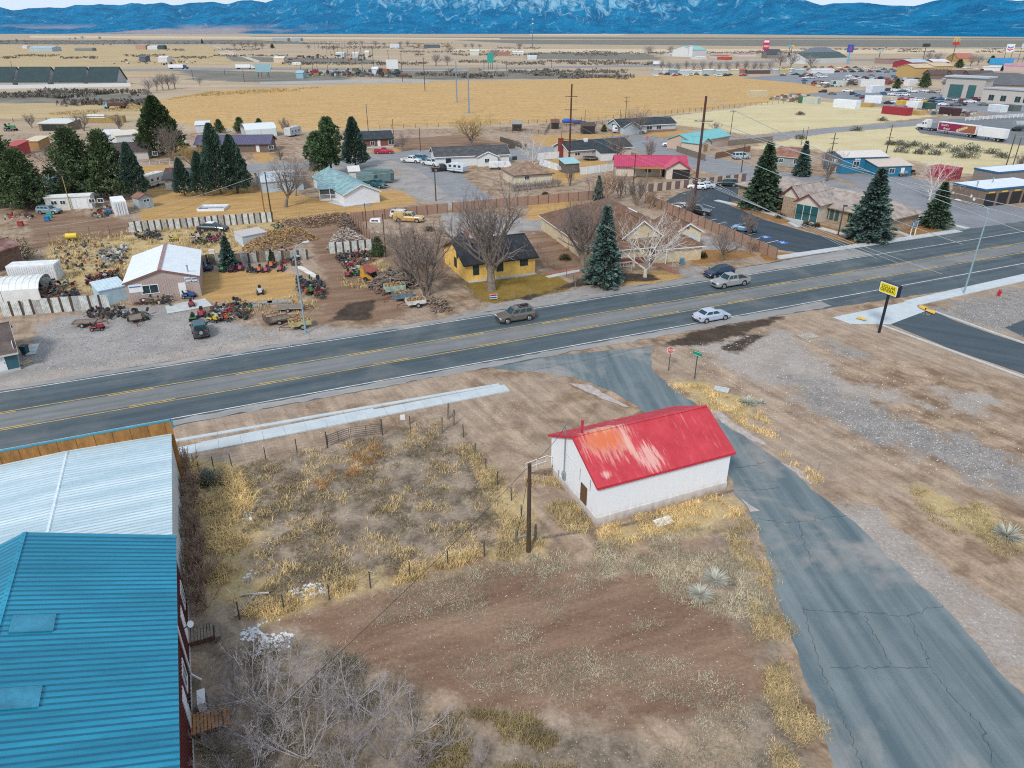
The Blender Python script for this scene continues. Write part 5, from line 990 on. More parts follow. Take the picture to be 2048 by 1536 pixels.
bin_((52, 708), (.02, .06, .075), 'dark wheeled bin against the teal house'); bin_((1363, 530), (.08, .22, .30), 'blue wheeled bin by the brick path'); bin_((851, 590), (.03, .04, .06), 'dark wheeled bin under the bare yard trees')
# ---------------------------------------------------------------- yellow house, brown-roofed house, clinic
YW = M((.80, .51, .13), .85, .12, 1.0, name='yellow_stucco')
YH = House('yellow_house', 'small yellow house with black shingle roof behind the big cottonwood', 'house', (932, 563), (1070, 545), (893, 525, 0), 2.6, 2.1, 'x', YW, SHG((.028, .032, .038)), over=.4, fascia=BLK)
BW = M((.03, .03, .03), .7, .1); YH.feat('w', 'f', 1.6, .9, .75, 1.4, BW); YH.feat('w', 'f', 5.4, 1.0, .9, 1.2, BW); YH.feat('w', 'f', 9.3, 1.4, 1.1, .75, BW); YH.feat('w', 'l', 4.6, 1.0, 1.0, 1.3, BW); YH.feat('w', 'l', 3.6, 2.6, .6, 1.0, BW)
YD = House('yellow_house_dormer', '', '', YH.root.matrix_basis @ Vector((1.0, 4.0, 0)), YH.root.matrix_basis @ Vector((4.4, 4.0, 0)), 5.6, 3.3, 1.3, 'y', YW, SHG((.030, .034, .04)), over=.3, fascia=BLK, world=True)
def adopt(child, parent, name):           # a wing of a building becomes parts of that building
    inv = parent.matrix_basis.inverted() @ child.matrix_basis
    for k in kids(child): k.parent = parent; k.matrix_basis = inv @ k.matrix_basis
    bpy.data.objects.remove(child)
adopt(YD.root, YH.root, 'wing'); YH.chimney(2.6, 6.6, 4.9, .55, .7)
TAN = M((.58, .48, .32), .85, .1, 1.0); BRN = SHG((.155, .085, .052))
BH = House('brown_roof_house', 'large tan house with brown gabled roofs behind the white birch', 'house', (1185, 535), (1388, 516), (1190, 450, 0), 2.7, 4.2, 'hip', TAN, BRN, over=.5, fascia=WHITE)
def wing(par, A, B, depth, eave, rise, ridge, wall, roof, feats=(), over=.35, fascia=None):
    w_ = House('w', '', '', A, B, depth, eave, rise, ridge, wall, roof, feats, over, fascia=fascia); adopt(w_.root, par.root, 'wing'); return w_
lp = lambda h, x, y: h.root.matrix_basis @ Vector((x, y, 0))
def wingl(par, x0, x1, y0, depth, *a, **k):
    w_ = House('w', '', '', lp(par, x0, y0), lp(par, x1, y0), depth, *a, world=True, **k); adopt(w_.root, par.root, 'wing')
wingl(BH, BH.L * .32, BH.L * .68, 1.6, BH.D * .45, 4.0, 2.3, 'y', TAN, BRN, over=.4, fascia=WHITE)
wingl(BH, BH.L * .60, BH.L + .6, -1.0, 4.5, 2.5, 1.1, 'hip', TAN, BRN, over=.5, fascia=WHITE)
wingl(BH, BH.L * .98, BH.L + 4.6, 6.2, 8.0, 2.6, 1.4, 'y', M((.66, .58, .42), .8, .1), BRN, over=.4, fascia=WHITE, feats=[('g', 'f', 2.5, .0, 3.7, 2.1, M((.50, .56, .62), .7, .15, 2)), ('v', 'f', 2.4, 3.0, .4, .4)])
BH.feat('t', 'f', 5, 1.2, 1.4, .1); BH.feat('w', 'f', 4, 1.0, 1.6, 1.2); BH.feat('o', 'f', BH.L * .58, .2, 2.2, 2.0, M((.10, .05, .035), .9, .2))
prt('brick_skirt', M((.22, .085, .06), .9, .2, 5), BH.root, lambda m: m.box(.5, -.09, .0, BH.L - .5, -.02, 1.0)); prt('porch_rail', WHITE, BH.root, lambda m: [m.box(2.5 + k * .5, -1.5, 0, 2.56 + k * .5, -1.44, .9) for k in range(9)] + [m.box(2.5, -1.5, .85, 6.6, -1.44, .92), m.box(2.5, -1.5, .15, 6.6, -1.44, .2)])
for f in (.35, .5, .66): prt('porch_post', WHITE, BH.root, lambda m: m.box(BH.L * f, -1.6, 0, BH.L * f + .14, -1.46, 2.4))
wingl(BH, BH.L * .44, BH.L * .62, 8.5, 3.0, 5.6, .5, 'flat', WHITE, M((.74, .76, .78), .5, .05), over=.15)
STONE = M((.36, .27, .19), .9, .3, 3, bump=.5, bscale=8, name='stone_wall'); SHT = SHG((.34, .285, .25)); MARO = M((.16, .015, .03), .6, .1)
CL = House('clinic', 'low stone clinic with light tan shingle roof and glazed gabled entrance', 'clinic', (1560, 420), (1770, 468), (1800, 446, 0), 2.9, 2.3, 'hip', STONE, SHT, over=.7, fascia=M((.32, .24, .18), .8, .1))
EB = House('w', '', '', (1588, 438), (1632, 447), 9, 3.6, 1.5, 'y', M((.60, .54, .46), .8, .08), SHT, over=.5, fascia=MARO)
for k in range(3): EB.feat('o', 'f', EB.L * (k + .5) / 3, .1, EB.L / 3 - .15, 2.9, M((.02, .09, .10), .15, .2, 1, coat=.4))
EB.feat('t', 'f', EB.L/2, 1.4, EB.L - .3, .08, BLK); adopt(EB.root, CL.root, 'wing')
E2 = House('w', '', '', (1562, 425), (1592, 432), 9, 3.9, 1.6, 'y', STONE, SHT, over=.6, fascia=MARO); E2.feat('v', 'f', E2.L/2, 4.0, .5, .5); prt('gable_panel', M((.62, .57, .48), .8, .08), E2.root, lambda m: m.extr([(.3, 3.3), (E2.L - .3, 3.3), (E2.L - .3, 3.9), (E2.L/2, 5.35), (.3, 3.9)], -.06, -.01)); adopt(E2.root, CL.root, 'wing')
E3 = House('w', '', '', (1475, 392), (1570, 420), 12, 2.8, 2.2, 'hip', STONE, SHT, over=.7, fascia=M((.32, .24, .18), .8, .1)); adopt(E3.root, CL.root, 'wing')
for x in (9.5, 10.6, 11.7, 12.8): CL.feat('o', 'f', x, .3, .8, 2.2, M((.02, .09, .10), .15, .2, 1, coat=.4))
for x in (15.5, 20.5): CL.feat('w', 'f', x, .9, .8, 1.4, M((.35, .42, .14), .7, .1))
CL.vent(4, 7, 5.0, 1.2, .22)
t = thing('clinic_sign', 'dark blue sign board on two white legs on the clinic lawn', 'sign', G(1824, 473), R(35)); prt('board', M((.06, .14, .20), .5, .1), t, lambda m: m.box(-.9, -.06, 1.6, .9, .06, 2.9)); 
for sx in (-1, 1): prt('leg', WHITE, t, lambda m: m.box(sx * .8 - .07, -.07, 0, sx * .8 + .07, .07, 2.7))
for k in range(4): prt('lettering', WHITE, t, lambda m: [m.box(-.7 + j * .22, -.07, 2.66 - k * .22, -.7 + j * .22 + .15, -.062, 2.72 - k * .22) for j in range(6 - k % 2)])
# ---------------------------------------------------------------- the rest of the neighbourhood
DKR = SHG((.03, .042, .05)); GYR = SHG((.07, .072, .078)); WW = M((.66, .66, .64), .8, .06, 1)
H_ = House('teal_roof_house', 'white house with pale teal roof and a corner porch on the gold lawn', 'house', (690, 412), (760, 404), (640, 352, 2.4), 2.4, 1.7, 'y', M((.70, .73, .77), .75, .05), SHG((.22, .36, .38)), over=.4, fascia=WHITE)
H_.feat('v', 'f', H_.L/2, 3.0, .5, .4, WHITE); H_.feat('d', 'l', H_.D * .3, .2, .9, 2.0)
wl_ = House('w', '', '', (640, 402), (682, 400), 6.5, 2.5, .45, 'shed', WW, SHG((.22, .36, .38)), over=.3); wl_.feat('o', 'f', wl_.L/2, .5, wl_.L - .4, 1.9, M((.06, .07, .08), .9, .2)); prt('porch_rail', WHITE, wl_.root, lambda m: [m.box(k * .2, -.15, .5, k * .2 + .05, -.1, 1.3) for k in range(int(wl_.L / .2))] + [m.box(0, -.15, 1.3, wl_.L, -.1, 1.37)]); prt('porch_post', WHITE, wl_.root, lambda m: [m.box(f * wl_.L, -.16, 0, f * wl_.L + .12, -.04, 2.4) for f in (0, .5, .97)]); adopt(wl_.root, H_.root, 'porch')
H_.vent(H_.L * .3, H_.D * .5, 3.4); H_.vent(H_.L * .6, H_.D * .4, 3.8, .3)
House('blue_grey_shed', 'blue grey metal shed behind the bare lawn tree', 'shed', (527, 386), (608, 379), (520, 345, 2.4), 2.4, 1.0, 'x', M((.40, .50, .58), .6, .08, 1), M((.48, .55, .6), .5, .08), over=.2, rib=.5)
GH = House('garage_house', 'low house with dark grey roof behind the four lawn conifers', 'house', (333, 380), (480, 376), 8, 2.5, 1.6, 'x', WW, GYR, [('g', 'f', 3.0, 0, 4.5, 2.1), ('w', 'f', 12, 1.0, 1.2, 1.0)], over=.5); GH.chimney(1.0, 3.0, 3.4, .7, 1.0)
House('brown_roof_cottage', 'long house with dark brown roof behind the junipers', 'house', (205, 322), (298, 318), 9, 2.5, 1.6, 'x', M((.50, .49, .45), .8, .1), SHG((.07, .05, .05)), [('w', 'f', 14, 1.0, 1.2, 1.0)], over=.5)
House('purple_roof_house', 'long house with purple grey roof and a gabled porch', 'house', (395, 306), (540, 304), 9, 2.6, 1.8, 'x', M((.16, .12, .10), .85, .15), M((.10, .09, .16), .6, .1, 1, name='purple_metal'), [('w', 'f', 10, .9, 1.4, 1.0), ('d', 'f', 18, .1, 1, 2), ('w', 'f', 22, .9, 1.4, 1.0)], over=.6, rib=.5)
arch_shelter((492, 276), (555, 272), 9, 4.2, 'white arched metal shelter behind the purple roofed house', M((.66, .72, .74), .5, .05))
House('brick_house', 'brick house with dark blue grey roof and white front steps', 'house', (727, 297), (787, 294), 9, 2.7, 1.7, 'x', M((.19, .075, .055), .9, .25, 4, name='brick'), DKR, [('w', 'f', 9, .9, 2.0, 1.2), ('w', 'f', 3, .9, 1.2, 1.1), ('d', 'f', 5, .3, .9, 2)], over=.4, base=(CONC, .5), fascia=BLK)
LH = House('ranch_house', 'long white ranch house with dark grey gabled roof by the street', 'house', (872, 334), (1018, 328), 9.5, 2.7, 1.7, 'x', M((.66, .68, .68), .75, .05), GYR, [('w', 'f', 3.5, 1.0, 1.3, 1.0, BW), ('w', 'f', 16.8, 1.0, .9, 1.0, BW), ('w', 'f', 22, 1.1, 1.2, .8, BW), ('v', 'l', 4.7, 2.4, .8, .8)], over=.5, fascia=WHITE)
wingl(LH, LH.L * .55, LH.L * .82, -2.2, 6, 2.6, 1.2, 'y', M((.66, .68, .68), .75, .05), GYR, over=.4, fascia=WHITE, feats=[('w', 'f', 2.5, 1.0, 1.2, 1.0)])
PH = House('cream_house', 'cream bungalow with dark roof and a tall brick chimney', 'house', (1137, 320), (1262, 311), 9.5, 2.6, 1.8, 'x', M((.56, .48, .42), .8, .06), DKR, [('w', 'f', 2.8, 1.1, 1.5, .8), ('w', 'f', 8, 1.5, .8, .4), ('w', 'f', 12, 1.2, 1.4, .8), ('d', 'f', 15, .1, .9, 2.0, BLK), ('d', 'f', 9.9, .1, .9, 2.0)], over=.5, fascia=WHITE)
PH.chimney(-.6, 4.0, 0, 1.2, 5.4, M((.20, .045, .04), .9, .2, 5)); prt('swamp_cooler', WHITE, PH.roof, lambda m: (m.box(7.0, 3.6, 3.9, 8.0, 4.6, 5.0), m.tube((7.5, 3.59, 4.5), (7.5, 3.55, 4.5), .3, .3, 10)))
RH = House('red_roof_house', 'cream house with a pinkish red metal roof and wooden pergola', 'house', (1232, 352), (1370, 354), 9, 2.6, 1.8, 'x', M((.58, .51, .43), .8, .06), M((.46, .045, .11), .5, .08, .8, name='red_metal'), [('w', 'f', 8, 1.0, 1.4, 1.0), ('d', 'f', 12, .1, .9, 2.0, BLK)], over=.6, rib=.45, fascia=M((.30, .03, .07), .6, .1))
wingl(RH, RH.L * .70, RH.L * 1.02, -3.5, 8, 2.7, 1.7, 'y', M((.58, .51, .43), .8, .06), M((.46, .045, .11), .5, .08, .8, name='red_metal'), over=.5, rib=.45, fascia=M((.30, .03, .07), .6, .1), feats=[('o', 'f', 3.6, .1, 4.2, 2.3, M((.025, .022, .022), .9, .2))])
prt('pergola', M((.36, .19, .06), .85, .25, 2), RH.root, lambda m: [m.box(4.0, -3.2, 2.35, 14, -.7, 2.42)] + [m.box(4 + k * .5, -3.4, 2.42, 4.1 + k * .5, -.65, 2.52) for k in range(20)] + [m.box(x, -3.2, 0, x + .15, -3.05, 2.35) for x in (4.2, 7.4, 10.6, 13.7)])
SB_ = House('blue_ranch_house', 'pale blue ranch house with dark roof beside the gold field', 'house', (1240, 268), (1350, 262), 9, 2.7, 1.8, 'x', M((.42, .50, .56), .8, .06), DKR, [('w', 'f', 12, 1.0, 2.2, 1.1), ('w', 'f', 16, 1.0, 2.0, 1.1), ('g', 'f', 4.4, 0, 3.2, 2.1)], over=.5, base=(M((.26, .16, .13), .9, .2), .8), fascia=WHITE)
wingl(SB_, 0, 6.5, -2.5, 8, 2.7, 1.7, 'y', M((.42, .50, .56), .8, .06), DKR, over=.4, fascia=WHITE)
TR = House('teal_metal_roof_house', 'cream house with teal metal roof and a front gable by the corner', 'house', (1382, 302), (1457, 288), 9, 2.7, 1.7, 'x', M((.52, .38, .30), .8, .08), M((.16, .42, .44), .5, .06, 1), [('w', 'f', 8, 1.0, 1.2, 1.0), ('d', 'f', 6, .2, .9, 2, RED), ('w', 'f', 11, 1.0, 1.2, 1.0)], over=.4, rib=.5)
wingl(TR, -1, 4.5, -4.0, 7, 2.6, 1.4, 'y', M((.56, .48, .38), .8, .08), M((.16, .42, .44), .5, .06, 1), over=.4, rib=.5, feats=[('o', 'f', 2.6, .1, 2.2, 2.0, M((.3, .2, .1), .9, .2))])
House('tan_garage', 'low cream house with tan hip roof behind the brown fence', 'house', (1030, 371), (1104, 366), 9, 2.5, 2.0, 'hip', CREAM, SHG((.26, .175, .12)), [('w', 'f', 3, 1.2, 1.0, .8)], over=.5, fascia=M((.08, .05, .04), .8, .1))
BS = House('blue_workshop', 'bright blue metal workshop with a white roller door', 'workshop', (1680, 348), (1770, 345), 8, 4.0, 1.0, 'x', M((.025, .17, .29), .5, .08, 1), M((.62, .58, .54), .5, .08), over=.3, rib=.5, fascia=M((.02, .12, .22), .5, .1))
BS.feat('g', 'l', 4.0, .05, 4.0, 3.2); BS.feat('w', 'f', 4, 1.6, 1.6, 1.4); BS.feat('w', 'f', 12, 3.0, 1.4, .6); BS.feat('s', 'f', 4.2, 3.3, 1.6, .6, WHITE)
wingl(BS, 6.5, 16, -5.5, 5.45, 2.6, .9, 'shed', M((.025, .17, .29), .5, .08, 1), M((.58, .48, .40), .5, .08), over=.3, feats=[('w', 'f', 4, .9, 1.4, 1.1), ('d', 'f', 7, .1, 1, 2)])
House('brown_cottage', 'grey green cottage with orange brown roof beside the spruce', 'house', (1546, 330), (1594, 335), 9, 2.6, 1.7, 'x', M((.26, .30, .30), .8, .1), SHG((.26, .12, .08)), [('w', 'f', 6, .9, 1.2, 1.1), ('w', 'f', 2, .9, 1, 1.0)], over=.4, fascia=M((.5, .45, .4), .8, .1))
CWW = M((.20, .145, .11), .9, .15, 1.5); CWR = M((.68, .72, .76), .5, .06, 1); CWB = M((.015, .12, .26), .5, .1)
cwa = G(1962, 414); cwv = G(1898, 399) - cwa; cwu = Vector((cwv.y, -cwv.x, 0)).normalized()
CW = House('car_wash', 'brown block car wash with white roof, blue fascia and open bays', 'car wash', cwa, cwa + cwu * 18, cwv.length, 3.3, .35, 'flat', CWW, CWR, over=.15, fascia=CWB, world=True)
for x in (1.9, 5.6, 9.4, 13): CW.feat('o', 'f', x, .02, 3.0, 2.6, BLK); CW.feat('s', 'f', x, 2.75, 1.6, .25, M((.75, .50, .03), .5, .1))
for c in ((1.0, 3.0), (8, 5)): CW.vent(c[0], c[1], 3.7, .9, .12)
prt('wall_panels', WHITE, CW.root, lambda m: (m.tube((-.0, 2.0, 1.2), (-.05, 2.0, 1.2), .3, .3, 12), m.box(-.05, 2.6, 1.4, -.0, 3.0, 2.0), m.box(-.05, 7.0, 1.4, 0, 7.4, 1.8)))
prt('vending_machine', M((.02, .22, .48), .4, .1), CW.root, lambda m: m.box(16.0, -.7, 0, 16.9, -.02, 2.0))
House('car_wash_annex', 'second low car wash block with white roof behind the first', 'car wash', G(1988, 376), G(1988, 376) + cwu * 20, cwv.length * .8, 3.3, .35, 'flat', M((.22, .20, .19), .9, .1), CWR, over=.15, fascia=CWB, world=True)
container((1899, 362), (1920, 358), 6, 2.6, (.32, .02, .05), 'red shipping container behind the car wash', doorside='f')
# sheds, pens
for A, B, D_, h, w_, rf, lb in (((1024, 262), (1044, 262), 4, 2.4, M((.13, .085, .055), .95, .3), M((.28, .28, .27), .8, .2), 'small dark wooden shelter at the left of the pens'), ((1103, 258), (1118, 258), 4, 2.2, M((.10, .07, .05), .95, .3), M((.16, .07, .05), .8, .2), 'open wooden shelter with a rusty roof in the pens'), ((1163, 268), (1190, 268), 5, 2.6, M((.06, .045, .035), .95, .3), M((.08, .06, .05), .9, .2), 'dark open animal shelter right of the tall pole'), ((80, 262), (138, 262), 9, 2.6, M((.20, .15, .11), .95, .3), M((.60, .62, .58), .6, .1), 'white roofed open pole barn in the far left paddock'), ((1130, 347), (1158, 345), 4, 2.4, M((.12, .11, .10), .9, .2), M((.30, .50, .53), .5, .1), 'little teal roofed shed beside the white vinyl fence'), ((1202, 322), (1238, 320), 4, 2.2, M((.62, .64, .65), .8, .06), DKR, 'small white garden shed with dark roof behind the cream bungalow'), ((205, 285), (235, 284), 7, 2.4, M((.5, .54, .58), .8, .1), M((.62, .66, .7), .6, .1), 'pale tent-like shed behind the brown roofed house'), ((235, 290), (283, 286), 7, 2.8, M((.60, .62, .62), .8, .1), M((.64, .58, .48), .6, .1), 'white topped shed left of the pyramid juniper'), ((55, 300), (80, 300), 6, 2.6, M((.34, .20, .08), .9, .2), M((.62, .52, .36), .6, .1), 'tan wooden cabin beyond the left gravel yard'), ((15, 312), (38, 312), 6, 2.8, M((.40, .05, .05), .8, .15), M((.42, .08, .07), .7, .1), 'small red shed beyond the dark junipers'), ((700, 360), (720, 359), 3, 2.0, WW, WW, 'white storage box behind the teal roofed house'), ((393, 265), (420, 264), 6, 2.5, M((.5, .55, .6), .8, .1), M((.60, .66, .7), .6, .1), 'pale blue shed right of the pyramid juniper'), ((110, 395), (150, 390), 7, 2.6, M((.30, .36, .40), .9, .1), M((.12, .19, .20), .8, .1), 'low grey green house behind the junipers')):
    H_ = House('small_shed', lb, 'shed', A, B, D_, h, .7, 'shed', w_, rf, over=.3)
    if 'open' in lb or 'shelter' in lb: H_.feat('o', 'f', H_.L/2, .05, H_.L * .8, h * .8, BLK)
# ---------------------------------------------------------------- fences of the neighbourhood
pfence('panel_fence', 'white panel fence with dark gaps along the back of the junk yard', (262, 466), (548, 444), 2.0, [PWH, PDK, PWH, PDK, PGY, PDK], .55, wav=.04, lean=.03)
pfence('panel_fence', 'white panel fence with dark gaps in front of the carport', (8, 634), (206, 618), 2.0, [PWH, PDK, PWH, PDK, PWH, PDK, PGY], .62, wav=.05, lean=.03)
pfence('panel_fence', 'short white panel fence holding the grey woodpile beside the dirt track', (660, 508), (748, 500), 1.9, [PWH, PDK], .6, wav=.05, lean=.04)
pfence('panel_fence', 'weathered pale panel fence behind the row of mowers', (400, 532), (600, 520), 1.7, [PGY, PDK, WEATH, PGY, PDK], .7, wav=.08, lean=.05)
BF = M((.34, .215, .155), .85, .1, 1.5, name='brown_panel'); BFP = M((.16, .10, .08), .9, .2)
pfence('board_fence', 'long brown panel fence behind the gravel yard of the yellow truck', (704, 445), (895, 425), 1.9, [BF], 2.3, posts=(1, BFP))
pfence('board_fence', 'brown panel fence running from the corner down towards the round juniper', (704, 445), (765, 512), 1.9, [BF], 2.3, posts=(1, BFP))
pfence('board_fence', 'brown panel fence behind the tan hip roofed house', (905, 424), (1195, 398), 1.9, [BF], 2.3, posts=(1, BFP))
pfence('board_fence', 'brown panel fence between the brown roofed house and the clinic lot', (1290, 405), (1552, 520), 1.9, [BF], 2.3, posts=(1, BFP))
pfence('striped_fence', 'cream and maroon striped board fence along the clinic lot', (1250, 390), (1490, 362), 1.8, [M((.52, .46, .36), .8, .1), M((.17, .11, .11), .9, .2)], 1.3, posts=(2, BFP))
VW = M((.70, .73, .76), .5, .04, 1)
pfence('vinyl_fence', 'white vinyl fence between the teal shed and the red roofed house', (1160, 350), (1225, 342), 1.9, [VW], 2.2, posts=(1, VW)); pfence('vinyl_fence', 'white vinyl fence running behind the cream bungalow', (1075, 320), (1140, 315), 1.9, [VW], 2.2, posts=(1, VW)); pfence('vinyl_fence', 'leaning white vinyl fence beside the pale bare tree', (1078, 330), (1125, 344), 1.7, [VW], 2.2, lean=.3)
pfence('board_fence', 'grey weathered board fence beside the teal metal roofed house', (1353, 303), (1410, 322), 1.7, [WEATH], 2.2, posts=(1, WEATH)); pfence('board_fence', 'dark brown board fence behind the silver van', (1430, 318), (1500, 303), 1.7, [M((.20, .11, .07), .9, .2)], 2.2); pfence('board_fence', 'grey board fence behind the teal metal roofed house', (1455, 292), (1545, 283), 1.7, [WEATH], 2.4); pfence('board_fence', 'dark board fence along the pen road', (1000, 283), (1055, 300), 1.6, [M((.10, .08, .065), .9, .2)], 2.2); pfence('board_fence', 'low dark board fence beside the willow', (975, 300), (1030, 297), 1.3, [M((.10, .08, .065), .9, .2)], 2.2); pfence('board_fence', 'brown board fence behind the brown cottage', (1655, 316), (1690, 325), 1.8, [M((.26, .12, .06), .9, .2)], 2.2)
GALV = M((.26, .27, .27), .6, .15)
wfence('chain_link_fence', 'chain link fence along the edge of the gold lawn above the woodpile', [(548, 446), (600, 440), (650, 433), (692, 426)], 1.5, GALV, (.05, .5, 1.0, 1.48), 3, wr=.012)
wfence('chain_link_fence', 'chain link fence along the front yard of the yellow house', [(918, 565), (960, 605), (995, 602), (1060, 593), (1110, 586), (1150, 580)], 1.15, GALV, (.05, .4, .75, 1.12), 3, wr=.010)
wfence('chain_link_fence', 'chain link fence between the yellow house and the tall spruce', [(1075, 500), (1095, 530), (1120, 545), (1160, 572)], 1.15, M((.07, .12, .10), .6, .2), (.05, .4, .75, 1.12), 2.5, wr=.010)
wfence('wire_fence', 'thin wire fence across the dirt between the rusted shed and the panel fence', [(100, 480), (180, 470), (260, 462)], 1.6, DKSTEEL, (.4, .8, 1.2, 1.55), 4)
wfence('chain_link_fence', 'chain link fence beside the gravel drive left of the yellow house', [(762, 512), (800, 560), (860, 570), (915, 566)], 1.4, GALV, (.05, .7, 1.35), 3, wr=.012)
wfence('post_fence', 'long wooden post fence along the near edge of the gold field', [(760, 258), (900, 253), (1020, 249), (1180, 241), (1330, 229), (1500, 212), (1640, 202)], 1.5, M((.10, .08, .065), .9, .2), (.5, 1.0, 1.4), 4.2, pr=.10, wr=.02)
wfence('post_fence', 'wooden post fence around the animal pens', [(1000, 262), (1090, 270), (1100, 255), (1180, 252), (1240, 246)], 1.6, M((.10, .08, .065), .9, .2), (.5, 1.0, 1.4), 3.0, pr=.10, wr=.04)
wfence('rail_fence', 'pale rail fence along the street behind the cottage', [(300, 330), (360, 327)], 1.1, WHITE, (.45, .9), 2.5, pr=.07, wr=.05)
wfence('post_fence', 'wooden post fence across the far left paddock', [(-40, 245), (60, 243), (160, 240), (200, 236)], 1.4, M((.10, .08, .065), .9, .2), (.5, 1.0), 6, pr=.12, wr=.04)
t = thing('rail_fence', 'white three-rail fence beside the truck parking road', 'fence', G(1930, 242), 0); a, b = Vector(), G(2140, 228) - G(1930, 242)
for k in range(26): q = a.lerp(b, k / 25); prt('post', WHITE, t, lambda m: m.obox((q.x, q.y), .18, .18, 0, 1.5))
prt('rail', WHITE, t, lambda m: [m.loft([[a + Vector((0, -.05, z)), a + Vector((0, .05, z)), a + Vector((0, .05, z + .2)), a + Vector((0, -.05, z + .2))], [b + Vector((0, -.05, z)), b + Vector((0, .05, z)), b + Vector((0, .05, z + .2)), b + Vector((0, -.05, z + .2))]]) for z in (.3, .75, 1.2)])
# ---------------------------------------------------------------- poles and wires
wp = lambda t, x, z: t.location + Vector((x * math.cos(t.rotation_euler.z) + .1 * math.sin(t.rotation_euler.z), x * math.sin(t.rotation_euler.z) - .1 * math.cos(t.rotation_euler.z), z))
BRP = M((.085, .032, .026), .85, .3, 3, stretch=(6, 6, .5), name='red_brown_pole')
TP1 = upole((1385, 430), 192, 'tallest dark red-brown pole rising from the clinic lot', .30, (4.4, 15.0), BRP, 3.4, R(-8))
TP2 = upole((1138, 332), 168, 'tall dark pole with several arms beside the cream bungalow', .28, (3.0, 6.3, 10.0, 13.8), BRP, 3.2, R(-5))
H1, H2 = TP1['h'], TP2['h']
EP = un(2330, 480, 112); EPg = Vector((EP.x, EP.y, 0))
t3_ = thing('utility_pole', 'tall pole beyond the right edge carrying the wires across the highway', 'utility pole', EPg); prt('pole', BRP, t3_, lambda m: m.tube((0, 0, 0), (0, 0, EP.z + 3), .28, .2, 8))
ends = [(2330, 470), (2330, 500), (2330, 560), (2330, 615)]
for k, (x, z) in enumerate(((-1.5, H1 - 4.2), (1.5, H1 - 4.2), (0, H1 - .1), (0, H1 - 8))):
    wire(wp(TP1, x, z), un(*ends[k], 112), 1.6, 'high overhead wire from the tallest pole to the right edge', .05)
for k, x in enumerate((-1.6, -.5, .5, 1.6)):
    wire(wp(TP1, x, H1 - 14.8), un(2230, 660 + k * 22, 92), 1.0, 'low overhead wire crossing the highway by the clinic', .035)
for x, z, z2 in ((-1.4, H2 - 2.9, H1 - 4.2), (1.4, H2 - 2.9, H1 - 4.2), (-1.4, H2 - 9.8, H1 - 14.8), (1.4, H2 - 9.8, H1 - 14.8)): wire(wp(TP2, x, z), wp(TP1, x, z2), 1.0, 'overhead wire strung between the two tall dark poles', .018)
PL = {}
for i, (b, tp, lb, r, arms, rz) in enumerate([
    ((530, 430), 345, 'orange brown pole standing on the gold lawn beside a dark pole', .14, (), 0), ((545, 444), 344, 'dark pole at the end of the white panel fence', .15, (), 0), ((872, 402), 331, 'wooden pole at the street end above the gravel yard', .14, (.4,), 0), ((737, 266), 208, 'leaning pole with a transformer at the edge of the gold field', .13, (), 0), ((787, 270), 238, 'short pole beside the small street tree', .12, (), 0), ((841, 302), 255, 'pole at the corner of the bare dirt paddock', .12, (), 0), ((772, 514), 428, 'bare straight post inside the gravel yard fence', .10, (), 0), ((734, 461), 406, 'thin bare post beside the grey woodpile', .09, (), 0),
    ((1250, 250), 193, 'leaning pole with crossarms left of the blue ranch house', .14, (.4, 1.8), .3), ((1169, 258), 220, 'thin bare pole behind the animal shelters', .11, (), 0), ((1240, 242), 219, 'thin bare pole at the field fence', .11, (), 0), ((1266, 378), 307, 'wooden pole with a low arm before the red roofed house', .14, (3.2,), 0), ((1482, 345), 287, 'pole beside the silver van', .14, (.5,), 0), ((1460, 274), 221, 'pole with a crossarm behind the teal metal roofed house', .13, (.3,), 0), ((1656, 342), 266, 'dark pole with double arms left of the blue workshop', .15, (1.4, 2.6), .2), ((1771, 312), 250, 'pole with two crossarms behind the blue workshop', .15, (.3, 3.5), .2), ((1602, 290), 256, 'thin dark pole behind the brown cottage', .12, (), 0), ((1611, 287), 254, 'thin red-brown pole behind the brown cottage', .12, (), 0), ((2012, 332), 269, 'leaning pole above the car wash', .15, (.3,), .2), ((2026, 330), 276, 'second leaning pole above the car wash', .14, (), 0), ((1122, 316), 262, 'thin pole beside the red brick chimney', .09, (), 0), ((143, 420), 352, 'yellowish bare post behind the mobile home', .1, (), 0), ((285, 386), 343, 'orange wooden pole rising behind the small grey shed', .14, (), 0)]):
    PL[i] = upole(b, tp, lb, r, arms, M((.28, .13, .04), .9, .3) if 'orange' in lb else (M((.36, .25, .10), .9, .3) if 'yellowish' in lb else None), 2.2, rz, name='post' if ' post ' in lb else 'utility_pole', extra=2.0 if 'transformer' in lb else None)
tipw = lambda t: t.location + Vector((0, 0, t['h'] - .15))
wire(tipw(PL[2]), tipw(PL[1]), 1.2, 'long pale wire crossing above the gold lawn', .03); wire(tipw(PL[1]), un(-60, 470, 118), 2.0, 'long pale wire from the dark pole to the left above the junk yard', .03)
wire(tipw(PL[0]) - Vector((0, 0, .5)), un(-60, 505, 108), 2.5, 'lower dark wire above the gold lawn and junk yard', .018, DWIRE)
SPM = M((.17, .27, .36), .5, .15)
for b, tp, lb, arms in (((938, 226), 140, 'blue grey steel transmission pole with three arm pairs in front of the gold field', (12, 17.5, 23)), ((914, 205), 122, 'blue grey steel transmission pole farther across the gold field', (14, 22))):
    upole(b, tp, lb, .34, arms, SPM, 5.0)
FP_ = [((850, 182), 115), ((805, 163), 107), ((779, 150), 100), ((748, 143), 97), ((725, 141), 92), ((711, 125), 93), ((697, 125), 92), ((686, 118), 90), ((676, 112), 87), ((669, 110), 86), ((661, 108), 86), ((654, 106), 84), ((645, 101), 83), ((638, 100), 82), ((630, 98), 82)]
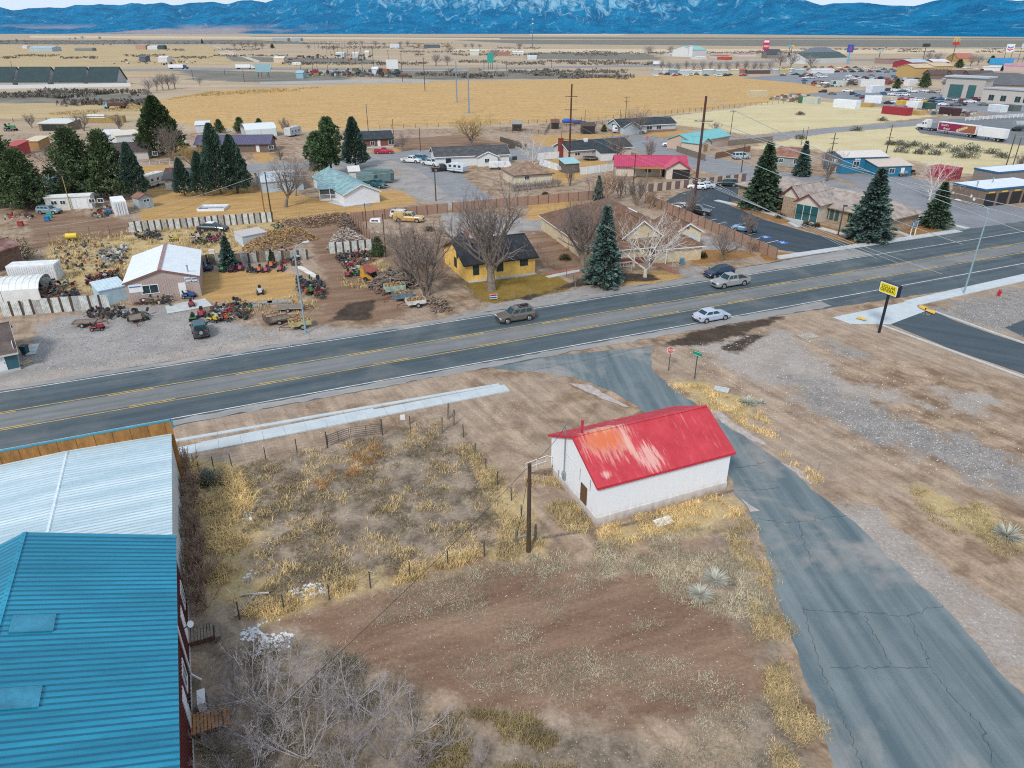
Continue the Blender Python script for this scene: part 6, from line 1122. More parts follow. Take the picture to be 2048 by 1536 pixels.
for b, tp in FP_: upole(b, tp, 'wooden pole of the line receding across the plain', .22, (.6,), None, 3.0, 0, 'poles of the line across the plain')
for b, tp in (((26, 141), 122), ((108, 160), 138), ((238, 160), 138), ((387, 161), 140), ((489, 164), 140), ((524, 155), 134), ((535, 153), 140), ((603, 152), 128), ((626, 143), 121), ((635, 143), 124), ((656, 143), 128), ((968, 139), 119), ((981, 138), 122), ((994, 142), 126), ((1013, 142), 125), ((1103, 136), 120), ((1177, 128), 111), ((1180, 128), 112), ((1236, 130), 121), ((1249, 131), 119), ((1258, 132), 118), ((1320, 116), 100), ((1355, 107), 99), ((450, 150), 138)):
    upole(b, tp, 'thin dark pole standing along the distant highway', .20, (), None, 2, 0, 'poles along the distant highway')
t = upole((1065, 98), 39, 'very tall thin radio mast on the plain before the mountains', .9, (), M((.10, .16, .22), .6, .2), 2, 0, None, 'radio_mast', None, 'mast'); prt('beacon', WHITE, t, lambda m: m.ball((0, 0, t['h'] + .6), 1.1, 1.1, 1.1)); prt('platform', WHITE, t, lambda m: m.tube((0, 0, t['h'] * .86), (0, 0, t['h'] * .88), 2, 2, 8))
# ---------------------------------------------------------------- trees
for k, b, tp, wd, lb in [
    ('pyramid', (327, 310), 194, 1.15, 'very tall broad dark green juniper before the gold field'), ('juniper', (8, 412), 262, 1.25, 'large dark juniper at the left edge of the picture'), ('juniper', (58, 418), 305, 1.15, 'broad dark juniper behind the mobile home at its left end'), ('juniper', (165, 398), 264, 1.05, 'tall dark juniper behind the middle of the mobile home'), ('juniper', (225, 396), 268, .95, 'tall dark juniper behind the white container'), ('cypress', (275, 396), 287, .85, 'narrow dark conifer behind the small grey shed'), ('cypress', (370, 392), 317, .95, 'smallest blue green conifer of the four on the gold lawn'), ('cypress', (408, 391), 305, .95, 'medium blue green conifer beside the smallest lawn conifer'), ('cypress', (442, 389), 250, .85, 'tallest narrow conifer of the four on the gold lawn'), ('cypress', (476, 386), 272, .95, 'broad conifer at the right end of the four on the gold lawn'),
    ('pine', (641, 362), 266, 1.05, 'bushy green pine at the left of the three by the street'), ('pine', (664, 352), 238, .95, 'tall green pine in the middle of the three by the street'), ('cypress', (712, 335), 236, 1.0, 'dense dark green pine beside the brick house'), ('spruce', (460, 540), 473, 1.25, 'small blue spruce growing by the row of mowers'), ('greenspruce', (545, 530), 499, 1.0, 'tiny scruffy pine by the weathered panel fence'), ('juniper', (757, 513), 474, 1.0, 'round green juniper at the end of the brown panel fence'),
    ('spruce', (1206, 571), 416, 1.0, 'tall full spruce between the yellow house and the white birch'), ('greenspruce', (1521, 418), 288, 1.12, 'dark green fir at the clinic corner by the lot'), ('spruce', (1733, 480), 340, 1.35, 'tall wide blue spruce on the clinic lawn'), ('greenspruce', (1868, 454), 366, 1.2, 'dark fir with two trunks by the clinic sign'), ('spruce', (1602, 352), 284, 1.15, 'spruce beside the brown cottage'), ('spruce', (1196, 402), 352, 1.0, 'pale blue spruce behind the brown roofed house'), ('juniper', (1208, 264), 250, 1.3, 'small round green tree beside the white camper'), ('juniper', (482, 266), 236, 1.2, 'dark green tree left of the white arched shelter'), ('juniper', (520, 262), 238, 1.2, 'dark green tree behind the white arched shelter'), ('juniper', (440, 266), 240, 1.2, 'dark green tree left of the two behind the arched shelter'), ('cypress', (291, 304), 258, .8, 'dark narrow conifer beside the pyramid juniper'), ('juniper', (545, 266), 248, 1.3, 'low dark green tree right of the arched shelter'),
    ('juniper', (1847, 176), 148, 1.2, 'dark green conifer before the medical building'), ('juniper', (1792, 180), 158, 1.0, 'scruffy green tree left of the medical building'), ('juniper', (1917, 136), 119, 1.5, 'dark round tree beside the yellow inn'), ('juniper', (1982, 128), 112, 1.3, 'dark conifer before the blue roofed hall'), ('juniper', (1577, 116), 106, 1.0, 'small dark conifer by the distant motel signs'), ('cypress', (1590, 116), 104, 1.0, 'small narrow conifer by the distant motel'), ('juniper', (1884, 155), 147, 1.5, 'low dark tree before the brown roofed row'), ('cypress', (2003, 142), 130, .9, 'slim conifer before the blue roofed hall'), ('cypress', (405, 88), 78, .9, 'lone dark conifer by the far farm track'), ('juniper', (545, 97), 88, 1.4, 'dark green tree among grey trees on the plain')]: tree(k, b, tp, lb, None, wd)
for k, b, tp, wd, lb in [
    ('cotton', (983, 580), 325, .95, 'huge bare cottonwood with dense twigs in front of the yellow house'), ('multi', (857, 590), 436, 1.0, 'bare many-stemmed tree right behind the white firewood trailer'), ('multi', (823, 572), 430, 1.0, 'bare many-stemmed tree left of the other yard tree'), ('cotton', (1166, 543), 352, .85, 'dense bare grey tree just left of the tall spruce'), ('birch', (1290, 554), 392, 1.15, 'white barked bare tree in front of the brown roofed house'), ('maple', (1444, 522), 440, 1.25, 'low spreading bare tree at the end of the brown panel fence'), ('maple', (571, 414), 300, 1.25, 'bare wide tree on the gold lawn before the blue grey shed'), ('maple', (592, 392), 318, 1.0, 'bare tree just behind the wide lawn tree'), ('maple', (804, 303), 262, 1.3, 'small rounded bare tree before the brick house'), ('willow', (942, 295), 222, 1.25, 'yellow-twigged bare tree by the bare dirt paddock'), ('birch', (1065, 338), 256, .95, 'pale bare tree beside the leaning vinyl fence'), ('multi', (1237, 320), 264, 1.1, 'bare tree in front of the cream bungalow'), ('maple', (1283, 270), 208, 1.25, 'pale grey bare tree before the pale blue house'), ('redbush', (1430, 262), 244, 1.4, 'reddish bare shrub behind the teal metal roofed house'), ('cotton', (118, 352), 268, 1.0, 'bare grey tree rising from the left gravel yard'), ('multi', (150, 398), 330, 1.0, 'bare tree between the dark junipers'), ('willow', (385, 342), 280, 1.35, 'wide yellow-twigged tree by the street'), ('multi', (345, 322), 245, 1.1, 'grey bare tree before the pyramid juniper'), ('multi', (572, 272), 232, 1.1, 'bare tree right of the arched shelter'),
    ('redbush', (1215, 402), 345, 1.3, 'tall reddish shrub beside the blue spruce'), ('multi', (1275, 412), 348, 1.0, 'bare dark shrub tree behind the brown roofed house'), ('redbush', (1300, 418), 380, 1.2, 'reddish shrub by the clinic lot fence'), ('multi', (1240, 398), 340, .9, 'bare shrub tree by the striped fence'), ('maple', (1378, 440), 372, 1.2, 'small bare tree at the foot of the tallest pole'), ('multi', (1495, 470), 418, 1.3, 'bare shrub beside the light blue hatchback'), ('multi', (1652, 362), 292, 1.0, 'bare grey tree between spruce and blue workshop'), ('birch', (1858, 400), 300, .9, 'pale bare tree rising behind the dark fir'), ('redbush', (1500, 505), 478, 1.6, 'reddish brown shrub near the white entrance apron'), ('multi', (1140, 372), 326, .8, 'small bare tree beside the teal shed'), ('multi', (1300, 320), 276, 1.0, 'dark shrubby tree at the right end of the cream bungalow'), ('multi', (65, 255), 225, 1.0, 'bare tree behind the open pole barn'), ('multi', (560, 320), 296, 1.4, 'reddish shrub at the end of the purple roofed house'), ('multi', (170, 262), 222, 1.1, 'bare tree near the covered hay stacks'), ('multi', (240, 262), 225, 1.1, 'bare tree right of the hay stacks'), ('multi', (2035, 345), 300, 1.0, 'bare tree at the right edge above the car wash')]: tree(k, b, tp, lb, None, wd)
for i in range(9): tree('bush', (1028 + i * 11, 383 - i * 1.2), 0, 'twiggy brown hedge shrub along the tan hip roofed house', 'hedge shrubs by the tan hip roofed house', 1.1, i * 1.3, 2.2, 'shrub')
GRP = 'bare trees of the far trailer park'
for i, x in enumerate((1322, 1338, 1355, 1372, 1388, 1404, 1420, 1436, 1455, 1473, 1490, 1507, 1522, 1537)): tree('fartree', (x, 143 + (i % 3) * 2), 116 + (i * 7) % 5, 'bare grey tree of the row in the far trailer park', GRP, 1.05)
for i, (x, y, t_) in enumerate(((300, 186, 152), (314, 182, 146), (326, 180, 141), (338, 179, 142), (350, 178, 140), (298, 202, 172), (262, 205, 184), (400, 172, 148))): tree('fartree', (x, y), t_, 'bare tree of the clump left of the gold field', 'bare trees left of the gold field', 1.0)
rd = random.Random(4)
FT = [(5, 88), (20, 86), (35, 85), (50, 86), (140, 80), (152, 80), (165, 79), (200, 80), (260, 88), (270, 90), (300, 90), (355, 90), (370, 90), (420, 88), (470, 96), (485, 96), (498, 95), (512, 97), (525, 98), (618, 100), (668, 103), (700, 92), (712, 92), (725, 93), (752, 94), (768, 93), (800, 94), (815, 93), (900, 108), (930, 97), (945, 98), (960, 97), (1040, 100), (985, 122), (872, 132), (895, 131), (1295, 112), (1340, 108), (1560, 134), (1580, 136), (1622, 138), (1855, 125), (1870, 128), (1940, 132), (1955, 130)]
for x, y in FT: tree('fartree', (x, y), 0, 'hazy bare tree scattered over the distant plain', 'bare trees over the distant plain', 1.5, None, rd.uniform(10, 17))
for x, y in ((838, 95), (895, 97)): tree('willow', (x, y), 0, 'golden willow among the far farmsteads', 'golden willows of the far farms', 1.6, None, 12)
# foreground brush
for i, (x, y, s) in enumerate(((512, 1392, 3.6), (600, 1440, 3.4), (552, 1500, 3.2), (716, 1500, 3.8), (640, 1390, 2.6), (470, 1370, 2.6), (760, 1440, 3.0), (690, 1560, 3.0), (830, 1470, 2.4), (455, 1440, 2.6), (590, 1340, 2.4), (850, 1540, 2.6), (505, 1560, 3.0), (960, 1530, 1.9), (540, 1430, 3.2), (660, 1450, 3.2), (610, 1520, 3.4), (780, 1520, 3.0), (700, 1410, 2.8), (440, 1500, 2.6), (575, 1390, 3.0), (820, 1560, 2.8), (900, 1490, 2.0))):
    tree(['brush', 'brushb'][i % 2], (x, y), 0, 'bare grey shrub in the thicket at the near left', 'bare shrubs of the near thicket', 1.0, i * 1.9, s, 'shrub')
for i, (x, y, s) in enumerate(((372, 960, 2.6), (368, 1010, 1.9), (376, 1050, 2.0), (378, 1090, 2.3), (392, 1120, 2.0), (388, 1150, 2.2), (402, 1190, 2.6), (360, 990, 1.8), (412, 1215, 1.7), (384, 1030, 1.6), (392, 1075, 2.4), (398, 1160, 2.5), (366, 940, 2.4), (405, 1105, 1.8), (394, 1010, 1.8), (412, 1150, 1.7), (385, 985, 2.2), (400, 1220, 2.0))):
    tree('redbush', (x, y), 0, 'reddish brown bare shrub along the wall of the metal buildings', 'bare shrubs along the metal building wall', 1.0, i * 1.9, s, 'shrub')
blob('sage_shrub', G(421, 968), 1.0, 1.1, LEAF((.20, .235, .20), .2), 'pale grey green round shrub at the pasture corner', n=2200, seed=2, ln=.22, wd=.05)
def yucca(c, r, label, n=420):
    rs = np.random.RandomState(int(c[0])); u = rs.normal(size=(n, 3)); u[:, 2] = np.abs(u[:, 2]) * .35; u /= np.linalg.norm(u, axis=1)[:, None]
    o = leafmesh('pale_shrub', u * .05, u, r, .06, M((.44, .43, .36), .9, .15, 2, isl=.3), None, int(c[0]), .1); o.location = G(*c); tag(o, label, 'shrub')
yucca((1430, 1160), .85, 'pale spiky dry shrub nearest the white shed'); yucca((1400, 1190), .80, 'pale spiky dry shrub just below another one'); yucca((2015, 1072), 1.0, 'pale spiky dry shrub on the right bank'); yucca((1496, 806), .9, 'pale dry shrub in the side road verge', 300); yucca((1522, 806), .5, 'tiny pale dry shrub beside a larger one', 160)
for i, (x, y, r) in enumerate(((1798, 290, 2), (1812, 296, 2.4), (1830, 292, 2), (1852, 300, 2.6), (1800, 305, 2.2), (1838, 308, 1.6), (1910, 306, 2.6), (1936, 302, 3.2), (1950, 304, 2.6), (1885, 296, 2.2), (1985, 308, 2.2), (1940, 316, 2.6), (1920, 316, 2.2), (1780, 290, 1.6), (1765, 242, 2.0), (1600, 230, 1.8), (1713, 262, 2.2), (1600, 278, 2.0), (1870, 310, 2.0), (2005, 316, 2.2))):
    blob('sage_shrub', G(x, y), r, r * .6, LEAF((.17, .18, .145), .2), 'low grey green sage shrub on the straw lot', group='sage shrubs on the straw lot', n=220, seed=i, ln=.6, wd=.3)
rd = random.Random(9)
for i in range(46):
    x = rd.uniform(20, 220) if i < 22 else rd.uniform(860, 1240); y = 190 + rd.uniform(-2, 8) if i < 22 else rd.uniform(141, 156)
    blob('sage_shrub', G(x, y), rd.uniform(1.5, 3.0), 1.3, LEAF((.16, .165, .13), .2), 'grey green shrub of the brushy ditch on the left plain' if i < 22 else 'grey green sage shrub beyond the gold field', group='shrubs of the left ditch' if i < 22 else 'sage shrubs beyond the gold field', n=70, seed=i, ln=1.2, wd=.6)
for i, (x, y, r) in enumerate(((1404, 515, .8), (1378, 512, .9), (1365, 505, .7), (1560, 436, 1.0), (1612, 452, .9), (1770, 452, 1.3), (1632, 455, .8), (45, 505, 2.6), (55, 520, 2.0), (1090, 392, .9), (860, 462, .8), (1130, 520, .9), (1150, 500, 1.1), (330, 552, .9))):
    blob('garden_shrub', G(x, y), r, r * .9, LEAF((.09, .075, .035) if i else (.07, .07, .02), .3), 'brownish clipped shrub growing against a house wall', group='clipped house shrubs', n=420, seed=i, ln=.3, wd=.13)
# ---------------------------------------------------------------- repair yard: mowers, scrap, firewood
def mower(c, rz, col, label, sc=1.0, seat=BLK, push=False):
    t = thing('riding_mower', label, 'mower', G(*c), rz); t.scale = (sc * .82,) * 3; m_ = paint(tuple(c * .8 for c in col))
    prt('hood', m_, t, lambda m: m.loft([[(.15, -.26, .42), (.85, -.22, .42), (.85, .22, .42), (.15, .26, .42)], [(.15, -.26, .85), (.70, -.2, .80), (.70, .2, .80), (.15, .26, .85)]]))
    prt('fender', m_, t, lambda m: m.loft([[(-.75, -.42, .45), (.0, -.42, .45), (.0, .42, .45), (-.75, .42, .45)], [(-.7, -.38, .60), (-.05, -.3, .58), (-.05, .3, .58), (-.7, .38, .60)]]))
    prt('seat', seat, t, lambda m: (m.box(-.55, -.22, .6, -.15, .22, .72), m.loft([[(-.6, -.22, .7), (-.5, -.22, .7), (-.5, .22, .7), (-.6, .22, .7)], [(-.7, -.18, 1.05), (-.6, -.18, 1.05), (-.6, .18, 1.05), (-.7, .18, 1.05)]])))
    prt('steering_wheel', BLK, t, lambda m: (m.tube((.15, 0, .8), (.0, 0, 1.0), .025), m.tube((-.01, 0, 1.0), (-.03, 0, 1.03), .17, .17, 10)))
    prt('mower_deck', DKSTEEL, t, lambda m: m.obox((.1, 0), .7, 1.05, .12, .3, 0, 0, .9))
    for x, r in ((-.5, .24), (.65, .17)):
        for sy in (-1, 1): w_ = prt('wheel', RUB, t, lambda m: m.tube((x, sy * .30, r), (x, sy * .48, r), r, r, 12)); prt('rim', RIM, w_, lambda m: m.tube((x, sy * .475, r), (x, sy * .487, r), r * .5, r * .45, 8))
    return t
cRED, cGRN, cBLU, cBLK, cORG, cYEL, cWHT, cMAG = (.40, .02, .03), (.03, .22, .05), (.02, .09, .28), (.03, .03, .035), (.55, .13, .03), (.65, .50, .03), (.60, .60, .55), (.42, .02, .12)
MW = [((521, 587), -70, cWHT, 'white and yellow riding mower alone on the gold yard grass', 1.25), ((418, 540), -85, cBLU, 'dark blue riding mower at the left end of the mower row', 1.3), ((448, 541), -85, cGRN, 'bright green riding mower in the mower row', 1.3), ((468, 542), -95, cMAG, 'magenta red riding mower beside the green one', 1.3), ((482, 540), -80, cMAG, 'crimson riding mower with a tall hood in the mower row', 1.25), ((500, 542), -75, cBLK, 'black riding mower with a blue cover in the mower row', 1.2), ((508, 545), -10, cBLK, 'black mower turned sideways in front of the row', 1.1), ((520, 543), -80, cORG, 'orange mower with white panels in the row', 1.2), ((534, 543), -85, cMAG, 'dark magenta mower near the end of the row', 1.1), ((545, 534), -85, cORG, 'orange and blue garden tractor behind the row', 1.4), ((563, 541), -90, cRED, 'red mower at the right end of the row', 1.2), ((405, 538), -85, cBLK, 'black mower bagger at the shop corner', 1.1), ((404, 632), -70, cRED, 'red mower with a black seat above the off-road car', 1.3), ((387, 640), 110, cGRN, 'green mower half hidden beside the off-road car', 1.2), ((428, 643), -20, cYEL, 'yellow mower body beside the off-road car', 1.2), ((440, 632), 60, cWHT, 'white garden tractor by the heap beside the off-road car', 1.3), ((455, 628), 20, cRED, 'red mower in the heap left of the boards', 1.2), ((448, 640), 10, cORG, 'orange mower deck beside the yellow mower body', 1.0), ((195, 660), 15, cRED, 'red riding mower parked on the gravel by the small trailer', 1.2), ((378, 596), 0, cBLU, 'blue barrel mower tractor at the shop doorstep', 1.3), ((384, 612), -60, cRED, 'red tiller beside the shop doorstep', 1.0), ((620, 585), -60, cGRN, 'green mower in the heap by the street lamp', 1.3), ((640, 588), 20, cRED, 'red mower deck at the track side of the lamp heap', 1.2), ((638, 570), -70, cBLK, 'dark grey garden tractor with big grille by the lamp heap', 1.5), ((612, 572), 10, cBLK, 'black mower frame in the lamp heap', 1.2), ((697, 535), 15, cRED, 'red riding mower with black wheels right of the dirt track', 1.25), ((697, 552), -80, cRED, 'dark red riding mower facing the dirt track', 1.2), ((715, 550), 30, cGRN, 'green and yellow mower behind the red pair', 1.2), ((712, 541), 10, cWHT, 'white mower behind the red riding mower', 1.1), ((710, 512), 0, cRED, 'red mower by the short white panel fence', 1.1), ((725, 515), 30, cBLK, 'black snow thrower by the short white panel fence', 1.2), ((685, 520), -20, cBLK, 'black push mower row end by the short fence', 1.0), ((560, 465), 160, cGRN, 'small green tractor beside the brown woodpile', 1.6), ((424, 482), 20, cMAG, 'pink red mower in the weeds behind the shop', 1.2), ((442, 480), 20, cMAG, 'crimson mower in the weeds near the blue spruce', 1.2), ((405, 486), -10, cGRN, 'green mower in the weeds behind the shop', 1.2), ((392, 478), 10, cWHT, 'white and black mower in the weeds behind the shop', 1.2), ((348, 482), 20, cYEL, 'yellow mower in the weeds left of the shop roof', 1.2), ((572, 520), 10, cBLU, 'blue mower among scrap by the dirt track', 1.2), ((585, 512), 60, cRED, 'red mower among scrap by the dirt track', 1.2)]
for c, a, col, lb, s in MW: mower(c, R(a), col, lb, s)
PAL = [(.03, .03, .033), (.05, .05, .05), (.10, .035, .03), (.28, .03, .03), (.08, .07, .06), (.22, .21, .20), (.03, .08, .12), (.45, .45, .43), (.30, .10, .03), (.03, .10, .04), (.16, .09, .05)]
PALM = [M(c, .7, .3, 4, name='scrap_paint') for c in PAL]
def scrap(poly, n, h, label, seed, wts=None, big=.35):
    rd = random.Random(seed); P = [tuple(G(*p)[:2]) for p in poly]; xs = [p[0] for p in P]; ys = [p[1] for p in P]; cx, cy = sum(xs) / len(xs), sum(ys) / len(ys); mb = MB(); k = 0
    while k < n:
        x, y = rd.uniform(min(xs), max(xs)), rd.uniform(min(ys), max(ys))
        if float(sdf(P, np.array([x]), np.array([y]))[0]) < 0: continue
        m = rd.choices(range(len(PAL)), wts)[0]; z = rd.random() ** 2 * h; q = rd.random(); x -= cx; y -= cy; a = rd.random() * 6.28; s = big * rd.uniform(.4, 1.3)
        if q < .35: mb.obox((x, y), s * rd.uniform(.6, 1.8), s * rd.uniform(.5, 1.1), z, z + s * rd.uniform(.3, .9), a, m, rd.uniform(.6, 1))
        elif q < .6: d = Vector((math.cos(a), math.sin(a), rd.gauss(0, .3))) * s * 1.6; p = Vector((x, y, z + .15)); mb.tube(p - d, p + d, .03, None, 4, m)
        elif q < .85: d = Vector((rd.gauss(0, 1), rd.gauss(0, 1), rd.gauss(0, .5))).normalized() * .09; p = Vector((x, y, z + .2)); r = rd.uniform(.15, .32); mb.tube(p - d, p + d, r, r, 10, rd.choice((0, 1, 0, m)))
        else: mb.ball((x, y, z + .15), s * .6, s * .5, s * .4, 6, 4, m)
        k += 1
    o = mb.build('scrap_heap', PALM, None, (cx, cy, .02)); tag(o, label, 'scrap'); o['kind'] = 'stuff'; return o
scrap([(170, 560), (240, 545), (248, 575), (200, 580), (172, 575)], 240, 1.0, 'dense heap of red and black mower parts left of the repair shop', 1, [5, 4, 5, 5, 2, 1, 1, 1, 2, 1, 1])
scrap([(60, 575), (100, 565), (155, 575), (160, 600), (95, 605)], 230, 1.0, 'dense heap of dark machine parts behind the carport', 2)
scrap([(100, 500), (200, 480), (240, 500), (230, 540), (120, 545)], 190, .5, 'scattered scrap in weeds before the rusty barn', 3, [2, 3, 2, 1, 4, 4, 1, 3, 1, 1, 2])
scrap([(268, 590), (345, 597), (350, 612), (272, 612)], 150, .7, 'row of machine parts along the shop front wall', 4)
scrap([(170, 625), (210, 618), (250, 625), (300, 628), (300, 642), (250, 640), (180, 640)], 160, .6, 'heap of dark parts and pallets before the light blue shed', 5, [6, 5, 2, 1, 4, 2, 2, 1, 1, 1, 3])
scrap([(430, 610), (480, 605), (510, 615), (500, 640), (440, 650), (420, 635)], 190, .7, 'heap of mower parts between the off-road car and the boards', 6)
scrap([(590, 560), (625, 565), (655, 580), (650, 600), (600, 592)], 180, .8, 'heap of machine parts around the street lamp track', 7, [5, 4, 3, 3, 2, 2, 1, 1, 1, 3, 1])
scrap([(380, 470), (450, 470), (450, 492), (385, 492)], 120, .6, 'mower scraps in straw behind the shop and spruce', 8)
scrap([(668, 512), (740, 505), (760, 520), (700, 540), (672, 528)], 150, .7, 'black and red mower scraps by the short panel fence', 9)
scrap([(270, 470), (320, 468), (322, 482), (272, 482)], 110, .8, 'dark heap of frames beside the white panel fence', 10, [6, 5, 1, 0, 3, 1, 3, 0, 0, 0, 0])
scrap([(555, 500), (600, 505), (600, 535), (560, 530)], 120, .7, 'scrap stack beside the dirt track and weathered fence', 11)
scrap([(200, 505), (258, 498), (250, 530), (205, 525)], 90, .4, 'pale sheet metal scraps in the straw', 12, [0, 1, 0, 0, 2, 6, 0, 7, 0, 0, 1], .7)
scrap([(180, 425), (228, 410), (225, 432), (185, 440)], 90, .7, 'household junk between mobile home and white container', 13)
scrap([(8, 428), (70, 430), (70, 440), (10, 442)], 50, .4, 'pale and red scraps left of the station wagon', 14, [1, 1, 2, 2, 1, 3, 0, 4, 0, 0, 1])
for lb, c in (('loose weathered boards lying at the edge of the shop yard', (520, 608)), ('pile of grey boards behind the flatbed trailer', (560, 605)), ('grey plank stack left of the flatbed trailer', (500, 614))):
    flat('board_stack', lb, 'boards', c, 3.2, 1.1, R(15), M((.27, .27, .255), .9, .25, 2, stretch=(1, 6, 1)), .18)
flat('pipe_bundle', 'bundle of long white pipes beside the dirt track', 'pipes', (615, 545), 6.5, .8, R(-52), M((.66, .64, .60), .7, .15), .18)
GLOG = M((.33, .28, .24), .9, .35, 3, isl=.55, name='grey_wood')
logs('large pile of brown split firewood before the white shed on the dirt', [(480, 500), (540, 470), (600, 462), (640, 478), (560, 498), (500, 512)], 1.5, 900, seed=21)
logs('long pile of firewood along the chain link fence of the gold lawn', [(540, 452), (600, 446), (660, 436), (700, 430), (700, 445), (640, 455), (560, 462)], 1.4, 700, M((.25, .17, .11), .9, .4, 3, isl=.5), seed=22)
logs('pile of grey split wood behind the short white panel fence', [(652, 500), (668, 470), (700, 462), (745, 488), (745, 500)], 1.5, 800, GLOG, seed=23)
logs('dark stacked logs against the brown fence corner', [(672, 452), (705, 440), (728, 470), (700, 472)], 1.6, 420, M((.16, .12, .10), .9, .4, 3, isl=.5), seed=24)
logs('tangle of cut grey branches beside the firewood trailers', [(730, 575), (770, 545), (830, 552), (840, 575), (770, 590)], 1.2, 420, M((.21, .17, .14), .9, .3, 3, isl=.4), name='branch_pile', seed=25, ln=(1.0, 2.2))
logs('heap of grey branches around the yard trees', [(850, 600), (880, 600), (905, 620), (870, 626)], .7, 160, M((.23, .17, .13), .9, .3, 3, isl=.4), name='branch_pile', seed=26, ln=(.8, 1.8))
House('white_box_shed', 'low white slope roofed box beside the brown woodpile', 'shed', (488, 494), (536, 484), 3, 1.7, .3, 'shed', M((.52, .58, .62), .7, .1), M((.58, .60, .60), .6, .2, 1, c2=(.55, .42, .40)), over=.1)
t = thing('hay_machine', 'rusty orange yellow farm machine beside the dirt track', 'machine', G(742, 560), R(-35)); OY = M((.50, .24, .03), .6, .2, 2)
prt('side_plate', OY, t, lambda m: (m.extr([(-1.3, .4), (-1.1, 2.0), (-.5, 2.2), (-.3, 1.2), (1.2, .9), (1.3, .5)], -.9, -.82), m.extr([(-1.3, .4), (-1.1, 2.0), (-.5, 2.2), (-.3, 1.2), (1.2, .9), (1.3, .5)], .82, .9))); prt('hood', M((.28, .07, .05), .7, .2), t, lambda m: m.slab((-1.1, -.9, 2.05), (1.0, -.9, 1.5), (1.0, .9, 1.5), (-1.1, .9, 2.05), .08)); prt('drum', DKSTEEL, t, lambda m: m.tube((0, -.8, .9), (0, .8, .9), .45, .45, 12))
for sy in (-1, 1): prt('wheel', RUB, t, lambda m: m.tube((0, sy * 1.0, .38), (0, sy * 1.2, .38), .38, .38, 14))
for c, col, lb in (((146, 482), cYEL, 'yellow tank lying in the weeds'),): t = thing('tank', lb, 'tank', G(*c), R(10)); prt('shell', M(col, .4, .1), t, lambda m: m.tube((-.9, 0, .9), (.9, 0, .9), .5, .5, 14)); prt('cradle', DKSTEEL, t, lambda m: (m.box(-.6, -.3, 0, -.45, .3, .5), m.box(.45, -.3, 0, .6, .3, .5)))
for c, col, lb in (((42, 452), (.30, .04, .04), 'rusty red feed box on legs at the left'), ((100, 436), (.02, .35, .28), 'teal drum beside the station wagon'), ((95, 442), (.02, .16, .42), 'blue drum beside the station wagon'), ((218, 428), (.03, .16, .38), 'blue crate by the white container'), ((265, 465), (.55, .53, .48), 'old white appliance by the fence corner'), ((425, 510), (.62, .60, .52), 'white slatted crate beside the blue spruce')):
    t = thing('storage_box', lb, 'box', G(*c), R(10)); prt('body', M(col, .6, .15), t, lambda m: m.obox((0, 0), .9, .7, .12, .8, 0, 0, .92)); prt('lid', M(col, .6, .15), t, lambda m: m.obox((0, 0), .95, .75, .8, .88)); prt('foot', DKSTEEL, t, lambda m: (m.box(-.4, -.3, 0, -.3, .3, .12), m.box(.3, -.3, 0, .4, .3, .12)))
t = thing('cold_frame', 'white framed garden bed with blue panels on the gold lawn', 'cold frame', G(394, 423), R(4)); prt('frame', WHITE, t, lambda m: (m.box(0, 0, 0, 5.4, .12, .5), m.box(0, 3.6, 0, 5.4, 3.72, .6), m.box(0, .12, 0, .12, 3.6, .55), m.box(5.28, .12, 0, 5.4, 3.6, .55))); prt('panels', [M((.50, .54, .56), .5, .1), M((.05, .12, .22), .4, .1)], t, lambda m: (m.box(.12, 1.9, .3, 5.28, 3.6, .36, 0), m.box(2, .12, .3, 5.28, 1.3, .36, 0), m.box(.12, .12, .3, 2, 1.9, .34, 1), m.box(2, 1.3, .3, 5.28, 1.9, .34, 1)))
t = thing('yard_sign', 'small red white and blue sign by the yellow house fence', 'sign', G(987, 601), R(8)); prt('board', [WHITE, M((.35, .03, .05), .5, .1), M((.03, .10, .35), .5, .1)], t, lambda m: (m.box(-.5, -.03, .25, .5, 0, .95, 0), m.box(-.45, -.036, .66, .45, -.03, .9, 1), m.box(-.45, -.036, .35, .45, -.03, .55, 2))); prt('leg', DKSTEEL, t, lambda m: (m.box(-.4, -.02, 0, -.36, .0, .25), m.box(.36, -.02, 0, .4, 0, .25)))
# ---------------------------------------------------------------- campers and big trucks
def camper(c, rz, L, label, col=(.66, .67, .66), h=2.7, tarp=False, nm='camper_trailer'):
    t = thing(nm, label, 'camper', G(*c), rz); m_ = M(col, .6, .12, .8)
    prt('body', m_, t, lambda m: m.extr([(-L/2, .6), (-L/2, h - .15), (-L/2 + .3, h), (L/2 - .5, h), (L/2, h - .6), (L/2 - .1, .6)], -1.2, 1.2))
    if not tarp:
        for sy in (-1, 1): prt('window', GLS, t, lambda m: [m.box(x - .4, sy * 1.2 - .02, 1.5, x + .4, sy * 1.2 + .02, 2.05) for x in (-L * .3, 0, L * .28)])
        prt('roof_vent', WHITE, t, lambda m: m.box(-.3, -.3, h, .3, .3, h + .2)); prt('stripe', M((.22, .26, .30), .5, .1), t, lambda m: (m.box(-L/2 + .1, -1.215, 1.0, L/2 - .3, -1.2, 1.12), m.box(-L/2 + .1, 1.2, 1.0, L/2 - .3, 1.215, 1.12)))
    for sy in (-1, 1): prt('wheel', RUB, t, lambda m: m.tube((-.3, sy * 1.05, .36), (-.3, sy * 1.22, .36), .36, .36, 12))
    prt('hitch', DKSTEEL, t, lambda m: m.tube((L/2 - .2, 0, .6), (L/2 + 1.1, 0, .5), .07))
camper((757, 364), R(-12), 7.5, 'large camper under a grey green tarp by the teal roofed house', (.10, .17, .17), 3.0, True); camper((735, 366), R(-12), 4.5, 'smaller tarp-covered camper left of the large one', (.14, .22, .22), 2.6, True)
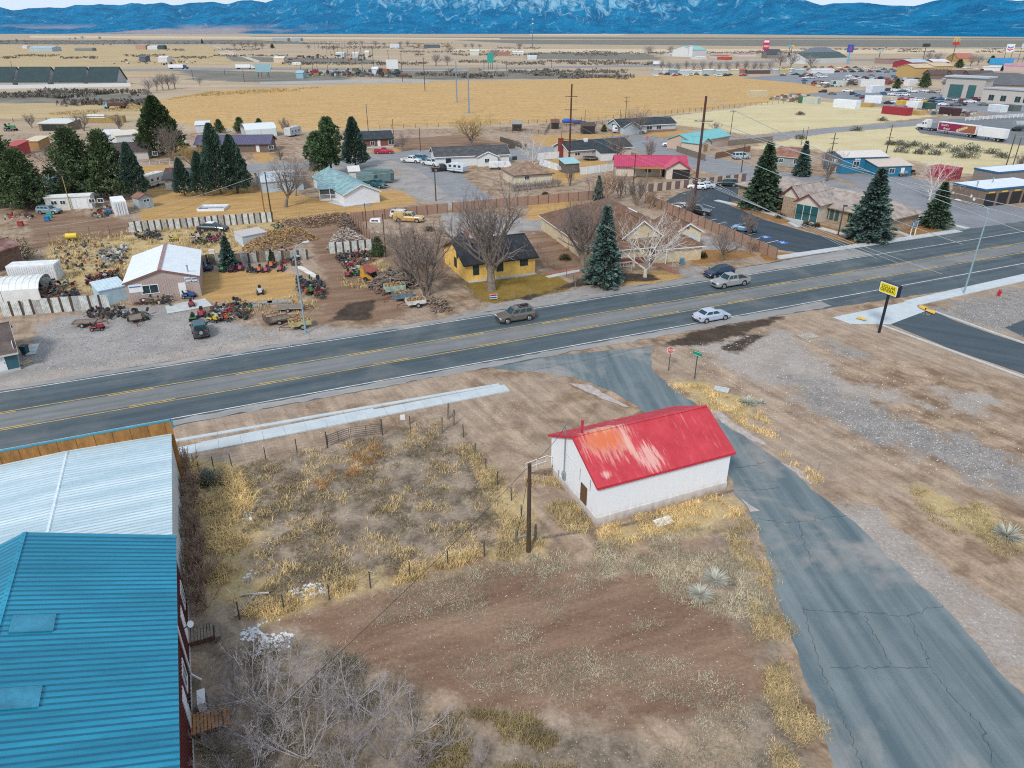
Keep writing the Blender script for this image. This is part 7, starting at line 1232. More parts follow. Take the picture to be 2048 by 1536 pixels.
camper((1243, 266), R(-10), 6.5, 'white camper trailer parked beside the pale blue house', (.68, .70, .72)); camper((310, 372), R(80), 7, 'white motorhome behind the garage house', (.64, .62, .56), 3.0); camper((587, 272), R(75), 7.5, 'silver motorhome at the edge of the gold field', (.50, .53, .55), 3.1); camper((915, 345), R(-30), 5.0, 'pale trailer in front of the white ranch house', (.55, .60, .64), 2.3); camper((1000, 338), R(2), 6.0, 'white covered boat trailer at the end of the white ranch house', (.66, .68, .69), 1.9, True)
def semi_trailer(c, rz, L, col, label, panel=None, H=4.0):
    t = thing('semi_trailer', label, 'truck trailer', G(*c), rz); prt('box', M((.70, .71, .72), .55, .06), t, lambda m: m.box(-L/2, -1.27, 1.15, L/2, 1.27, H))
    if col: prt('side_panel', [col], t, lambda m: (m.box(-L/2 + .2, -1.29, 1.3, L/2 - .2, -1.27, H - .25)))
    prt('landing_gear', DKSTEEL, t, lambda m: (m.box(L/2 - 3, -.9, 0, L/2 - 2.8, -.7, 1.15), m.box(L/2 - 3, .7, 0, L/2 - 2.8, .9, 1.15)))
    for x in (-L/2 + 1.4, -L/2 + 2.7):
        for sy in (-1, 1): w_ = prt('wheel', RUB, t, lambda m: m.tube((x, sy * .7, .5), (x, sy * 1.26, .5), .5, .5, 14)); prt('rim', RIM, w_, lambda m: m.tube((x, sy * 1.25, .5), (x, sy * 1.275, .5), .28, .26, 10))
    prt('bumper', DKSTEEL, t, lambda m: m.box(-L/2, -1.2, .45, -L/2 + .12, 1.2, .6)); return t
def tractor(c, rz, label, col=(.68, .69, .70)):
    t = thing('semi_truck', label, 'truck', G(*c), rz); m_ = paint(col)
    prt('cab', m_, t, lambda m: m.extr([(-1.2, 1.0), (-1.2, 3.8), (-.2, 3.9), (.9, 3.0), (1.3, 2.2), (2.9, 1.95), (3.2, 1.0)], -1.2, 1.2)); prt('windshield', GLS, t, lambda m: m.face([(.93, -1.0, 2.97), (1.31, -1.0, 2.25), (1.31, 1.0, 2.25), (.93, 1.0, 2.97)]))
    for sy in (-1, 1): prt('side_window', GLS, t, lambda m: (m.box(.2, sy * 1.2 - .02, 2.1, .85, sy * 1.2 + .02, 2.75), m.box(-.8, sy * 1.2 - .02, 2.3, -.2, sy * 1.2 + .02, 2.8)))
    prt('chassis', DKSTEEL, t, lambda m: m.box(-4.2, -.5, .7, 3.0, .5, 1.0)); prt('grille', CHROME, t, lambda m: m.box(3.15, -.6, .8, 3.25, .6, 1.7))
    for x in (2.3, -2.4, -3.6):
        for sy in (-1, 1): w_ = prt('wheel', RUB, t, lambda m: m.tube((x, sy * .8, .5), (x, sy * 1.22, .5), .5, .5, 14)); prt('rim', RIM, w_, lambda m: m.tube((x, sy * 1.21, .5), (x, sy * 1.235, .5), .28, .26, 10))
def bread_panel():
    m, nt, b = newmat('trailer_graphic'); t = nod(nt, 'ShaderNodeTexCoord').outputs['Object']; x = nod(nt, 'ShaderNodeSeparateXYZ', i_0=t).outputs[0]
    c = mixc(nt, rng(nt, x, -1.6, -2.2), (.24, .012, .06), (.30, .10, .05)); nt.links.new(c, b.inputs['Base Color']); b.inputs['Roughness'].default_value = .4; return m
hs_ = head((1835, 262), (2000, 284))
tractor((1850, 260), hs_ + math.pi, 'white semi truck standing in front of the red trailer')
TB = semi_trailer((1914, 271), hs_ + math.pi, 14.5, None, 'long maroon semi trailer with white script and bread slices')
p = prt('side_panel', bread_panel(), TB, lambda m: m.box(-7.0, 1.27, 1.3, 7.0, 1.29, 3.8))
for k, s_ in enumerate(("Smith's", 'Bread')): text(p, 'lettering', s_, 1.0, (4.6 - k * .9, 1.31, 3.05 - k * 1.1), math.pi, WHITE, .01)
prt('bread_slices', M((.62, .46, .30), .7, .2, 3), TB, lambda m: [m.tube((-.6 - k * .75, 1.29, 1.75 + k * .32), (-.6 - k * .75, 1.31, 1.75 + k * .32), .55 - .03 * k, None, 10) for k in range(5)])
semi_trailer((1982, 281), hs_ + math.pi, 9, None, 'shorter white semi trailer behind the maroon one', H=4.0)
t = thing('tanker_trailer', 'silver tanker trailer at the right edge of the truck lot', 'truck trailer', G(2045, 262), R(2)); prt('tank', M((.42, .46, .46), .4, .2, 1, .5), t, lambda m: m.tube((-4, 0, 2.4), (6, 0, 2.4), 1.2, 1.2, 16)); prt('chassis', DKSTEEL, t, lambda m: m.box(-4, -.6, .7, 6, .6, 1.1)); prt('wheel', RUB, t, lambda m: [m.tube((x, -1.2, .5), (x, 1.2, .5), .5, .5, 12) for x in (-3, -1.7, 4, 5.2)])
for c, L, col, lb in (((357, 138), 15, (.015, .06, .14), 'white semi trailer with a blue cab on the distant highway'), ((491, 138), 15, (.65, .66, .67), 'white semi trailer with a white cab on the distant highway'), ((1316, 131), 9, (.6, .62, .64), 'white box truck on the distant highway')):
    g = G(*c); t = thing('highway_truck', lb, 'truck', g + Vector((0, 0, .1)), 0); prt('trailer', WHITE, t, lambda m: m.box(-L * .6, -1.3, 1.1, L * .35, 1.3, 4.0)); prt('cab', paint(col), t, lambda m: m.extr([(L * .38, .8), (L * .38, 3.7), (L * .38 + 1.6, 3.6), (L * .38 + 2.4, 2.1), (L * .38 + 4, 1.9), (L * .38 + 4.1, .8)], -1.2, 1.2)); prt('wheel', RUB, t, lambda m: [m.tube((x, -1.25, .5), (x, 1.25, .5), .5, .5, 10) for x in (-L * .5, -L * .4, L * .3, L * .38 + 3)])
    prt('chassis', DKSTEEL, t, lambda m: m.box(-L * .6, -.5, .6, L * .38 + 3.6, .5, 1.0))
camper((533, 137.5), 0, 10, 'white and blue motorhome on the distant highway', (.5, .56, .62), 3.4, nm='motorhome'); camper((594, 131), 0, 9, 'white camper parked beyond the distant highway', (.7, .7, .7), 3.2)
# ---------------------------------------------------------------- the far town on the right
def fh(name, lb, A, B, D, e, r, ridge, wall, roof, feats=(), over=.4, cat='building', **k): return House(name, lb, cat, A, B, D, e, r, ridge, M(wall, .8, .1), M(roof, .75, .12, .3), feats, over, **k)
MB_ = fh('medical_building', 'modern tan and glass medical building with long grey roof', (1880, 187), (2120, 196), 45, 6, 5, 'hip', (.42, .38, .34), (.11, .11, .12), over=1.0)
w_ = House('w', '', '', (1884, 195), (1962, 200), 10, 10.5, .8, 'flat', M((.44, .41, .38), .8, .1), M((.42, .47, .50), .6, .1), over=1.0)
for x, ww in ((6, 7), (14, 4), (24, 2)): w_.feat('o', 'f', x, .2, ww, 6.8, M((.04, .12, .13), .2, .2, coat=.4))
adopt(w_.root, MB_.root, 'wing')
w_ = House('w', '', '', (1960, 204), (2048, 211), 8, 6.5, .6, 'flat', M((.50, .46, .42), .8, .1), M((.40, .43, .46), .6, .1), over=.5)
for x in (5, 11, 18, 22): w_.feat('w', 'f', x, 1.2, 2.6, 2.6, M((.30, .36, .36), .6, .1))
adopt(w_.root, MB_.root, 'wing')
fh('grey_building', 'pale grey flat building at the right edge behind the medical roof', (2005, 178), (2110, 182), 25, 5, 1, 'flat', (.45, .46, .47), (.55, .55, .56))
YI = fh('inn', 'yellow two storey inn with two tan gabled roofs', (1827, 155), (1865, 154), 18, 7, 2.4, 'x', (.52, .33, .12), (.55, .42, .28))
w_ = House('w', '', '', (1865, 151), (1902, 150), 18, 7, 2.4, 'x', M((.52, .33, .12), .8, .1), M((.55, .42, .28), .8, .1), [('w', 'f', 3 + 4 * k, 3.5, 1.6, 1.6) for k in range(4)]); adopt(w_.root, YI.root, 'wing')
for i, (x0, x1) in enumerate(((1860, 1900), (1905, 1935), (1938, 1988))): fh('motel_wing', ['brown roofed motel row nearest the yellow inn', 'brown roofed motel row in the middle', 'brown roofed motel row with green end'][i], (x0, 158 + i), (x1, 158 + i), 12, 3.2, 3, 'x', (.20, .13, .10), (.10, .065, .06))
fh('red_barn', 'red gabled barn with pale blue metal roof left of the yellow inn', (1822, 136), (1858, 135), 22, 5, 2.5, 'x', (.30, .03, .05), (.42, .50, .56)); fh('red_hall', 'low red walled hall with white roof behind the yellow inn', (1864, 134), (1896, 134), 20, 5, 2, 'x', (.32, .03, .05), (.62, .62, .62)); fh('blue_roof_hall', 'white hall with a bright blue metal roof', (1976, 139), (2022, 140), 28, 4.5, 5, 'x', (.64, .64, .64), (.02, .22, .42)); fh('pink_building', 'pale pink flat building beside the blue roofed hall', (2006, 143), (2090, 145), 20, 5, 1.5, 'x', (.48, .36, .36), (.48, .24, .30)); fh('white_block', 'long low white block before the blue roofed hall', (1964, 141), (2000, 142), 10, 3, .4, 'flat', (.64, .65, .66), (.66, .66, .67))
fh('fast_food_restaurant', 'small red roofed restaurant with yellow gable near the arches sign', (1915, 124), (1950, 124), 25, 4, 5, 'x', (.50, .32, .10), (.40, .14, .10)); fh('gas_station', 'fuel station with a red and white canopy on the far right', (1778, 128), (1818, 127), 20, 5, 1, 'flat', (.30, .22, .20), (.42, .30, .26)); fh('green_roof_motel', 'long white motel with dark green roof', (1610, 128), (1692, 125), 25, 6, 5, 'x', (.55, .57, .58), (.05, .085, .075)); fh('grey_roof_motel', 'long grey roofed motel beyond the green roofed one', (1625, 114), (1680, 113), 30, 5, 7, 'hip', (.35, .35, .36), (.13, .15, .18)); fh('dark_motel', 'dark roofed motel by the pink tower sign', (1534, 117), (1562, 117), 25, 5, 6, 'x', (.20, .18, .18), (.06, .06, .07)); fh('teal_hall', 'white hall with a pale teal roof behind the trailer park', (1384, 114), (1412, 113), 35, 9, 5, 'x', (.6, .62, .63), (.26, .48, .44)); fh('silo_block', 'white silo block at the left end of the teal roofed hall', (1377, 114), (1384, 114), 12, 14, .5, 'flat', (.62, .66, .70), (.6, .64, .68))
for i, (x, y, w2, col, rc) in enumerate(((1308, 147, 18, (.4, .45, .42), (.5, .5, .48)), (1328, 147, 14, (.6, .6, .6), (.62, .62, .62)), (1342, 148, 14, (.18, .28, .34), (.42, .48, .5)), (1360, 149, 24, (.45, .5, .52), (.6, .62, .62)), (1386, 150, 18, (.55, .57, .58), (.62, .6, .55)), (1408, 148, 20, (.4, .46, .48), (.68, .68, .64)), (1432, 149, 24, (.35, .42, .45), (.62, .63, .60)), (1462, 148, 16, (.55, .48, .30), (.55, .55, .5)), (1480, 147, 13, (.3, .2, .2), (.52, .12, .06)), (1494, 148, 46, (.10, .065, .07), (.34, .32, .30)), (1545, 147, 14, (.35, .40, .45), (.5, .55, .58)), (1560, 147, 16, (.46, .38, .18), (.5, .42, .2)), (1590, 147, 20, (.28, .42, .44), (.5, .55, .55)), (1622, 147, 46, (.62, .64, .66), (.66, .66, .66)), (1340, 112, 20, (.5, .5, .55), (.62, .62, .62)), (1395, 119, 18, (.6, .62, .64), (.65, .65, .65)), (1430, 117, 30, (.5, .52, .55), (.40, .05, .08)), (1478, 113, 34, (.55, .55, .58), (.42, .10, .16)), (1450, 120, 14, (.40, .08, .04), (.5, .12, .06)))):
    fh('trailer_home', ['pale', 'white', 'blue grey', 'grey', 'cream', 'teal'][i % 6] + ' trailer home in the far trailer park', (x, y), (x + w2, y - .3), 5 + (i > 13) * 10, 3.0, .6, 'x', col, rc, over=.2, cat='mobile home')
# row of dark roofed houses far left, farm sheds
for i, (x0, x1) in enumerate(((-35, 26), (37, 96), (109, 168), (178, 234))): fh('row_house', 'dark roofed house of the far row behind the white wall', (x0, 171), (x1, 170.5), 20, 3.0, 8.0, 'x', (.40, .42, .42), (.022, .048, .052), over=.8, group='dark roofed row houses', cat='house')
pfence('white_wall', 'long white wall in front of the dark roofed row houses', (-60, 179), (262, 173), 2.2, [M((.62, .64, .66), .8, .1)], 8)
for x, y, w2, D, h, wc, rc, lb in ((60, 103, 45, 30, 6, (.35, .45, .5), (.38, .48, .55), 'blue roofed farm shed far left on the plain'), (45, 97, 9, 12, 4, (.6, .6, .6), (.65, .65, .65), 'small white shed far left on the plain'), (272, 99, 20, 25, 7, (.42, .27, .20), (.40, .26, .20), 'brown barn far out on the plain'), (295, 99, 20, 20, 5, (.55, .6, .6), (.58, .64, .62), 'pale barn beside the brown barn'), (316, 99, 12, 15, 6, (.05, .08, .1), (.05, .08, .1), 'dark barn beside the pale barn'), (317, 125, 18, 14, 5, (.6, .6, .6), (.62, .62, .6), 'white farm shed near the distant highway'), (280, 124, 12, 12, 5, (.1, .12, .15), (.1, .12, .15), 'dark farm shed near the distant highway'), (150, 102, 35, 15, 4, (.2, .2, .2), (.25, .24, .22), 'low grey farm sheds on the plain'), (545, 82, 30, 40, 8, (.3, .35, .35), (.35, .38, .38), 'long grey barn by the far farm road'), (584, 82, 17, 40, 8, (.3, .38, .42), (.35, .4, .45), 'second grey barn by the far farm road'), (548, 126, 20, 14, 5, (.55, .45, .3), (.66, .66, .66), 'pale topped shed beyond the distant highway'), (593, 157, 14, 10, 4, (.25, .42, .5), (.3, .48, .55), 'small teal shed in the far junk yard'), (744, 150, 12, 10, 4.5, (.6, .64, .66), (.64, .66, .68), 'white shed in the far junk yard'), (780, 96, 18, 15, 5, (.55, .6, .65), (.6, .65, .7), 'pale farmhouse in the far trees'), (848, 96, 30, 18, 5, (.1, .12, .15), (.08, .1, .12), 'dark roofed farmhouse among far trees'), (940, 111, 18, 14, 6, (.55, .56, .5), (.6, .6, .56), 'pale farm shed near the far willow'), (990, 112, 30, 14, 4, (.3, .2, .15), (.4, .1, .12), 'rusty farm sheds on the plain'), (1055, 119, 18, 8, 3.5, (.5, .6, .66), (.6, .66, .7), 'white trailer shed along the plain road'), (1025, 110, 22, 10, 4, (.6, .6, .6), (.64, .64, .64), 'white farm trailers on the plain'), (672, 115, 16, 14, 5, (.45, .5, .52), (.6, .6, .6), 'pale house in the far brush'), (705, 115, 12, 14, 5, (.5, .5, .52), (.62, .62, .62), 'white house in the far brush'), (730, 114, 8, 10, 6, (.55, .5, .4), (.65, .65, .65), 'tall white shed in the far brush')):
    fh('farm_shed', lb, (x, y), (x + w2, y), D, h, h * .35, 'x', wc, rc, over=.3, cat='shed')
t = upole((516, 163), 160, 'x', .1); bpy.data.objects.remove(kids(t)[0]); bpy.data.objects.remove(t)
def billboard(c, wd, h0, h1, col, lb, rz=0):
    t = thing('billboard', lb, 'billboard', G(*c), rz); prt('panel', M(col, .6, .1), t, lambda m: m.box(-wd/2, -.3, h0, wd/2, .3, h1)); prt('post', DKSTEEL, t, lambda m: (m.tube((-wd * .35, 0, 0), (-wd * .35, 0, h0), .3), m.tube((wd * .35, 0, 0), (wd * .35, 0, h0), .3)))
billboard((528, 155), 12, 4, 10, (.26, .42, .46), 'pale blue billboard seen from behind left of the far junk yard'); billboard((786, 151), 11, 5, 12, (.60, .62, .63), 'white billboard by the distant highway', R(-20)); billboard((981, 139), 6, 6, 14, (.02, .30, .25), 'green road sign by the distant highway'); billboard((948, 155), 8, 3, 7, (.30, .25, .20), 'brown panel board by the sage belt')
# tall signs of the far town
def tsign(base, top, wd, hh, col, lb, legs=1, tilt=0, band=None, r=.45, pm=DKSTEEL):
    h = hgt(base, top); t = thing('tall_sign', lb, 'sign', G(*base), R(-18)); prt('cabinet', M(col, .5, .1), t, lambda m: m.box(-wd/2, -.6, h - hh, wd/2, .6, h))
    for k in range(legs): x = 0 if legs == 1 else (-wd * .42 + k * wd * .84); prt('pole', pm, t, lambda m: m.tube((x, 0, 0), (x, 0, h - (hh if legs == 1 else 0)), r, r * .8, 8))
    return t, h
t, h = tsign((1529, 115), 79, 8, 22, (.50, .01, .10), 'tall pink red tower sign with stacked white panels', 2)
for k in range(3): prt('panel', WHITE if k != 1 else M((.62, .40, .28), .6, .1), t, lambda m: m.box(-3.2, -.7, h - 3.6 - k * 6, 3.2, -.6, h - 1.2 - k * 6))
t, h = tsign((1695, 128), 89, 6.5, 8, (.012, .07, .38), 'tall blue square motel sign with a red mark', pm=M((.10, .36, .55), .5, .1), r=.8); prt('mark', M((.45, .02, .04), .5, .1), t, lambda m: m.box(-.9, -.7, h - 6.2, 1.0, -.6, h - 2))
tsign((1845, 124), 87, 8, 3.5, (.03, .025, .035), 'tall dark rectangular sign on a leaning pole')
t, h = tsign((1903, 124), 84, 7, 3.2, (.42, .02, .03), 'tall sign with golden arches above a red board')
GOLD = M((.75, .55, .02), .5, .1)
prt('arches', GOLD, t, lambda m: [m.path([(cx + 1.55 * math.cos(a), 0, h + 4.6 * math.sin(a)) for a in [math.pi * q / 12 for q in range(13)]], .38, 6) for cx in (-1.6, 1.6)])
t, h = tsign((2012, 126), 88, 8, 8, (.66, .67, .69), 'tall white fuel sign with blue and red chevrons', 2, r=.3); prt('chevron', [M((.02, .12, .45), .5, .1), M((.50, .02, .04), .5, .1)], t, lambda m: [m.loft([[(-3, -.66, z), (0, -.66, z - 1.4), (3, -.66, z), (3, -.66, z + 1.2), (0, -.66, z - .2), (-3, -.66, z + 1.2)], [(-3, -.61, z), (0, -.61, z - 1.4), (3, -.61, z), (3, -.61, z + 1.2), (0, -.61, z - .2), (-3, -.61, z + 1.2)]], k) for k, z in ((0, h - 3.4), (1, h - 5.6))])
tsign((2040, 124), 87, 6, 5, (.45, .50, .54), 'pale sign at the far right edge on tall poles', 2, r=.3); tsign((1756, 125), 99, 7, 2.5, (.36, .42, .40), 'small pale green sign on a thin leaning pole'); tsign((1576, 115), 90, 5, 3, (.15, .32, .40), 'small blue sign beside the yellow sign'); tsign((1581, 115), 90, 5, 2.5, (.62, .42, .05), 'small yellow and orange sign in front of the motel')
# far parked vehicles
rd = random.Random(77); CC = {'white': (.70, .71, .72), 'black': (.02, .022, .026), 'silver': (.48, .51, .53), 'blue': (.03, .10, .22), 'red': (.36, .02, .04), 'grey': (.14, .15, .16), 'green': (.06, .10, .07), 'yellow': (.55, .40, .04), 'maroon': (.16, .015, .03)}
FC = [(1645, 185, 'black', 'suv'), (1664, 189, 'grey', 'sedan'), (1694, 184, 'white', 'pickup'), (1706, 190, 'black', 'jeep'), (1718, 193, 'blue', 'sedan'), (1728, 197, 'maroon', 'suv'), (1756, 194, 'silver', 'sedan'), (1768, 190, 'blue', 'suv'), (1778, 182, 'black', 'suv'), (1789, 183, 'white', 'suv'), (1796, 182, 'silver', 'sedan'), (1804, 184, 'blue', 'sedan'), (1814, 181, 'white', 'suv'), (1826, 185, 'white', 'pickup'), (1842, 183, 'silver', 'suv'), (1853, 184, 'white', 'sedan'), (1863, 186, 'grey', 'sedan'), (1874, 186, 'silver', 'suv'), (1783, 191, 'white', 'suv'), (1794, 192, 'silver', 'van'), (1810, 192, 'white', 'suv'), (1804, 200, 'red', 'sedan'), (1817, 201, 'red', 'suv'), (1830, 202, 'white', 'pickup'), (1838, 203, 'white', 'suv'), (1848, 204, 'yellow', 'sedan'), (1864, 206, 'black', 'suv'), (1868, 199, 'black', 'sedan'), (1878, 200, 'blue', 'sedan'), (1888, 200, 'white', 'sedan'), (1902, 201, 'grey', 'suv'), (1914, 202, 'silver', 'sedan'), (1926, 204, 'maroon', 'suv'), (1939, 206, 'white', 'pickup'), (1950, 201, 'maroon', 'suv'), (1960, 201, 'silver', 'suv'), (1972, 202, 'black', 'suv'), (1980, 203, 'green', 'suv'), (1880, 208, 'blue', 'sedan'), (1886, 211, 'white', 'sedan'), (1910, 212, 'grey', 'pickup'), (1922, 211, 'black', 'suv'), (1966, 211, 'grey', 'sedan'), (1780, 206, 'white', 'sedan'), (1776, 208, 'black', 'sedan'), (1650, 168, 'white', 'pickup'), (1722, 158, 'white', 'pickup')]
for x, y, cn, kd in FC: car(kd, CC[cn], G(x, y), R(rd.choice((-12, 168))) + rd.gauss(0, .05), f'{cn} {kd.replace("hatch", "car")} parked in the medical building lot', 'car', 0, 'cars in the medical building lot', 'parked_car')
for i in range(46):
    x = 1560 + i * 5.6 + rd.uniform(-1.5, 1.5); y = 136 + (i % 3) * 4.2 + rd.uniform(-1, 1); cn = rd.choice(['white', 'white', 'silver', 'blue', 'black', 'grey', 'red', 'silver'])
    if 1800 < x < 1830: continue
    car(rd.choice(['sedan', 'suv', 'pickup']), CC[cn], G(x, y), R(rd.choice((0, 180, 20, 200))), f'{cn} vehicle in the distant dealer lot', 'car', 0, 'vehicles in the distant dealer lot', 'parked_car')
for i in range(52):
    x, y = (rd.uniform(1600, 1800), rd.uniform(150, 163)) if i < 26 else (rd.uniform(1310, 1640), rd.uniform(148, 153)); cn = rd.choice(['white', 'white', 'silver', 'blue', 'black', 'grey', 'red', 'maroon'])
    car(rd.choice(['sedan', 'suv', 'pickup', 'van']), CC[cn], G(x, y), R(rd.choice((0, 90, 180, 20))), f'{cn} vehicle in the far works yard' if i < 26 else f'{cn} vehicle before the far trailer homes', 'car', 0, 'vehicles in the far works yard' if i < 26 else 'vehicles before the far trailer homes', 'parked_car')
for x, y, cn in ((1930, 137, 'white'), (1940, 137, 'silver'), (1952, 138, 'white'), (1940, 143, 'silver'), (1965, 141, 'black'), (1925, 147, 'blue'), (1900, 147, 'grey'), (1834, 159, 'black'), (1890, 160, 'silver'), (1905, 160, 'blue'), (1310, 150, 'white'), (1350, 151, 'silver'), (1372, 152, 'white'), (1412, 152, 'blue'), (1448, 152, 'white'), (1460, 151, 'black')): car('sedan', CC[cn], G(x, y), R(rd.uniform(-20, 20)), f'{cn} car parked among the distant buildings', 'car', 0, 'cars among the distant buildings', 'parked_car')
for A, B, h, col, lb in (((1665, 214), (1710, 218), 3.4, (.66, .70, .74), 'white trailer with a dark mark along the straw lot edge'), ((1762, 227), (1812, 232), 3.0, (.28, .02, .035), 'long dark red container by the straw lot'), ((1876, 228), (1905, 232), 2.8, (.05, .02, .022), 'dark maroon container by the trailer lot'), ((1604, 207), (1634, 209), 2.8, (.42, .44, .38), 'pale green grey container near the field corner'), ((1596, 206), (1606, 207), 2.8, (.02, .14, .07), 'dark green container near the field corner'), ((1728, 206), (1762, 207), 3.2, (.66, .70, .74), 'white rounded trailer behind the containers'), ((1763, 204), (1780, 206), 2.8, (.52, .48, .38), 'beige box behind the containers'), ((1810, 217), (1834, 219), 3.2, (.68, .70, .72), 'white box trailer in the container row'), ((1834, 216), (1856, 219), 2.6, (.03, .08, .06), 'dark green covered load in the container row'), ((1974, 222), (2000, 225), 2.8, (.62, .66, .68), 'white boxes beside the truck road'), ((2001, 220), (2026, 223), 2.4, (.10, .12, .12), 'dark trailer beside the truck road'), ((1720, 173), (1768, 173), 4, (.60, .62, .63), 'long white trailers on the yard edge'), ((1664, 172), (1702, 172), 3, (.45, .52, .50), 'pale blue box row on the yard edge'), ((1743, 186), (1768, 184), 3.6, (.62, .66, .70), 'white delivery truck box in the lot'), ((1502, 195), (1535, 194), 3.2, (.52, .46, .30), 'cream covered load at the field edge'), ((1818, 172), (1834, 171), 3.6, (.64, .66, .68), 'small white tent before the medical building'), ((1715, 213), (1740, 215), 1.6, (.42, .27, .10), 'orange brown timber stack by the containers'), ((1814, 228), (1838, 231), 1.6, (.45, .30, .12), 'orange timber stack beside the red container'), ((1792, 209), (1803, 210), 1.8, (.60, .38, .04), 'yellow box near the parked cars')):
    container(A, B, 4, h, col, lb, 'cargo_box', None, 'container', False)
scrap([(1540, 196), (1600, 193), (1650, 200), (1600, 206), (1540, 200)], 130, 1.2, 'pale building rubble along the field corner', 31, [0, 0, 0, 0, 2, 5, 0, 7, 1, 0, 2], 1.6)
scrap([(1600, 166), (1800, 160), (1830, 168), (1640, 176)], 200, 1.8, 'distant yard of dark scrap and machinery', 32, [4, 4, 2, 2, 3, 2, 2, 2, 2, 1, 3], 2.0)
scrap([(1760, 215), (1900, 222), (1960, 228), (1940, 234), (1800, 228)], 130, 1.0, 'pale scrap and rubble between the containers', 33, [1, 1, 1, 1, 2, 5, 1, 6, 1, 0, 2], 1.4)
scrap([(600, 146), (800, 146), (830, 155), (640, 158)], 220, 3.0, 'distant junk yard of dark machinery and pens', 34, [4, 4, 3, 1, 4, 2, 2, 2, 1, 1, 4], 3.0)
scrap([(200, 122), (400, 122), (380, 132), (220, 128)], 110, 2.0, 'dark cattle and pens scattered on the far pasture', 35, [4, 4, 3, 0, 4, 2, 0, 1, 0, 0, 4], 2.0)
scrap([(640, 112), (740, 112), (750, 122), (560, 120)], 120, 3.0, 'distant corrals and hay along the far farm road', 36, [3, 3, 2, 1, 4, 2, 1, 2, 1, 1, 4], 3.0)
t = thing('flatbed_truck', 'old blue flatbed truck with rusty load on the straw field edge', 'truck', G(235, 217), R(0)); prt('load', M((.10, .05, .035), .9, .3), t, lambda m: m.box(-4, -1.3, 1.1, 4.5, 1.3, 2.6)); prt('cab', M((.20, .42, .55), .6, .2), t, lambda m: m.extr([(-6, .6), (-6, 1.5), (-5, 1.7), (-4.7, 2.5), (-4.05, 2.5), (-4.05, .6)], -1.1, 1.1)); prt('wheel', RUB, t, lambda m: [m.tube((x, -1.25, .5), (x, 1.25, .5), .5, .5, 10) for x in (-5, 2, 3.3)])
for i, (x, col) in enumerate(((188, (.55, .60, .64)), (205, (.55, .57, .58)), (226, (.36, .25, .11)), (240, (.30, .20, .10)))):
    t = thing('hay_stack', ['hay stack under a pale blue tarp', 'hay stack under a white tarp', 'bare golden hay stack beside the tarped stacks', 'small brown hay stack at the end'][i], 'hay', G(x, 245), R(4)); prt('bales', M((.34, .24, .10), .95, .25, 3), t, lambda m: m.box(-2, -1.5, 0, 2, 1.5, 2.6)); 
    if i < 2: prt('tarp', M(col, .5, .1), t, lambda m: m.loft([[(-2.1, -1.6, 1.9), (2.1, -1.6, 1.9), (2.1, 1.6, 1.9), (-2.1, 1.6, 1.9)], [(-1.7, -1.2, 3.1), (1.7, -1.2, 3.1), (1.7, 1.2, 3.1), (-1.7, 1.2, 3.1)]]))
mower((22, 262), 0, cGRN, 'green tractor in the far left paddock', 3.0)
for c, col, lb in (((1138, 245), (.02, .11, .45), 'bright blue tarp covered heap by the tall pole'), ((1160, 248), (.04, .05, .15), 'dark blue and red heap beside the blue tarp')): t = thing('tarp_heap', lb, 'tarp', G(*c)); prt('tarp', M(col, .5, .2), t, lambda m: (m.ball((-.8, 0, .6), 2.2, 1.4, 1.0), m.ball((1.4, .2, .4), 1.4, 1.1, .8)))
t = thing('trampoline', 'round dark trampoline on the lawn of the cream bungalow', 'trampoline', G(1180, 320)); prt('mat', BLK, t, lambda m: m.tube((0, 0, .8), (0, 0, .83), 2.0, 2.0, 20)); prt('rim', STEEL, t, lambda m: m.path([(2.1 * math.cos(k * .3142), 2.1 * math.sin(k * .3142), .8) for k in range(21)], .07)); prt('leg', STEEL, t, lambda m: [m.tube((2 * math.cos(a), 2 * math.sin(a), 0), (2 * math.cos(a), 2 * math.sin(a), .8), .04) for a in (0, 1.57, 3.14, 4.71)])
for c, col, lb in (((950, 2), None, ''),): pass
for c, lb, rz in (((1291, 318 - 22), 'red stop sign at the back street corner', R(-15)),):
    t = thing('stop_sign', lb, 'stop sign', G(1293, 292), rz); prt('post', STEEL, t, lambda m: m.tube((0, 0, 0), (0, 0, 2.8), .05)); a = [(.5 * math.cos(R(22.5 + 45 * k)), 2.4 + .5 * math.sin(R(22.5 + 45 * k))) for k in range(8)]; prt('face', RED, t, lambda m: m.extr(a, -.08, -.04)); text(t, 'lettering', 'STOP', .36, (0, -.085, 2.4), 0, WHITE, .003)
for c, col, lb in (((1755, 348), (.60, .60, .58), 'white utility vehicle before the blue workshop'), ((1803, 352), (.30, .42, .45), 'teal and white utility cart right of the blue workshop'), ((1818, 350), (.03, .03, .035), 'black utility cart at the end of the workshop yard')): mower(c, R(10), col, lb, 2.0)
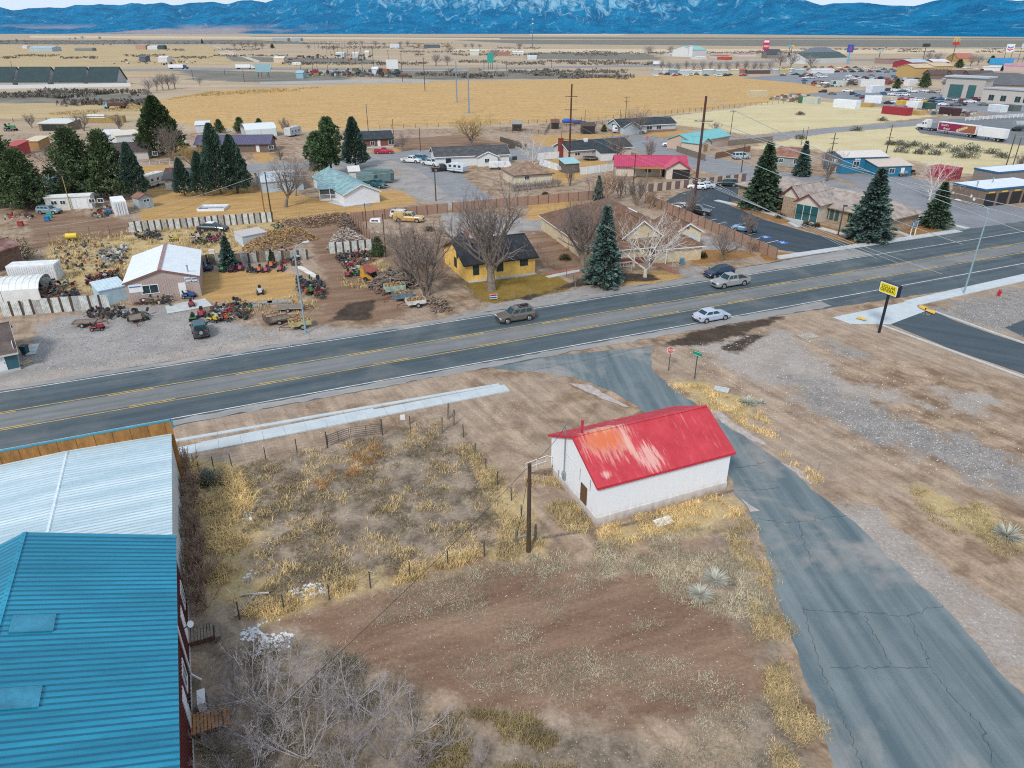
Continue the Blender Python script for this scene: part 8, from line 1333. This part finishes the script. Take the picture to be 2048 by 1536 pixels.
# ---------------------------------------------------------------- dry grass, stones and rubble on the ground
def inside(polys, n, rs):                # random ground points within photo-space polygons
    out = []
    P = [gp(p) for p in polys]; areas = []
    for p in P: a = np.array(p); areas.append(abs(np.sum(a[:, 0] * np.roll(a[:, 1], -1) - a[:, 1] * np.roll(a[:, 0], -1))) / 2)
    tot = sum(areas)
    for p, ar in zip(P, areas):
        a = np.array(p); k = int(n * ar / tot * 1.0); lo, hi = a.min(0), a.max(0); got = []
        while sum(len(g) for g in got) < k:
            q = lo + rs.rand(4 * k + 20, 2) * (hi - lo); s = sdf(p, q[:, 0], q[:, 1]); got.append(q[s > -.3 * rs.rand(len(q))])
        out.append(np.concatenate(got)[:k])
    return np.concatenate(out)
def grass(name, polys, n, h, mat, seed, blades=7, wd=.035, lean=.5, clump=0.0, spread=.12, avoid=None, thin=.45):
    rs = np.random.RandomState(seed); c = inside(polys, n, rs)
    if clump:                            # keep only where a noise field is high so that bare earth shows between patches
        f = fbm(c[:, 0] * clump + 50, c[:, 1] * clump + 50, 4, seed); c = c[f > np.quantile(f, thin)]
    if avoid is not None:
        for p in avoid: c = c[sdf(p, c[:, 0], c[:, 1]) < .1]
    m = len(c); N = m * blades; base = np.repeat(c, blades, 0) + rs.normal(0, spread, (N, 2)); az = rs.rand(N) * 6.283; ln = rs.gamma(3, .33, N) * lean; hh = h * rs.uniform(.5, 1.25, N) * np.repeat(rs.uniform(.6, 1.3, m), blades)
    d = np.stack([np.cos(az), np.sin(az)], 1); pr = np.stack([-d[:, 1], d[:, 0]], 1) * wd * .5
    z0 = np.zeros(N); b0 = np.column_stack([base - pr, z0]); b1 = np.column_stack([base + pr, z0]); mid = base + d * (hh * ln * .35)[:, None]; m0 = np.column_stack([mid - pr * .7, hh * .6]); m1 = np.column_stack([mid + pr * .7, hh * .6]); tip = np.column_stack([base + d * (hh * ln)[:, None], hh * (1 - .25 * np.minimum(ln, 1.5))])
    v = np.stack([b0, b1, m1, m0, tip], 1).reshape(-1, 3); i = np.arange(N) * 5
    f = np.concatenate([np.stack([i, i + 1, i + 2], 1), np.stack([i, i + 2, i + 3], 1), np.stack([i + 3, i + 2, i + 4], 1)])
    o = raw(name, v, f, mat); return tag(o, kind='stuff')
SHEDP = [tuple((S.root.matrix_basis @ Vector(p))[:2]) for p in ((-.1, -.1, 0), (S.L + .1, -.1, 0), (S.L + .1, S.D + .1, 0), (-.1, S.D + .1, 0))]
GMAT = lambda c, i=.35: M(c, .9, .3, .5, isl=i, name='dry_grass')
straw1, straw2, olive, green, russet, pale = GMAT((.72, .52, .24)), GMAT((.56, .42, .21)), GMAT((.20, .155, .085)), GMAT((.17, .15, .07)), GMAT((.46, .255, .10)), GMAT((.46, .40, .27))
Zp = {z[0]: z[2] for z in ZONES}
PASTURE = [[(425, 945), (560, 915), (880, 845), (925, 870), (1000, 985), (1020, 1080), (860, 1135), (500, 1225), (480, 1000)]]
grass('tall_dry_grass', [[(385, 925), (430, 930), (480, 960), (505, 1010), (490, 1060), (505, 1120), (525, 1190), (480, 1225), (425, 1205), (400, 1120), (405, 1040)]], 1800, .62, straw1, 1, 9, .035, .8, .5)
grass('tall_dry_grass', [[(470, 1225), (620, 1185), (800, 1140), (900, 1115), (960, 1100), (960, 1112), (860, 1150), (700, 1190), (520, 1238)]], 1100, .42, straw1, 2, 8, .03, .7, .6)
grass('dry_grass', PASTURE, 5600, .22, olive, 3, 8, .03, 1.0, .5, .2, None, .6)
grass('dry_grass', PASTURE, 3800, .30, straw2, 4, 9, .035, .8, .75, .14, None, .66)
grass('dry_grass', [[(940, 900), (1000, 960), (1050, 1040), (1085, 1090), (1060, 1130), (1000, 1120), (1010, 1040), (960, 960)], [(1050, 960), (1110, 960), (1180, 1050), (1160, 1075), (1100, 1030)]], 1900, .40, straw2, 5, 8, .032, .8, .5, avoid=[SHEDP])
grass('tall_dry_grass', [[(1195, 1062), (1450, 985), (1490, 1000), (1480, 1030), (1360, 1055), (1220, 1095)]], 1300, .3, straw1, 6, 8, .032, .9, .7, avoid=[SHEDP])
grass('dry_grass', [[(1050, 1110), (1240, 1080), (1460, 1050), (1530, 1120), (1560, 1240), (1450, 1230), (1250, 1160), (1080, 1150)]], 3000, .20, pale, 7, 7, .03, 1.2, .45, .16)
grass('dry_grass', [[(1480, 1020), (1515, 1060), (1560, 1200), (1610, 1340), (1650, 1480), (1660, 1600), (1560, 1600), (1540, 1400), (1500, 1200), (1460, 1090)]], 2600, .2, GMAT((.47, .35, .17)), 8, 8, .03, 1.1, .6, .2, None, .55)
grass('dry_grass', [[(850, 1440), (960, 1425), (1060, 1440), (1120, 1490), (1180, 1600), (820, 1600)]], 1700, .32, GMAT((.29, .22, .10)), 9, 9, .03, .8, .6, .15)
grass('dry_grass', [[(430, 1280), (660, 1290), (830, 1400), (860, 1600), (400, 1600), (420, 1400)]], 2400, .26, GMAT((.27, .23, .165)), 10, 8, .03, 1.0, .5, .18)
grass('dry_grass', [[(900, 1330), (1150, 1290), (1400, 1330), (1560, 1420), (1600, 1600), (1150, 1600), (1050, 1440)], [(700, 1200), (1000, 1120), (1200, 1130), (1250, 1180), (1000, 1210), (760, 1250)], [(900, 1220), (1300, 1210), (1330, 1250), (1000, 1290)]], 4200, .10, GMAT((.36, .315, .22)), 11, 7, .03, 1.8, .35, .2)
grass('dry_grass', [[(1335, 770), (1400, 770), (1530, 830), (1560, 880), (1500, 860), (1400, 810)], [(1560, 905), (1640, 950), (1650, 980), (1600, 950)]], 800, .30, straw1, 12, 8, .035, .9, .6)
grass('dry_grass', [[(1800, 970), (1960, 1010), (2080, 1090), (2060, 1120), (1960, 1100), (1860, 1040)]], 1100, .18, GMAT((.44, .35, .17)), 13, 7, .03, 1.2, .6)
grass('russet_weeds', [[(700, 905), (760, 890), (770, 905), (730, 930)], [(655, 950), (710, 935), (720, 950), (670, 962)], [(630, 960), (650, 965), (645, 985), (628, 980)], [(690, 925), (705, 922), (703, 935), (690, 938)]], 330, .26, russet, 14, 12, .03, 1.1, 1.2, .2)
grass('tall_dry_grass', [[(105, 475), (280, 462), (420, 455), (560, 450), (590, 480), (470, 505), (400, 525), (255, 545), (240, 600), (130, 575), (95, 510)]], 3300, .6, straw2, 15, 6, .07, .7, .5, .2)
grass('tall_dry_grass', [[(690, 545), (745, 520), (800, 540), (790, 560), (720, 580), (680, 570)], [(250, 595), (275, 590), (290, 606), (240, 612)], [(560, 600), (600, 590), (650, 620), (600, 630)], [(450, 610), (560, 600), (560, 630), (440, 640)]], 900, .5, straw2, 16, 6, .06, .7, .6, .2)
grass('tall_dry_grass', [[(100, 222), (250, 205), (330, 215), (300, 240), (100, 238)], [(330, 200), (420, 184), (640, 174), (640, 180), (420, 192)]], 2200, .7, GMAT((.46, .33, .14)), 17, 5, .22, .7, .05, .6)
def stones(name, polys, n, r0, r1, mat, seed, cl=0.0):
    rs = np.random.RandomState(seed); c = inside(polys, n, rs)
    if cl: f = fbm(c[:, 0] * cl, c[:, 1] * cl, 4, seed); c = c[f > np.quantile(f, .4)]
    N = len(c); r = rs.uniform(r0, r1, N)[:, None, None]; o8 = np.array([(1, 0, 0), (0, 1, 0), (-1, 0, 0), (0, -1, 0), (0, 0, .8)])
    v = (o8[None] * r * rs.uniform(.6, 1.3, (N, 5, 1)) + np.concatenate([c, np.full((N, 1), .01)], 1)[:, None, :]).reshape(-1, 3); i = np.arange(N)[:, None] * 5
    f = np.concatenate([np.concatenate([i + k, i + (k + 1) % 4, i + 4], 1) for k in range(4)])
    return tag(raw(name, v, f, mat), kind='stuff')
STN = M((.31, .31, .31), .9, .2, 1, isl=.6, name='stones'); LST = M((.52, .48, .44), .9, .2, 1, isl=.4, name='stones')
stones('gravel', Zp['pebble'], 9000, .03, .085, STN, 1, .25)
stones('gravel', [[(1320, 700), (1560, 660), (1900, 760), (2048, 860), (2048, 1000), (1800, 940), (1500, 800)]], 1800, .03, .08, LST, 2)
stones('gravel', PASTURE + [[(350, 905), (1020, 790), (1110, 850), (900, 850), (440, 950)]], 4000, .02, .05, LST, 3, .6)
stones('gravel', [[(560, 1230), (1000, 1110), (1460, 1200), (1600, 1500), (1100, 1560), (700, 1400)]], 1200, .02, .045, LST, 4)
stones('gravel', [[(20, 740), (100, 650), (350, 620), (640, 660), (600, 690), (200, 740)]], 3000, .04, .09, STN, 5)
stones('plaster_rubble', [[(482, 1268), (520, 1252), (565, 1238), (585, 1262), (580, 1290), (540, 1300), (500, 1315), (480, 1300)]], 330, .05, .16, M((.68, .69, .71), .85, .1, 2, isl=.15, name='plaster'), 6, .5)
stones('plaster_rubble', [[(490, 1010), (505, 1015), (503, 1040), (490, 1035)], [(492, 1145), (505, 1140), (510, 1155), (495, 1160)], [(580, 1180), (640, 1165), (660, 1180), (600, 1195)]], 110, .06, .16, M((.68, .69, .71), .85, .1, 2, isl=.15, name='plaster'), 7)
flat('fallen_branch', 'bleached bent branch lying at the pasture corner', 'branch', (510, 1190), 1.8, .1, R(8), PALE, .1); flat('fallen_branch', 'grey broken trunk lying by the last fence post of the pasture', 'branch', (490, 1215), 1.9, .18, R(70), M((.30, .28, .26), .9, .2), .16)
# far brush: thousands of shrubs in lines and patches over the plain
rs = np.random.RandomState(5); L_ = []
for x0, x1, y in ((-300, 520, 82), (-300, 700, 84), (-200, 240, 88), (140, 520, 87), (430, 1000, 88), (480, 900, 94), (640, 1100, 96.5), (800, 1300, 104), (1060, 1330, 107), (330, 520, 100), (-200, 330, 112), (0, 420, 116), (430, 800, 112), (830, 1260, 110), (850, 1250, 124), (1000, 1330, 128), (1300, 1600, 106), (1500, 2048, 104), (1600, 2300, 99), (-200, 280, 147), (-200, 290, 186), (0, 280, 193), (120, 300, 207), (560, 860, 128), (900, 1250, 145), (700, 1240, 150), (860, 1260, 155)):
    k = int((x1 - x0) * .55); y_ = y + rs.normal(0, .5 + (y - 62) * .012, k); x_ = rs.uniform(x0, x1, k); keep = np.sin(x_ * .03 + y) + np.sin(x_ * .011 + y * 3) > -.3
    L_ += [tuple(G(a, max(b, 76))) for a, b in zip(x_[keep], y_[keep])]
pts = []; drs = []
for p in L_:
    for _ in range(5): pts.append((p[0] + rs.normal(0, 1.6), p[1] + rs.normal(0, 1.6), 0)); drs.append((rs.normal(0, .6), rs.normal(0, .6), 1))
tag(leafmesh('brush', pts, drs, 2.1, 1.6, M((.17, .15, .13), .95, .3, .05, isl=.5, name='brush'), None, 8), kind='stuff')
# ---------------------------------------------------------------- air
hz = MB().box(-14000, -300, -2, 14000, 15500, 1450).build('haze', [M((1, 1, 1))]); hz.data.materials.clear()
hm_ = bpy.data.materials.new('haze_air'); hm_.use_nodes = True; hn = hm_.node_tree; hn.nodes.clear()
pv = nod(hn, 'ShaderNodeVolumePrincipled', i_Color=(.45, .75, 1.0, 1), i_Density=0.000012, i_Anisotropy=.2); ho = nod(hn, 'ShaderNodeOutputMaterial'); hn.links.new(pv.outputs[0], ho.inputs['Volume'])
hz.data.materials.append(hm_); tag(hz, kind='stuff')
# ---------------------------------------------------------------- tidy: prototypes away, labels that single each thing out
for r, H, ks, nm in PROTO.values():
    for k in ks: bpy.data.objects.remove(k)
    bpy.data.objects.remove(r)
ORD = ['zeroth', 'first', 'second', 'third', 'fourth', 'fifth', 'sixth', 'seventh', 'eighth', 'ninth', 'tenth', 'eleventh', 'twelfth', 'thirteenth', 'fourteenth', 'fifteenth', 'sixteenth', 'seventeenth', 'eighteenth', 'nineteenth', 'twentieth'] + ['twenty-' + q for q in ('first', 'second', 'third', 'fourth', 'fifth', 'sixth', 'seventh', 'eighth', 'ninth')] + ['thirtieth'] + ['thirty-' + q for q in ('first', 'second', 'third', 'fourth', 'fifth', 'sixth', 'seventh', 'eighth', 'ninth')] + ['fortieth'] + ['forty-' + q for q in ('first', 'second', 'third', 'fourth', 'fifth', 'sixth', 'seventh')]
by = {}
for o in bpy.data.objects:
    if o.parent is None and 'label' in o and o.get('kind') not in ('structure',): by.setdefault(o['label'], []).append(o)
for lb, os_ in by.items():
    if len(os_) < 2: continue
    os_.sort(key=lambda o: pix(o.location if o.location.length > 0.1 else Vector(o.bound_box[0]))[0] + 1e-4 * o.location.y); n = len(os_)
    for k, o in enumerate(os_):
        o['label'] = lb + (', leftmost' if k == 0 else ', rightmost' if k == n - 1 else f', {ORD[k + 1]} from the left')
        if 'group' not in o: o['group'] = lb
